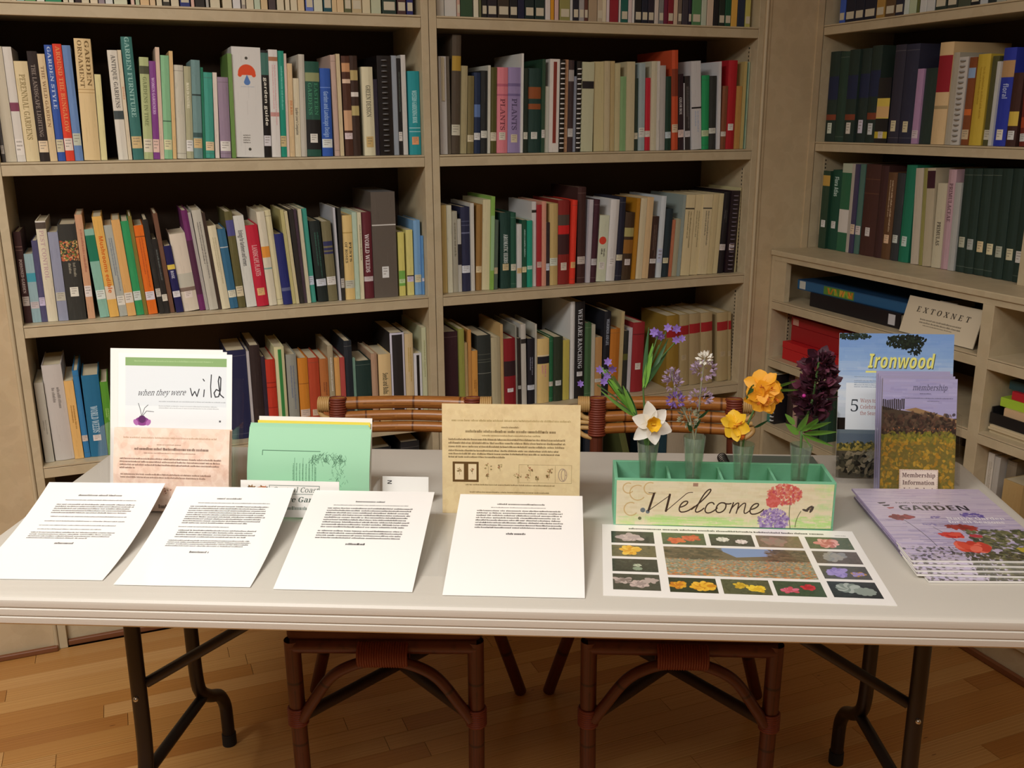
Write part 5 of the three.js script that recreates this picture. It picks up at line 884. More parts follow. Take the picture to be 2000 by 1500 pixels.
// green leaflets
{
  const turn = -0.09, x = -0.381, tilt = 0.27;
  brochureHolder('clear brochure holder with green leaflets in front of the left chair', x + 0.004, 1.655, turn, 0.244, 0.17, 0.05, 0.056, tilt);
  const t = tex(720, 460, (c, w, h) => {
    c.fillStyle = '#9ccfaa'; c.fillRect(0, 0, w, h); c.strokeStyle = '#3c6c4c'; c.lineWidth = 4; c.beginPath(); c.moveTo(88, 160); c.lineTo(88, 132); c.lineTo(430, 132); c.stroke();
    for (let i = 0; i < 90; i++) { c.strokeStyle = 'rgba(40,84,56,.75)'; c.lineWidth = rr(1, 2.5); const a = rr(380, 580), b = 130 + Math.abs(a - 480) * 0.2 + rr(0, 40); c.beginPath(); c.moveTo(a, b); c.quadraticCurveTo(a + rr(-24, 24), b + 20, a + rr(-30, 30), b + rr(-8, 50)); c.stroke(); }
    c.lineWidth = 2; for (const [a, b] of [[280, 300], [330, 310], [366, 318], [400, 300]]) { c.beginPath(); c.moveTo(a, 170); c.lineTo(a, b); c.stroke(); } c.save(); c.translate(270, 320); c.rotate(-Math.PI / 2); bars(c, 0, 0, 120, 150, 8, '#4c7c5c', 0.8, 0.4); c.restore();
    for (let i = 0; i < 30; i++) { c.strokeStyle = 'rgba(40,84,56,.6)'; c.beginPath(); const a = rr(500, 590), b = rr(220, 330); c.moveTo(a, b); c.lineTo(a + rr(-20, 20), b + rr(-30, 30)); c.stroke(); }
  });
  standing('leaflet', 'white sheet rearmost behind the green leaflets', 'leaflet', x + 0.006, 1.698, turn, 0.218, 0.158, tilt, 0.003, M.white, 'papers in the green leaflet holder');
  standing('leaflet', 'yellow sheet between the white sheet and the green leaflets', 'leaflet', x + 0.004, 1.693, turn, 0.216, 0.152, tilt, 0.003, std({ color: '#ecd850', roughness: 0.7 }), 'papers in the green leaflet holder');
  const plainGreen = std({ color: '#a0d2ae', roughness: 0.65 });
  for (let i = 0; i < 3; i++) standing('leaflet', ['green folded leaflet rearmost of three', 'green folded leaflet in the middle of three', 'green folded leaflet with a line drawing of a tree, foremost of three'][i], 'leaflet', x - 0.003 + i * 0.002, 1.687 - i * 0.006, turn, 0.226 + i * 0.003, 0.149 - i * 0.002, tilt, 0.003, i < 2 ? plainGreen : std({ map: t, roughness: 0.6 }), 'papers in the green leaflet holder', 0.006 + i * 0.002);
  const card = tex(512, 200, (c, w, h) => {
    c.fillStyle = '#f0eee8'; c.fillRect(0, 0, w, h); for (let i = 0; i < 46; i++) { c.fillStyle = ['#8a6438', '#4a3424', '#b88a50', '#c06838'][i % 4]; c.beginPath(); c.ellipse(rr(40, 140), rr(34, 62), rr(3, 14), rr(2, 7), rnd() * 3, 0, 7); c.fill(); }
    c.fillStyle = '#4a5a50'; c.font = 'italic 38px serif'; c.fillText('Central Coast', 165, 62); c.strokeStyle = '#6a7a70'; c.lineWidth = 3; c.strokeRect(150, 26, 260, 46); c.font = 'italic bold 40px serif'; c.fillText('Care Garden', 190, 116); bars(c, 170, 140, 260, 22, 1, '#7a8a80', 1, 0.9);
  });
  const s = thing('card_stand', 'white card with italic lettering in a clear stand before the green leaflets', 'card', onTable(-0.405, 1.632, 0.0004), -0.07);
  mesh('card', sheetGeo(0.182, [[0, 0.004], [-0.012, 0.07]], 0.0008), std({ map: card, roughness: 0.55 }), s);
  mesh('stand', [sheetGeo(0.184, [[-0.002, 0], [-0.0142, 0.07]], 0.0018), bx(-0.092, 0.092, 0, 0.002, -0.018, 0.014)], M.acrylic, s);
}
{
  const t = tex(256, 144, (c, w, h) => { c.fillStyle = '#f4f2ec'; c.fillRect(0, 0, w, h); c.save(); c.translate(28, 20); c.rotate(Math.PI / 2); c.fillStyle = '#3a3a38'; c.font = 'bold 34px sans-serif'; c.fillText('N', 0, 0); c.restore(); bars(c, 20, 90, 200, 40, 3, '#8a8884'); });
  const s = thing('card_stand', 'small blank-topped white card in a clear stand between leaflets and notice', 'card', onTable(-0.203, 1.706, 0.0004), -0.07);
  mesh('card', sheetGeo(0.088, [[0, 0.003], [-0.01, 0.05]], 0.0008), std({ map: t, roughness: 0.55 }), s);
  mesh('stand', [sheetGeo(0.094, [[-0.002, 0], [-0.0135, 0.057]], 0.0018), bx(-0.047, 0.047, 0, 0.002, -0.04, 0.012)], M.acrylic, s);
}
// cream notice
{
  const t = tex(1000, 800, (c, w, h) => {
    c.fillStyle = '#dcc698'; c.fillRect(0, 0, w, h); for (let i = 0; i < 500; i++) { c.fillStyle = rnd() < 0.5 ? 'rgba(240,220,170,.1)' : 'rgba(180,150,100,.08)'; c.beginPath(); c.ellipse(rnd() * w, rnd() * h, rr(10, 50), rr(8, 30), rnd() * 3, 0, 7); c.fill(); }
    bars(c, 70, 112, 860, 20, 1, '#a08a58', 1, 0.8); bars(c, 430, 160, 130, 18, 1, '#7a6640', 1, 0.8); bars(c, 170, 188, 650, 26, 1, '#6a5634', 1, 0.8); bars(c, 290, 222, 420, 16, 1, '#8a744a', 1, 0.8); bars(c, 46, 250, 880, 78, 3, '#665232', 0.95); bars(c, 46, 332, 820, 70, 3, '#5c4a2c', 0.5);
    c.strokeStyle = '#5c4014'; c.lineWidth = 16; c.strokeRect(84, 428, 82, 132); c.strokeRect(182, 428, 76, 132); c.fillStyle = '#e2cfa8'; c.fillRect(94, 438, 62, 112); c.fillRect(192, 438, 56, 112);
    const plant = (a, b, s) => { for (let i = 0; i < 9; i++) { c.fillStyle = ['#7a6a34', '#a06848', '#6a5630'][i % 3]; c.globalAlpha = 0.75; c.beginPath(); c.ellipse(a + rr(-s, s), b + rr(-s, s), rr(3, 9), rr(2, 7), rnd() * 3, 0, 7); c.fill(); } c.globalAlpha = 1; c.strokeStyle = '#7a6a44'; c.lineWidth = 2; c.beginPath(); c.moveTo(a, b); c.lineTo(a + 3, b + s * 2.6); c.stroke(); };
    for (const [a, b, s] of [[124, 480, 14], [218, 480, 12], [335, 450, 26], [330, 516, 12], [420, 450, 14], [550, 510, 26], [640, 460, 22], [620, 520, 12], [690, 530, 12], [780, 480, 20], [770, 520, 10]]) plant(a, b, s);
    c.strokeStyle = '#8a744a'; c.lineWidth = 2; c.strokeRect(560, 436, 380, 132); c.beginPath(); c.moveTo(822, 440); c.lineTo(822, 566); c.stroke(); c.strokeStyle = '#a08a78'; c.lineWidth = 5; c.beginPath(); c.ellipse(876, 508, 30, 46, 0, 0, 7); c.ellipse(880, 508, 14, 40, 0, 0, 7); c.stroke();
    bars(c, 170, 582, 650, 16, 1, '#7a6640', 1, 0.7); bars(c, 200, 636, 580, 16, 1, '#7a6640', 1, 0.7);
  });
  const g = thing('notice_sign', 'cream notice with botanical pictures standing in a clear holder', 'sign', onTable(-0.0035, 1.652, 0.0004), -0.06);
  mesh('notice', sheetGeo(0.252, lean(0.203, 0.026), 0.0012), std({ map: t, roughness: 0.5 }), g);
  mesh('holder', [sheetGeo(0.254, [[-0.003, 0], [-0.0292, 0.2]], 0.002), bx(-0.127, 0.127, 0, 0.002, -0.07, -0.004)], M.acrylic, g);
}
// photo poster lying flat
{
  const photo = (c, X, Y, W, H, bg, spots) => { c.save(); c.beginPath(); c.rect(X, Y, W, H); c.clip(); c.fillStyle = bg[0]; c.fillRect(X, Y, W, H); for (let i = 0; i < 160; i++) { c.fillStyle = bg[i % bg.length]; c.globalAlpha = 0.5; c.beginPath(); c.ellipse(X + rnd() * W, Y + rnd() * H, rr(3, 18), rr(2, 8), rnd() * 3, 0, 7); c.fill(); } c.globalAlpha = 1; for (const [fx, fy, r, col, n] of spots) for (let i = 0; i < n; i++) { c.fillStyle = col[i % col.length]; c.beginPath(); const a = (i / n) * 6.28, k = n > 12 ? rr(0, 1) : 0.6; c.ellipse(X + fx * W + Math.cos(a) * r * k, Y + fy * H + Math.sin(a) * r * 0.7 * k, r * 0.5, r * 0.34, a, 0, 7); c.fill(); } c.restore(); };
  const t = tex(1400, 860, (c, w, h) => {
    c.fillStyle = '#f1efea'; c.fillRect(0, 0, w, h); c.fillStyle = '#38342e'; bars(c, 150, 40, 1080, 26, 1, '#2c2824', 1, 0.8); bars(c, 1290, 62, 60, 12, 1, '#4a4640');
    const dk = ['#2c3028', '#3c4438', '#4c5244', '#22261e'], gr = ['#4c5a3c', '#3c4a30', '#6a6c4c', '#54603c'], cx = [50, 330, 592, 850, 1120], W = 236, H = 150;
    photo(c, cx[0], 90, W, H, dk, [[0.45, 0.5, 60, ['#c8b8b4', '#b0a0a0'], 26]]); photo(c, cx[1], 90, W, H, gr, [[0.3, 0.65, 44, ['#c8522c', '#d8703c'], 20], [0.7, 0.4, 40, ['#c04c30', '#d4663c'], 20]]); photo(c, cx[2], 90, W, H, dk, [[0.3, 0.45, 34, ['#e4e2d8', '#c8c8bc'], 9], [0.72, 0.6, 32, ['#e8e0dc', '#ccc0bc'], 9]]); photo(c, cx[3], 90, W, H, ['#7a6a4c', '#6a6a44', '#8a7a58'], [[0.4, 0.5, 60, ['#a0826c', '#96886c'], 22]]); photo(c, cx[4], 90, W, H, gr, [[0.45, 0.5, 58, ['#d88c84', '#e4a8a0', '#c06c64'], 24]]);
    photo(c, cx[0], 268, W, 144, ['#6a6444', '#4c4c34', '#5a5640'], [[0.4, 0.45, 56, ['#e8b42c', '#dca01c', '#f0c84c'], 16]]); photo(c, cx[0], 440, W, 150, dk, [[0.55, 0.5, 20, ['#c8d0b8', '#a0ac94'], 14], [0.55, 0.75, 24, ['#8a9c84'], 10]]); photo(c, cx[0], 618, W, 176, ['#4c4c40', '#3a3c30'], [[0.2, 0.4, 40, ['#c0b0a8', '#8a7c74'], 20], [0.55, 0.6, 46, ['#c8b4ac', '#a0908a'], 24], [0.8, 0.35, 36, ['#b8a8a0'], 16]]);
    photo(c, cx[4], 268, W, 150, ['#5c5048', '#6a6054', '#4c443c'], [[0.45, 0.4, 60, ['#8a8c8c', '#9c9890'], 18]]); photo(c, cx[4], 446, W, 150, ['#4c4a44', '#5a5448'], [[0.35, 0.5, 52, ['#8c7cc0', '#a494d0'], 22], [0.75, 0.6, 34, ['#b88a4c', '#9c8cc8'], 14]]); photo(c, cx[4], 624, W, 172, ['#1e2420', '#2c342e', '#39453c'], [[0.4, 0.4, 60, ['#7c8a80', '#aab4ac'], 12], [0.7, 0.6, 50, ['#8c988e'], 10]]);
    photo(c, cx[1], 640, W, 160, ['#2c3420', '#3c4428'], [[0.2, 0.5, 40, ['#e0a424', '#c87c1c'], 18], [0.7, 0.55, 50, ['#e8b430', '#d08c1c', '#f0c040'], 26]]); photo(c, cx[2], 640, W, 160, ['#54583c', '#3c4028', '#6a6a48'], [[0.4, 0.4, 34, ['#d8b434', '#c09c24'], 14], [0.72, 0.6, 40, ['#f0d040', '#dcb42c'], 18]]); photo(c, cx[3], 640, W, 160, ['#3c5038', '#4c5c40', '#2c3c2c'], [[0.3, 0.6, 38, ['#c84c5c', '#d8708c'], 18], [0.72, 0.4, 36, ['#cc2c3c', '#b01c2c'], 18]]);
    // the landscape in the middle
    const X = 330, Y = 268, LW = 756, LH = 344; c.save(); c.beginPath(); c.rect(X, Y, LW, LH); c.clip(); c.fillStyle = '#6a5e44'; c.fillRect(X, Y, LW, LH); c.fillStyle = '#7c98c4'; c.beginPath(); c.moveTo(X + LW * 0.36, Y); c.lineTo(X + LW * 0.86, Y); c.lineTo(X + LW * 0.74, Y + LH * 0.26); c.lineTo(X + LW * 0.5, Y + LH * 0.33); c.fill();
    for (let i = 0; i < 500; i++) { c.fillStyle = ['#5a4c34', '#4c4430', '#74684c', '#3c3a28'][i % 4]; c.globalAlpha = 0.6; const s = rnd() < 0.5; c.beginPath(); c.ellipse(X + LW * (s ? rr(0, 0.4) : rr(0.72, 1)), Y + LH * rr(0, 0.5), rr(6, 26), rr(4, 14), 0, 0, 7); c.fill(); } c.globalAlpha = 1; c.fillStyle = '#8a8a74'; c.fillRect(X, Y + LH * 0.44, LW, LH * 0.56);
    for (let i = 0; i < 1500; i++) { const v = rr(0.42, 1); c.fillStyle = ['#c8803c', '#d89a4c', '#8a8a6c', '#b8b8a4', '#6a7050', '#c06030', '#a8a08c'][rnd() * 7 | 0]; c.globalAlpha = 0.8; c.beginPath(); c.ellipse(X + rnd() * LW, Y + v * LH, 2 + v * 8, 1.5 + v * 4, 0, 0, 7); c.fill(); } c.globalAlpha = 1; c.restore();
  });
  const prof = [[0.134, 0.0002], [0.05, 0.0002], [-0.05, 0.0003], [-0.132, 0.0016]];
  solo('photo_poster', sheetGeo(0.436, prof.map(([z, y]) => [z, y]), 0.0008), phys({ map: t, roughness: 0.4, clearcoat: 0.5, clearcoatRoughness: 0.15 }), 'laminated poster of fourteen flower photographs lying in front of the planter', 'poster', onTable(0.366, 1.449), -0.085);
}
// ---------- the planter box and its vases ----------
const PT = -0.07, PX = 0.375, PD = 1.632;
{
  const g = thing('planter_box', 'mint green four-compartment planter box with a painted welcome front', 'planter', onTable(PX, PD, 0), PT), W = 0.384, Dp = 0.098, H = 0.09, th = 0.0065;
  const mint = std({ color: '#79bd98', roughness: 0.6, bumpMap: speck, bumpScale: 0.0004, map: paintTex });
  mesh('base', bx(-W / 2, W / 2, 0, th, -Dp / 2, Dp / 2), mint, g);
  mesh('back_board', bx(-W / 2, W / 2, th, H, -Dp / 2, -Dp / 2 + th, 0.001), mint, g);
  mesh('front_board', bx(-W / 2, W / 2, th, H, Dp / 2 - th, Dp / 2, 0.001), mint, g);
  for (const s of [-1, 1]) mesh('end_board', bx(Math.min(s * W / 2, s * (W / 2 - th)), Math.max(s * W / 2, s * (W / 2 - th)), th, H, -Dp / 2 + th, Dp / 2 - th, 0.001), mint, g);
  for (const k of [-1, 0, 1]) mesh('divider', bx(k * 0.0928 - 0.0022, k * 0.0928 + 0.0022, th, H - 0.008, -Dp / 2 + th, Dp / 2 - th), mint, g);
  const t = tex(1400, 320, (c, w, h) => {
    c.fillStyle = '#e4d8b8'; c.fillRect(0, 0, w, h);
    for (let i = 0; i < 900; i++) { const X = rnd() * w, Y = rnd() * h, low = Y > h * 0.72 || X > w * 0.9; c.fillStyle = low ? ['rgba(190,220,130,.16)', 'rgba(170,214,140,.16)'][i % 2] : ['rgba(240,224,186,.14)', 'rgba(206,180,136,.12)', 'rgba(214,206,150,.12)'][i % 3]; c.fillRect(X, Y, rr(20, 110), rr(6, 26)); }
    c.fillStyle = 'rgba(178,218,130,.55)'; for (let i = 0; i < 60; i++) c.fillRect(w * 0.15 + rnd() * w * 0.4, h * rr(0.76, 0.95), rr(40, 130), rr(4, 12)); for (let i = 0; i < 60; i++) c.fillRect(w * 0.8 + rnd() * w * 0.18, h * rr(0.7, 0.96), rr(20, 70), rr(4, 12));
    c.strokeStyle = 'rgba(190,150,84,.6)'; c.lineWidth = 7; for (const [a, b, r] of [[110, 200, 44], [150, 90, 50], [90, 60, 34], [230, 60, 40]]) { c.beginPath(); c.arc(a, b, r, 0.6, 5.2); c.stroke(); }
    c.fillStyle = '#6a7478'; c.beginPath(); c.arc(186, 206, 16, 0, 7); c.arc(218, 216, 13, 0, 7); c.fill(); c.fillStyle = '#6a6a48'; c.beginPath(); c.arc(168, 262, 11, 0, 7); c.fill(); c.fillStyle = '#a4826c'; c.fillRect(500, 18, 32, 22);
    c.save(); c.translate(30, 14); c.scale(0.9, 0.9); // "Welcome" in a sloped hand
    c.strokeStyle = '#3c2818'; c.lineCap = c.lineJoin = 'round';
    const pen = (lw, ...segs) => { c.lineWidth = lw; c.beginPath(); for (const s of segs) { if (s.length === 2) c.moveTo(...s); else c.bezierCurveTo(...s); } c.stroke(); };
    const ln = (lw, a, b, e, f) => { c.lineWidth = lw; c.beginPath(); c.moveTo(a, b); c.lineTo(e, f); c.stroke(); };
    ln(4, 212, 84, 262, 84); ln(15, 250, 88, 214, 216); ln(5, 212, 218, 366, 96); ln(15, 362, 94, 338, 216); ln(5, 336, 220, 470, 92); pen(5, [470, 92], [486, 74, 506, 74, 522, 74]);
    pen(9, [436, 186], [486, 176, 506, 136, 476, 140], [436, 146, 414, 222, 452, 222], [486, 222, 514, 200, 540, 178]);
    pen(9, [520, 200], [600, 130, 664, 56, 646, 48], [610, 46, 560, 170, 548, 204], [544, 236, 584, 214, 606, 190]);
    pen(9, [676, 158], [670, 136, 634, 144, 622, 176], [606, 214, 622, 230, 650, 222], [672, 214, 690, 198, 700, 186]);
    pen(9, [742, 146], [704, 140, 686, 186, 694, 208], [706, 232, 752, 216, 760, 178], [764, 158, 756, 146, 742, 146], [760, 156, 780, 156, 796, 150]);
    pen(9, [812, 144], [806, 170, 796, 200, 790, 220]); pen(8, [796, 196], [816, 160, 846, 134, 850, 150], [850, 166, 842, 196, 836, 222]); pen(8, [842, 196], [862, 160, 892, 134, 898, 150], [900, 170, 884, 208, 894, 220], [904, 226, 920, 210, 930, 200]);
    pen(9, [942, 190], [984, 182, 1004, 144, 976, 146], [936, 150, 914, 224, 952, 226], [984, 226, 1010, 208, 1026, 190]);
    c.restore(); const head = (a, b, rx, ry, cols) => { for (let i = 0; i < 330; i++) { const q = rnd() * 6.28, k = Math.sqrt(rnd()); c.fillStyle = cols[rnd() * cols.length | 0]; c.globalAlpha = 0.75; c.beginPath(); c.ellipse(a + Math.cos(q) * rx * k, b + Math.sin(q) * ry * k, rr(5, 13), rr(4, 10), rnd() * 3, 0, 7); c.fill(); } c.globalAlpha = 1; };
    c.strokeStyle = '#6c7048'; c.lineWidth = 5; c.beginPath(); c.moveTo(1120, 120); c.quadraticCurveTo(1110, 210, 1130, 310); c.moveTo(1160, 300); c.quadraticCurveTo(1160, 240, 1190, 190); c.stroke();
    head(1080, 82, 108, 66, ['#cf5a50', '#d87a68', '#c04a58', '#e09a88', '#d06a4c']); head(1010, 130, 40, 34, ['#cf5a50', '#d8706a']); head(1020, 262, 96, 84, ['#8a70a8', '#a48cc0', '#74589a', '#b8a4cc']);
    c.fillStyle = '#4a4038'; for (const [a, b, r, q] of [[1240, 170, 26, -0.7], [1256, 178, 24, -1.1], [1216, 184, 20, 0.3]]) { c.beginPath(); c.ellipse(a, b, r, r * 0.36, q, 0, 7); c.fill(); } c.fillStyle = '#8a7a64'; c.beginPath(); c.ellipse(1246, 172, 9, 5, -0.8, 0, 7); c.fill();
  });
  const fp = bx(-W / 2 + 0.004, W / 2 - 0.004, 0.004, H - 0.003, Dp / 2, Dp / 2 + 0.0012), uv = fp.attributes.uv, p = fp.attributes.position; for (let i = 0; i < uv.count; i++) uv.setXY(i, (p.getX(i) + W / 2) / W, p.getY(i) / H);
  mesh('painted_front', fp, std({ map: t, roughness: 0.55 }), g);
}
const pl = (a, z, y) => [PX + a * Math.cos(PT) + z * Math.sin(PT), y, -PD - a * Math.sin(PT) + z * Math.cos(PT)];
const VX = [-0.132, -0.05, 0.036, 0.137];
const VL = ['narrow clear glass bud vase holding the daffodil', 'narrow clear glass bud vase holding pale purple sage', 'narrow clear glass bud vase holding yellow flowers', 'narrow clear glass bud vase holding the dark purple flower'];
VX.forEach((a, i) => {
  const h = 0.137 + (i === 1 ? 0.012 : 0), g = thing('bud_vase', VL[i], 'vase', pl(a, 0.004, TT + 0.0068), PT);
  const prof = [[0.0001, 0], [0.0095, 0], [0.0105, 0.002], [0.0105, 0.012], [0.0118, 0.05], [0.0145, 0.1], [0.0185, h], [0.0175, h + 0.0004], [0.0132, 0.1], [0.0104, 0.05], [0.0088, 0.014], [0.0001, 0.012]].map(([r, y]) => new THREE.Vector2(r * 1.08, y));
  mesh('glass', new THREE.LatheGeometry(prof, 20), M.glass, g);
  const w = new THREE.LatheGeometry([[0.0001, 0.0125], [0.0085, 0.0145], [0.0101, 0.05], [0.0112, 0.072], [0.0001, 0.072]].map(([r, y]) => new THREE.Vector2(r, y)), 14);
  mesh('water', w, phys({ color: '#d4e0c8', transmission: 1, roughness: 0.02, ior: 1.33, thickness: 0 }), g);
});
// petals, leaves
function petal(L, W, cup = 0.2, tip = 0.5, n = 6, twist = 0) {   // along +y, facing +z
  const pos = [], idx = [];
  for (let i = 0; i <= n; i++) { const s = i / n, w = W * Math.pow(Math.sin(Math.PI * Math.min(0.999, Math.pow(s, tip) * 0.96 + 0.02)), 0.8) / 2, z = cup * L * s * s; for (const k of [-1, 0, 1]) pos.push(k * w, L * s, z + Math.abs(k) * w * 0.35 + k * w * twist * s); }
  for (let i = 0; i < n; i++) for (let k = 0; k < 2; k++) { const a = i * 3 + k; idx.push(a, a + 1, a + 4, a, a + 4, a + 3); }
  const g = new THREE.BufferGeometry(); g.setAttribute('position', new THREE.Float32BufferAttribute(pos, 3)); g.setIndex(idx); g.computeVertexNormals(); return g;
}
const aim = (g, p, dir, roll = 0) => { g.rotateY(roll); g.applyQuaternion(new THREE.Quaternion().setFromUnitVectors(V(0, 1, 0), V(...dir).normalize())); g.translate(...p); return g; };
const face = (g, p, dir, roll = 0) => { g.rotateZ(roll); g.applyQuaternion(new THREE.Quaternion().setFromUnitVectors(V(0, 0, 1), V(...dir).normalize())); g.translate(...p); return g; };
const thin = (c, tr = 0.3, r = 0.6) => phys({ color: c, roughness: r, transmission: tr, thickness: 0, side: THREE.DoubleSide });
const FM = { white: thin('#f2f0e6', 0.25), yellow: thin('#f0c21c', 0.25), gold: thin('#f2ae1c', 0.25), orange: thin('#e0761c', 0.2), lilac: thin('#8a6cc0', 0.25), mauve: thin('#a892ac', 0.2), plum: std({ color: '#3c1626', roughness: 0.6 }), plum2: std({ color: '#5a2438', roughness: 0.6 }), green: thin('#78b044', 0.25, 0.5), deep: thin('#2c5a2c', 0.2, 0.5), stem: std({ color: '#4a6a34', roughness: 0.6 }), grey: std({ color: '#8a8a70', roughness: 0.7 }) };
const W3 = (x, y, dz = 0) => [x, y, -1.632 + dz];
{ // daffodil
  const g = thing('daffodil', 'white daffodil with a yellow cup in the first vase', 'flower', [0, 0, 0]), c = W3(0.243, 0.925, 0.018), d = [0.22, 0.22, 0.95];
  mesh('stem', tube([pl(VX[0], 0.004, TT + 0.02), pl(VX[0], 0.002, 0.86), [0.246, 0.9, -1.63], [0.245, 0.921, -1.626], c], 0.0024, 20, 7), FM.stem, g);
  for (let i = 0; i < 6; i++) { const p = petal(i % 2 ? 0.037 : 0.041, 0.027, 0.08 - (i % 3) * 0.06, 0.8); p.rotateZ(i * Math.PI / 3 + 0.16); p.translate(0, 0, i % 2 ? 0.0012 : 0); mesh('petal', face(p, c, d), FM.white, g); }
  const cup = new THREE.LatheGeometry([[0.004, 0], [0.0085, 0.003], [0.0105, 0.009], [0.0135, 0.0145], [0.0128, 0.0145], [0.0098, 0.009], [0.0075, 0.004], [0.001, 0.002]].map(([r, y]) => new THREE.Vector2(r, y)), 18); const cp = cup.attributes.position; for (let i = 0; i < cp.count; i++) if (cp.getY(i) > 0.013) { const q = 1 + 0.1 * Math.sin(Math.atan2(cp.getZ(i), cp.getX(i)) * 7); cp.setX(i, cp.getX(i) * q); cp.setZ(i, cp.getZ(i) * q); } cup.computeVertexNormals(); cup.rotateX(Math.PI / 2); cup.translate(0, 0, 0.002); mesh('cup', face(cup, c, d), FM.yellow, g);
  mesh('stamen', [0, 1, 2].map((i) => ball([c[0] + 0.004 + (i - 1) * 0.002, c[1] + 0.001, c[2] + 0.007], 0.0015)), FM.yellow, g);
}
function starFlower(p, r, mat, parent, n = 6, d = [rr(-0.5, 0.5), rr(-0.3, 0.6), 1]) { const l = []; for (let i = 0; i < n; i++) { const q = petal(r * 0.88, r * 0.6, 0.2, 0.7, 3); q.rotateZ(i * 2 * Math.PI / n); l.push(face(q, p, d)); } return mesh('blossom', l, mat, parent); }
{ // two leafy sprays behind the daffodil
  const base = pl(VX[0], 0.004, TT + 0.02), mid = pl(VX[0], 0.002, 0.88);
  const spray = (label, tips, blooms, root) => {
    const g = thing('purple_spray', label, 'flower');
    tips.forEach(([x, y, z], i) => { const a = root, b = [x, y, z]; const m1 = [a[0] + (b[0] - a[0]) * 0.45, a[1] + (b[1] - a[1]) * 0.5, a[2] - 0.004 * i]; mesh('stem', tube([base, [mid[0] + (i - 1) * 0.002, 0.86, mid[2] - 0.002], a, m1, b], 0.0013, 22, 5), FM.stem, g);
      for (let k = 0; k < 2; k++) { const dir = [b[0] - a[0] + rr(-0.03, 0.03), b[1] - a[1] + rr(-0.01, 0.02), rr(-0.02, 0.02)], L = Math.hypot(...dir) * rr(0.75, 0.95); mesh('leaf', aim(petal(L, 0.0085, rr(-0.05, 0.1), 0.7, 6), [a[0] + rr(-0.003, 0.003), a[1], a[2] + rr(-0.004, 0.004)], dir, rr(-0.8, 0.8)), rnd() < 0.5 ? FM.deep : FM.green, g); } });
    blooms.forEach(([x, y, r]) => starFlower(W3(x, y, rr(-0.01, 0.006)), r, FM.lilac, g)); return g;
  };
  spray('green leafy spray with purple blossoms leaning towards the notice', [W3(0.164, 1.02), W3(0.178, 1.005, -0.01), W3(0.15, 0.99, -0.006), W3(0.186, 0.985, 0.006)], [[0.167, 1.033, 0.009], [0.154, 1.016, 0.009], [0.176, 1.018, 0.01], [0.161, 0.998, 0.009], [0.167, 1.008, 0.009], [0.12, 0.992, 0.008]], [0.221, 0.93, -1.637]);
  spray('tall green spray with violet blossoms at the top above the daffodil', [W3(0.252, 1.078), W3(0.268, 1.084, -0.008), W3(0.282, 1.068, 0.004), W3(0.258, 1.06, -0.014)], [[0.252, 1.082, 0.012], [0.246, 1.086, 0.01], [0.269, 1.094, 0.009], [0.286, 1.09, 0.01], [0.284, 1.073, 0.009], [0.296, 1.072, 0.008], [0.259, 1.077, 0.009]], [0.231, 0.985, -1.636]);
}
{ // pale sage
  const base = pl(VX[1], 0.004, TT + 0.02), g = thing('sage_stems', 'pale mauve sage stems with whorled blooms in the second vase', 'flower');
  const whorl = (x, y, r, mat) => { const l = []; for (let i = 0; i < 70; i++) { const a = rnd() * 6.28, b = rr(-1, 1), q = Math.sqrt(1 - b * b), p = [x + Math.cos(a) * q * r, y + b * r * 0.75, -1.632 + Math.sin(a) * q * r * 0.8]; l.push(aim(petal(rr(0.006, 0.01), 0.0052, 0.2, 0.7, 2), p, [Math.cos(a) * q, b + 0.3, Math.sin(a) * q], rnd() * 6)); } mesh('whorl', l, mat, g); };
  const stem = (pts) => mesh('stem', tube([base, pl(VX[1], 0.003, 0.88), ...pts], 0.0014, 22, 6), FM.grey, g);
  stem([[0.31, 0.93, -1.633], [0.292, 0.965, -1.632], [0.281, 1.005, -1.632], [0.279, 1.02, -1.632]]); stem([[0.33, 0.93, -1.634], [0.331, 0.97, -1.633], [0.334, 1.02, -1.632], [0.336, 1.04, -1.632]]); stem([[0.318, 0.915, -1.63], [0.314, 0.935, -1.63]]);
  whorl(0.28, 1.008, 0.0095, FM.mauve); whorl(0.281, 0.994, 0.012, FM.mauve); whorl(0.335, 1.018, 0.017, FM.mauve); whorl(0.336, 1.038, 0.0085, FM.white); whorl(0.288, 0.964, 0.012, FM.lilac); whorl(0.331, 0.967, 0.0155, FM.mauve); whorl(0.314, 0.932, 0.0165, FM.grey);
  for (const [x, y, dx] of [[0.322, 0.91, 0.3], [0.33, 0.93, 0.6], [0.318, 0.905, -0.4]]) mesh('leaf', aim(petal(0.026, 0.008, 0.1, 0.7), [x, y, -1.63], [dx, 0.8, 0.3], 0.4), FM.deep, g);
}
function lily(g, p, d, r, mat, roll) { for (let i = 0; i < 6; i++) { const q = petal(r, r * (i % 2 ? 0.66 : 0.85), 0.3, 1.15, 5, i % 2 ? 0.3 : -0.25); q.rotateX(-0.55 + 0.2 * (i % 2)); q.rotateZ(i * Math.PI / 3 + roll); mesh('petal', face(q, p, d), mat, g); } mesh('stamen', [0, 1, 2, 3].map((k) => aim(new THREE.CylinderGeometry(0.0006, 0.0006, r * 0.7, 5), [p[0] + rr(-0.002, 0.002), p[1] + rr(-0.002, 0.002), p[2] + r * 0.3], [rr(-0.4, 0.4) + d[0], rr(-0.4, 0.4) + d[1], 1])), FM.orange, g); }
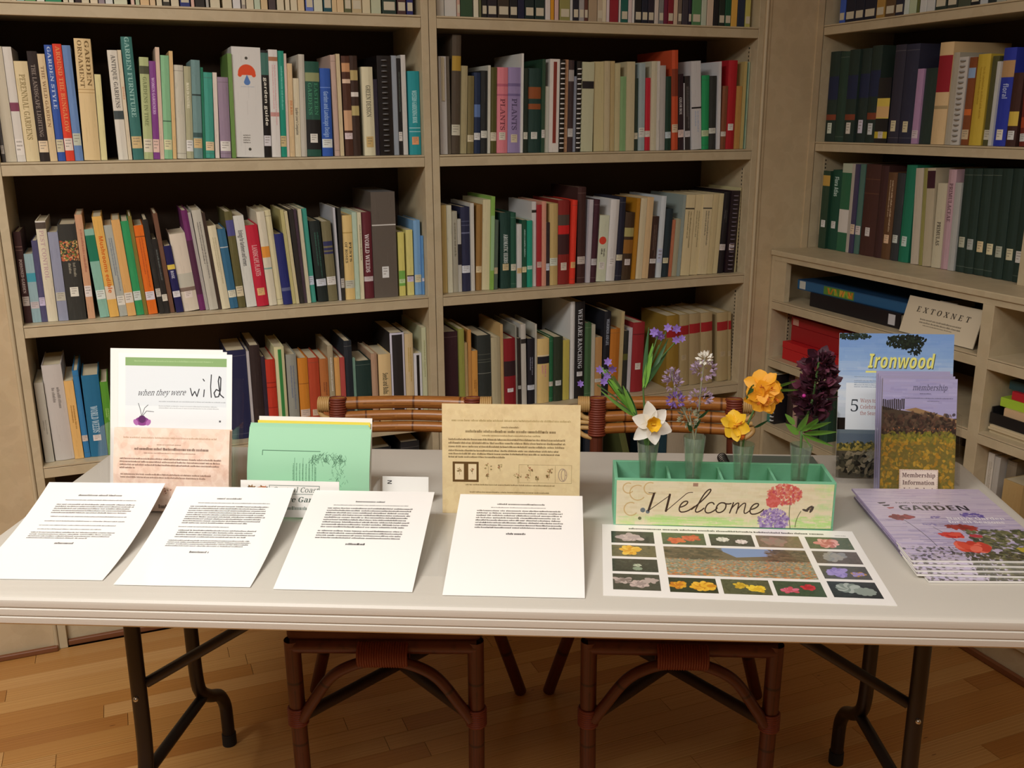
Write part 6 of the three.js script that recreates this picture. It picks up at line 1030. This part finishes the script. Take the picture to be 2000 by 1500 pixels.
{ // yellow flowers, third vase
  const base = pl(VX[2], 0.004, TT + 0.02), a = thing('yellow_flower', 'bright yellow flower drooping over the rim of the third vase', 'flower');
  mesh('stem', tube([base, pl(VX[2], 0.002, 0.88), [0.407, 0.905, -1.63], [0.398, 0.918, -1.622]], 0.0017, 16, 6), FM.stem, a);
  lily(a, [0.391, 0.92, -1.62], [-0.75, 0.25, 0.8], 0.028, FM.yellow, 0.3); lily(a, [0.398, 0.924, -1.622], [0.5, 0.75, 0.75], 0.024, FM.yellow, 0.8);
  mesh('bud', [ball([0.405, 0.902, -1.618], 0.0065, 1, 1.35, 1)], FM.orange, a);
  const b = thing('yellow_flower', 'tall cluster of golden orange blossoms in the third vase', 'flower');
  mesh('stem', tube([base, pl(VX[2], 0.001, 0.88), [0.42, 0.92, -1.636], [0.432, 0.95, -1.636], [0.442, 0.975, -1.634]], 0.002, 20, 6), FM.stem, b);
  for (const [x, y, z, d, r, rl] of [[0.436, 0.99, 0.004, [-0.5, 0.5, 0.8], 0.032, 0.2], [0.452, 0.984, 0.0, [0.35, 0.6, 0.8], 0.031, 0.7], [0.445, 0.97, 0.012, [0.0, -0.1, 1], 0.032, 0.4], [0.46, 0.968, 0.0, [0.75, 0.0, 0.8], 0.03, 0.1], [0.432, 0.965, 0.006, [-0.6, -0.25, 0.8], 0.028, 0.9]]) lily(b, W3(x, y, z), d, r, FM.gold, rl);
  for (const [x, y, dx, dy, L] of [[0.462, 0.985, 1, 0.5, 0.04], [0.466, 0.98, 1, 0.15, 0.036], [0.425, 0.99, -0.6, -1, 0.03], [0.43, 0.91, 0.9, 0.75, 0.03], [0.415, 0.895, -0.1, 1, 0.03]]) mesh('leaf', aim(petal(L, 0.009, 0.1, 0.7), W3(x, y, -0.004), [dx, dy, 0.25], 0.5), rnd() < 0.6 ? FM.green : FM.deep, b);
}
{ // dark flower, fourth vase
  const base = pl(VX[3], 0.004, TT + 0.02), g = thing('dark_flower', 'dark purple ruffled flower head in the fourth vase', 'flower');
  mesh('stem', tube([base, pl(VX[3], 0.002, 0.88), [0.515, 0.915, -1.634], [0.528, 0.95, -1.634], [0.536, 1.03, -1.634]], 0.0022, 20, 6), FM.stem, g);
  for (const [m, n] of [[FM.plum, 230], [FM.plum2, 110]]) { const l = []; for (let i = 0; i < n; i++) { const t = rnd(), yy = 0.93 + 0.112 * t, r = 0.029 * Math.sin(Math.PI * (0.16 + 0.8 * t)) ** 0.7, a = rnd() * 6.28, k = Math.sqrt(rnd()); const p = [0.531 + 0.006 * t + Math.cos(a) * r * k, yy, -1.634 + Math.sin(a) * r * k]; l.push(aim(petal(rr(0.013, 0.022), rr(0.011, 0.018), rr(-0.3, 0.5), 0.8, 3, rr(-0.6, 0.6)), p, [Math.cos(a) * 0.9, rr(0, 1), Math.sin(a) * 0.9], rnd() * 6)); } mesh('petals', l, m, g); }
  mesh('bud', [ball([0.508, 0.975, -1.614], 0.0035)], std({ color: '#b02c84', roughness: 0.5 }), g);
  for (const [x, y, dx, dy, dz, L, W] of [[0.512, 0.905, 0.75, 0.85, 0.2, 0.045, 0.014], [0.518, 0.902, 1, 0.25, 0.3, 0.055, 0.014], [0.515, 0.9, 1, -0.2, 0.4, 0.056, 0.012], [0.508, 0.9, -0.8, 0.65, 0.2, 0.038, 0.012], [0.512, 0.905, 0.5, -0.6, 0.5, 0.04, 0.014], [0.506, 0.905, 0.3, 1, 0.2, 0.04, 0.015], [0.52, 0.91, 0.9, 0.5, 0.3, 0.045, 0.013], [0.5, 0.918, -0.9, 0.9, 0.1, 0.03, 0.01]]) mesh('leaf', aim(petal(L, W, 0.12, 0.7), W3(x, y, 0.004), [dx, dy, dz], 0.3), FM.green, g);
}
// spiral notebook with a pen and a slip of paper behind the planter
{
  const g = thing('spiral_notebook', 'grey green spiral notebook lying behind the planter', 'notebook', onTable(0.53, 1.86, 0.0005), -0.06), cov = std({ color: '#5a655c', roughness: 0.45 });
  mesh('cover', [bx(-0.09, 0.1, 0.0105, 0.0122, -0.07, 0.07), bx(-0.09, 0.1, 0, 0.0015, -0.07, 0.07)], cov, g); mesh('pages', bx(-0.088, 0.098, 0.0016, 0.0104, -0.068, 0.068), M.pages, g);
  const rings = []; for (let i = 0; i < 15; i++) { const t = new THREE.TorusGeometry(0.0095, 0.0012, 6, 16); t.translate(-0.09, 0.0085, -0.064 + i * 0.0091); rings.push(t); } mesh('spiral', rings, M.steel, g);
  const pen = thing('pen', 'black pen lying on the notebook between the third and fourth vases', 'pen', onTable(0.53, 1.835, 0.018), 0.15), bl = std({ color: '#161616', roughness: 0.3 });
  mesh('barrel', rod([-0.055, 0, 0], [0.05, 0, 0], 0.0048, 14), bl, pen); const tip = new THREE.ConeGeometry(0.0046, 0.016, 14); tip.rotateZ(-Math.PI / 2); tip.translate(0.058, 0, 0); mesh('tip', tip, bl, pen);
  solo('paper_slip', [bx(-0.045, 0.045, 0, 0.0008, -0.03, 0.03)], M.white, 'white paper slip lying on the notebook beside the pen', 'paper', onTable(0.575, 1.82, 0.0128), 0.05);
}
// ---------- magazine holder, membership brochures ----------
{
  const turn = -0.085, x = 0.762, tilt = 0.22;
  brochureHolder('clear brochure holder with the blue sky magazine at the table corner', x + 0.002, 1.79, turn, 0.236, 0.19, 0.135, 0.05, tilt);
  const t = tex(860, 1110, (c, w, h) => {
    const sky = ['#7ea4dc', '#8cb0e0', '#a4c0e4', '#c0d2e8', '#d4dee8', '#c4d0dc']; sky.forEach((s, i) => { c.fillStyle = s; c.fillRect(0, (i * h * 0.58) / 6, w, h * 0.1 + 1); }); for (let i = 0; i < 500; i++) { const yy = rnd() * h * 0.56; c.fillStyle = sky[Math.min(5, (yy / (h * 0.58) * 6 + rr(-0.9, 0.9)) | 0)] || sky[0]; c.globalAlpha = 0.35; c.fillRect(rnd() * w - 60, yy, rr(60, 260), rr(8, 34)); } c.globalAlpha = 1;
    c.fillStyle = '#e4ecf2'; c.fillRect(60, 380, 290, 400);
    const leafy = (cx, cy, rx, ry, n, cols, s) => { for (let i = 0; i < n; i++) { c.fillStyle = cols[i % cols.length]; const a = rnd() * 6.28, k = Math.sqrt(rnd()); c.beginPath(); c.ellipse(cx + Math.cos(a) * rx * k, cy + Math.sin(a) * ry * k, rr(s * 0.5, s * 1.4), rr(s * 0.3, s * 0.7), rnd() * 3, 0, 7); c.fill(); } };
    leafy(110, 24, 120, 24, 120, ['#1c2a24', '#2c3c30'], 12); leafy(500, 60, 150, 50, 240, ['#1a241e', '#28362a', '#18201a'], 14); leafy(560, 120, 60, 40, 60, ['#1a241e'], 11); leafy(710, 400, 120, 60, 240, ['#28382c', '#3c4c34', '#1e2a20'], 14); leafy(590, 430, 90, 26, 100, ['#34442c', '#4c5838'], 12);
    c.fillStyle = '#5c6c7c'; c.fillRect(0, 760, w, 90); c.fillStyle = '#6a7a84'; c.fillRect(0, 740, w, 30); c.fillStyle = '#8a7c3c'; c.fillRect(0, 850, w, 60); leafy(430, 870, 430, 36, 300, ['#4c5030', '#8a7c34', '#3a4028', '#a89444'], 18); c.fillStyle = '#4a463a'; c.fillRect(0, 905, w, 205); leafy(430, 1000, 440, 110, 520, ['#24261e', '#3c3c2e', '#6a6450', '#14160f', '#8a8068'], 24); leafy(300, 940, 80, 44, 60, ['#8a8674', '#9c9884'], 16);
    c.save(); c.transform(1, 0, -0.14, 1, 40, 0); c.font = 'bold 150px sans-serif'; c.fillStyle = '#3c4434'; c.fillText('Ironwood', 218, 268, 500); c.fillStyle = '#f0ec84'; c.fillText('Ironwood', 212, 262, 500); c.fillStyle = '#f0ec84'; c.fillRect(205, 286, 500, 14); c.restore();
    bars(c, 120, 330, 300, 10, 1, '#7a8ca4'); bars(c, 120, 360, 220, 60, 4, '#7a8ca4'); c.fillStyle = '#28343c'; c.font = '130px serif'; c.fillText('5', 92, 600); c.fillStyle = '#a4584c'; c.font = '40px serif'; c.fillText('Ways to', 170, 530, 120); c.fillText('Celebrate', 170, 578, 150); c.fillText('the Season', 170, 626, 160);
  });
  const mg = thing('magazine', 'magazine with a blue sky cover and yellow underlined title', 'magazine', onTable(x, 1.818, 0.003), turn);
  mesh('cover', sheetGeo(0.222, lean(0.283, Math.tan(tilt) * 0.283, 4), 0.0006), phys({ map: t, roughness: 0.3, clearcoat: 0.5, clearcoatRoughness: 0.15 }), mg);
  mesh('pages', sheetGeo(0.22, lean(0.281, Math.tan(tilt) * 0.281).map(([z, y]) => [z - 0.0065, y]), 0.0055), M.white, mg);
  const x2 = 0.776, turn2 = -0.07;
  const h2 = brochureHolder('small clear holder of membership brochures in front of the blue magazine', x2, 1.728, turn2, 0.154, 0.14, 0.125, 0.04, 0.22);
  const lt = tex(300, 200, (c, w, h) => { c.fillStyle = '#e8d8cc'; c.fillRect(0, 0, w, h); c.strokeStyle = '#b89484'; c.lineWidth = 5; c.setLineDash([8, 6]); c.strokeRect(6, 6, w - 12, h - 12); c.fillStyle = '#5a3c3c'; c.font = 'bold 46px serif'; c.textAlign = 'center'; c.fillText('Membership', w / 2, 60, 260); c.fillText('Information', w / 2, 118, 250); c.fillText('Join Today!', w / 2, 176, 230); });
  mesh('pasted_label', sheetGeo(0.072, [[0.0035, 0.004], [-0.0073, 0.052]], 0.0006), std({ map: lt, roughness: 0.6 }), h2);
  const bt = tex(560, 860, (c, w, h) => {
    c.fillStyle = '#a8a4cc'; c.fillRect(0, 0, w, h * 0.34); for (let i = 0; i < 90; i++) { c.fillStyle = ['#b4b0d4', '#9c98c4', '#aca4c8'][i % 3]; c.globalAlpha = 0.5; c.fillRect(rnd() * w - 40, rnd() * h * 0.3, rr(60, 220), rr(6, 22)); } c.globalAlpha = 1;
    c.fillStyle = '#4c4034'; c.beginPath(); c.moveTo(0, h * 0.24); c.lineTo(w * 0.2, h * 0.27); c.lineTo(w * 0.45, h * 0.29); c.lineTo(w, h * 0.36); c.lineTo(w, h * 0.5); c.lineTo(0, h * 0.5); c.fill(); c.fillStyle = '#9a7c58'; c.beginPath(); c.moveTo(w * 0.3, h * 0.27); c.lineTo(w * 0.45, h * 0.25); c.lineTo(w, h * 0.35); c.lineTo(w, h * 0.38); c.fill();
    const blob = (n, y0, y1, cols, s) => { for (let i = 0; i < n; i++) { c.fillStyle = cols[i % cols.length]; c.globalAlpha = 0.7; c.beginPath(); c.ellipse(rnd() * w, h * rr(y0, y1), rr(s * 0.5, s * 1.5), rr(s * 0.3, s), rnd() * 3, 0, 7); c.fill(); } c.globalAlpha = 1; };
    c.fillStyle = '#7a6c34'; c.fillRect(0, h * 0.48, w, h * 0.52); blob(260, 0.3, 0.48, ['#3c2c28', '#5a4034', '#6a5444', '#2c2420'], 16); blob(120, 0.46, 0.54, ['#8a8434', '#a49434', '#5c6428'], 16); blob(520, 0.52, 1, ['#c09430', '#8a7a38', '#d0a43c', '#a07c34', '#6c6a34', '#b88428'], 14); blob(30, 0.42, 0.46, ['#c87c4c'], 5);
    for (let i = 0; i < 12; i++) { c.fillStyle = '#2a2420'; c.fillRect(4 + i * 14, h * 0.18 + rr(-6, 6), 9, h * 0.09); } c.save(); c.fillStyle = '#3c3c54'; c.font = 'italic 56px serif'; c.fillText('membership', w * 0.4, h * 0.1, 260); c.restore(); bars(c, w * 0.5, h * 0.125, 80, 12, 1, '#5a5870'); bars(c, w * 0.3, h * 0.165, 360, 12, 1, '#5a5870'); bars(c, w * 0.6, h * 0.19, 90, 10, 1, '#5a5870');
  });
  const bg = std({ color: '#a8a2c4', roughness: 0.5 });
  for (let i = 0; i < 4; i++) standing('brochure', ['lilac topped membership brochure foremost in the small holder', 'lilac brochure second in the small holder', 'lilac brochure third in the small holder', 'lilac brochure rearmost in the small holder'][i], 'brochure', x2 - 0.0015 * i, 1.733 + 0.0065 * i, turn2 + 0.006 * i, 0.139, 0.217 + 0.003 * i, 0.22, 0.003, i ? bg : phys({ map: bt, roughness: 0.35, clearcoat: 0.4 }), 'membership brochures', 0, 0.003);
}
// ---------- magazines in a fanned stack ----------
{
  const t = tex(940, 1200, (c, w, h) => {
    c.fillStyle = '#c8bcd0'; c.fillRect(0, 0, w, h); for (let i = 0; i < 700; i++) { const yy = rnd() * h; c.fillStyle = yy < h * 0.45 ? ['#d4c8d8', '#b8a8c8', '#ccc0d4', '#a898bc'][i % 4] : ['#b0a4cc', '#9c90bc', '#c4bcd8', '#8c80a8'][i % 4]; c.globalAlpha = 0.4; c.fillRect(rnd() * w - 80, yy, rr(80, 320), rr(5, 18)); } c.globalAlpha = 1;
    const garden = (X, Y, W, H, n, cols, s) => { for (let i = 0; i < n; i++) { c.fillStyle = cols[i % cols.length]; c.globalAlpha = 0.8; c.beginPath(); c.ellipse(X + rnd() * W, Y + rnd() * H, rr(s * 0.5, s * 1.5), rr(s * 0.3, s), rnd() * 3, 0, 7); c.fill(); } c.globalAlpha = 1; };
    garden(w * 0.55, h * 0.62, w * 0.45, h * 0.38, 420, ['#4c5438', '#6a6c44', '#3a4030', '#7c7c54', '#5c6040'], 20); garden(0, h * 0.84, w * 0.5, h * 0.16, 160, ['#5a5450', '#8a8488', '#3c3a38', '#b0a8b4'], 12); garden(w * 0.4, h * 0.9, w * 0.6, h * 0.1, 160, ['#4a4a38', '#6a6448', '#38382c'], 16);
    c.strokeStyle = '#4a4854'; c.lineWidth = 5; for (const [a, b, e, f] of [[170, 560, 240, 1000], [330, 700, 430, 1100], [470, 640, 560, 1060], [600, 820, 640, 1160]]) { c.beginPath(); c.moveTo(a, b); c.quadraticCurveTo((a + e) / 2 + 30, (b + f) / 2, e, f); c.stroke(); }
    const pop = (a, b, rx, ry, col) => { for (let i = 0; i < 30; i++) { c.fillStyle = col[i % col.length]; c.beginPath(); c.ellipse(a + rr(-rx, rx) * 0.7, b + rr(-ry, ry) * 0.6, rx * 0.45, ry * 0.5, rnd() * 3, 0, 7); c.fill(); } };
    pop(180, 540, 84, 40, ['#8a2430', '#9c2c38', '#741c28']); pop(520, 700, 100, 34, ['#a83c34', '#8c342c']); pop(400, 830, 74, 40, ['#d43c34', '#c02c2c', '#e05848']); pop(560, 840, 40, 24, ['#b83c48']); pop(470, 1010, 120, 70, ['#d8503c', '#c43c30', '#e8705c']); pop(800, 1050, 60, 26, ['#b4a43c']); garden(600, 460, 160, 70, 40, ['#5c4c9c', '#7464b0'], 14); garden(380, 520, 70, 30, 16, ['#6c5ca4'], 9); garden(280, 640, 90, 40, 16, ['#8478b0'], 9);
    c.fillStyle = '#2c2834'; c.font = 'bold 124px sans-serif'; c.fillText('GARDEN', 215, 410, 540); c.font = 'bold 34px sans-serif'; c.fillStyle = '#4c4658'; c.fillText('Pacific Horticulture', 225, 286, 500); for (let i = 0; i < 3; i++) { c.fillStyle = ['#2c2834', '#2c2834', '#a03c44'][i]; c.beginPath(); c.moveTo(96 + i * 18, 270 + i * 46); c.lineTo(160 + i * 14, 262 + i * 46); c.lineTo(150 + i * 14, 284 + i * 46); c.lineTo(108 + i * 18, 294 + i * 46); c.fill(); }
    c.fillStyle = '#f0ecf0'; c.font = 'bold 58px serif'; c.fillText('Native Garden', 480, 570, 400); c.fillText('for all Seasons', 470, 632, 380);
  });
  const cov = phys({ map: t, roughness: 0.32, clearcoat: 0.5, clearcoatRoughness: 0.12 }), W = 0.236, L = 0.305;
  const turns = [-0.02, -0.06, -0.025, -0.05, -0.03], offs = [[0.012, 0.036], [0.005, 0.026], [0.0, 0.017], [0.003, 0.008], [0, 0]];
  for (let i = 0; i < 5; i++) {
    const g = thing('magazine', i === 4 ? 'garden magazine with a lilac poppy cover, topmost of the stack' : ['lowest', 'second', 'third', 'fourth'][i] + ' garden magazine up in the fanned stack at the table end', 'magazine', onTable(0.757 + offs[i][0], 1.556 - offs[i][1], 0.0004 + i * 0.0047), turns[i], 'stack of garden magazines');
    const n = 8, P = (y, sag) => Array.from({ length: n + 1 }, (_, k) => { const s = k / n; return [L / 2 - L * s, y - sag * Math.pow(1 - s, 5)]; });
    const sag = i * 0.0004;
    mesh('pages', sheetGeo(W - 0.002, P(0.0004, sag), 0.0034), M.white, g); mesh('cover', sheetGeo(W, P(0.004, sag), 0.0004), cov, g); const sp = bx(-W / 2 - 0.0006, -W / 2 + 0.0004, 0.0004, 0.0042, -L / 2, L / 2 - 0.07); mesh('spine', sp, std({ color: ['#4c4450', '#7c6c94', '#5c5468', '#8c7ca8', '#a898c0'][i], roughness: 0.4 }), g);
  }
}
// a thin cord hanging under the table
solo('hanging_cord', tube([[-0.52, 0.689, -1.63], [-0.522, 0.64, -1.632], [-0.536, 0.6, -1.628], [-0.548, 0.55, -1.63], [-0.552, 0.52, -1.632]], 0.0012, 20, 6), M.rubber, 'thin dark cord hanging under the table near the left leg', 'cord');

// ---------- ceiling fixtures ----------
for (const [x, z, w, d, L, col, where] of FIXTURES) {
  const g = thing('ceiling_light', 'rectangular ceiling light ' + where, 'ceiling light', [x, CEIL, z], 0);
  mesh('frame', [bx(-w / 2 - 0.03, w / 2 + 0.03, -0.06, -0.0005, -d / 2 - 0.03, -d / 2), bx(-w / 2 - 0.03, w / 2 + 0.03, -0.06, -0.0005, d / 2, d / 2 + 0.03), bx(-w / 2 - 0.03, -w / 2, -0.06, -0.0005, -d / 2, d / 2), bx(w / 2, w / 2 + 0.03, -0.06, -0.0005, -d / 2, d / 2)], M.white, g);
  mesh('diffuser', bx(-w / 2, w / 2, -0.045, -0.035, -d / 2, d / 2), std({ color: '#f4f0e8', emissive: col, emissiveIntensity: 1.2, roughness: 0.8 }), g);
  const a = new THREE.RectAreaLight(col, L, w * 0.96, d * 0.94); a.position.set(0, -0.062, 0); a.rotation.x = -Math.PI / 2; a.name = 'light'; a.castShadow = true; g.add(a);
}
scene.traverse((o) => { if (o.isMesh) o.castShadow = o.receiveShadow = true; });
renderer.render(scene, camera);
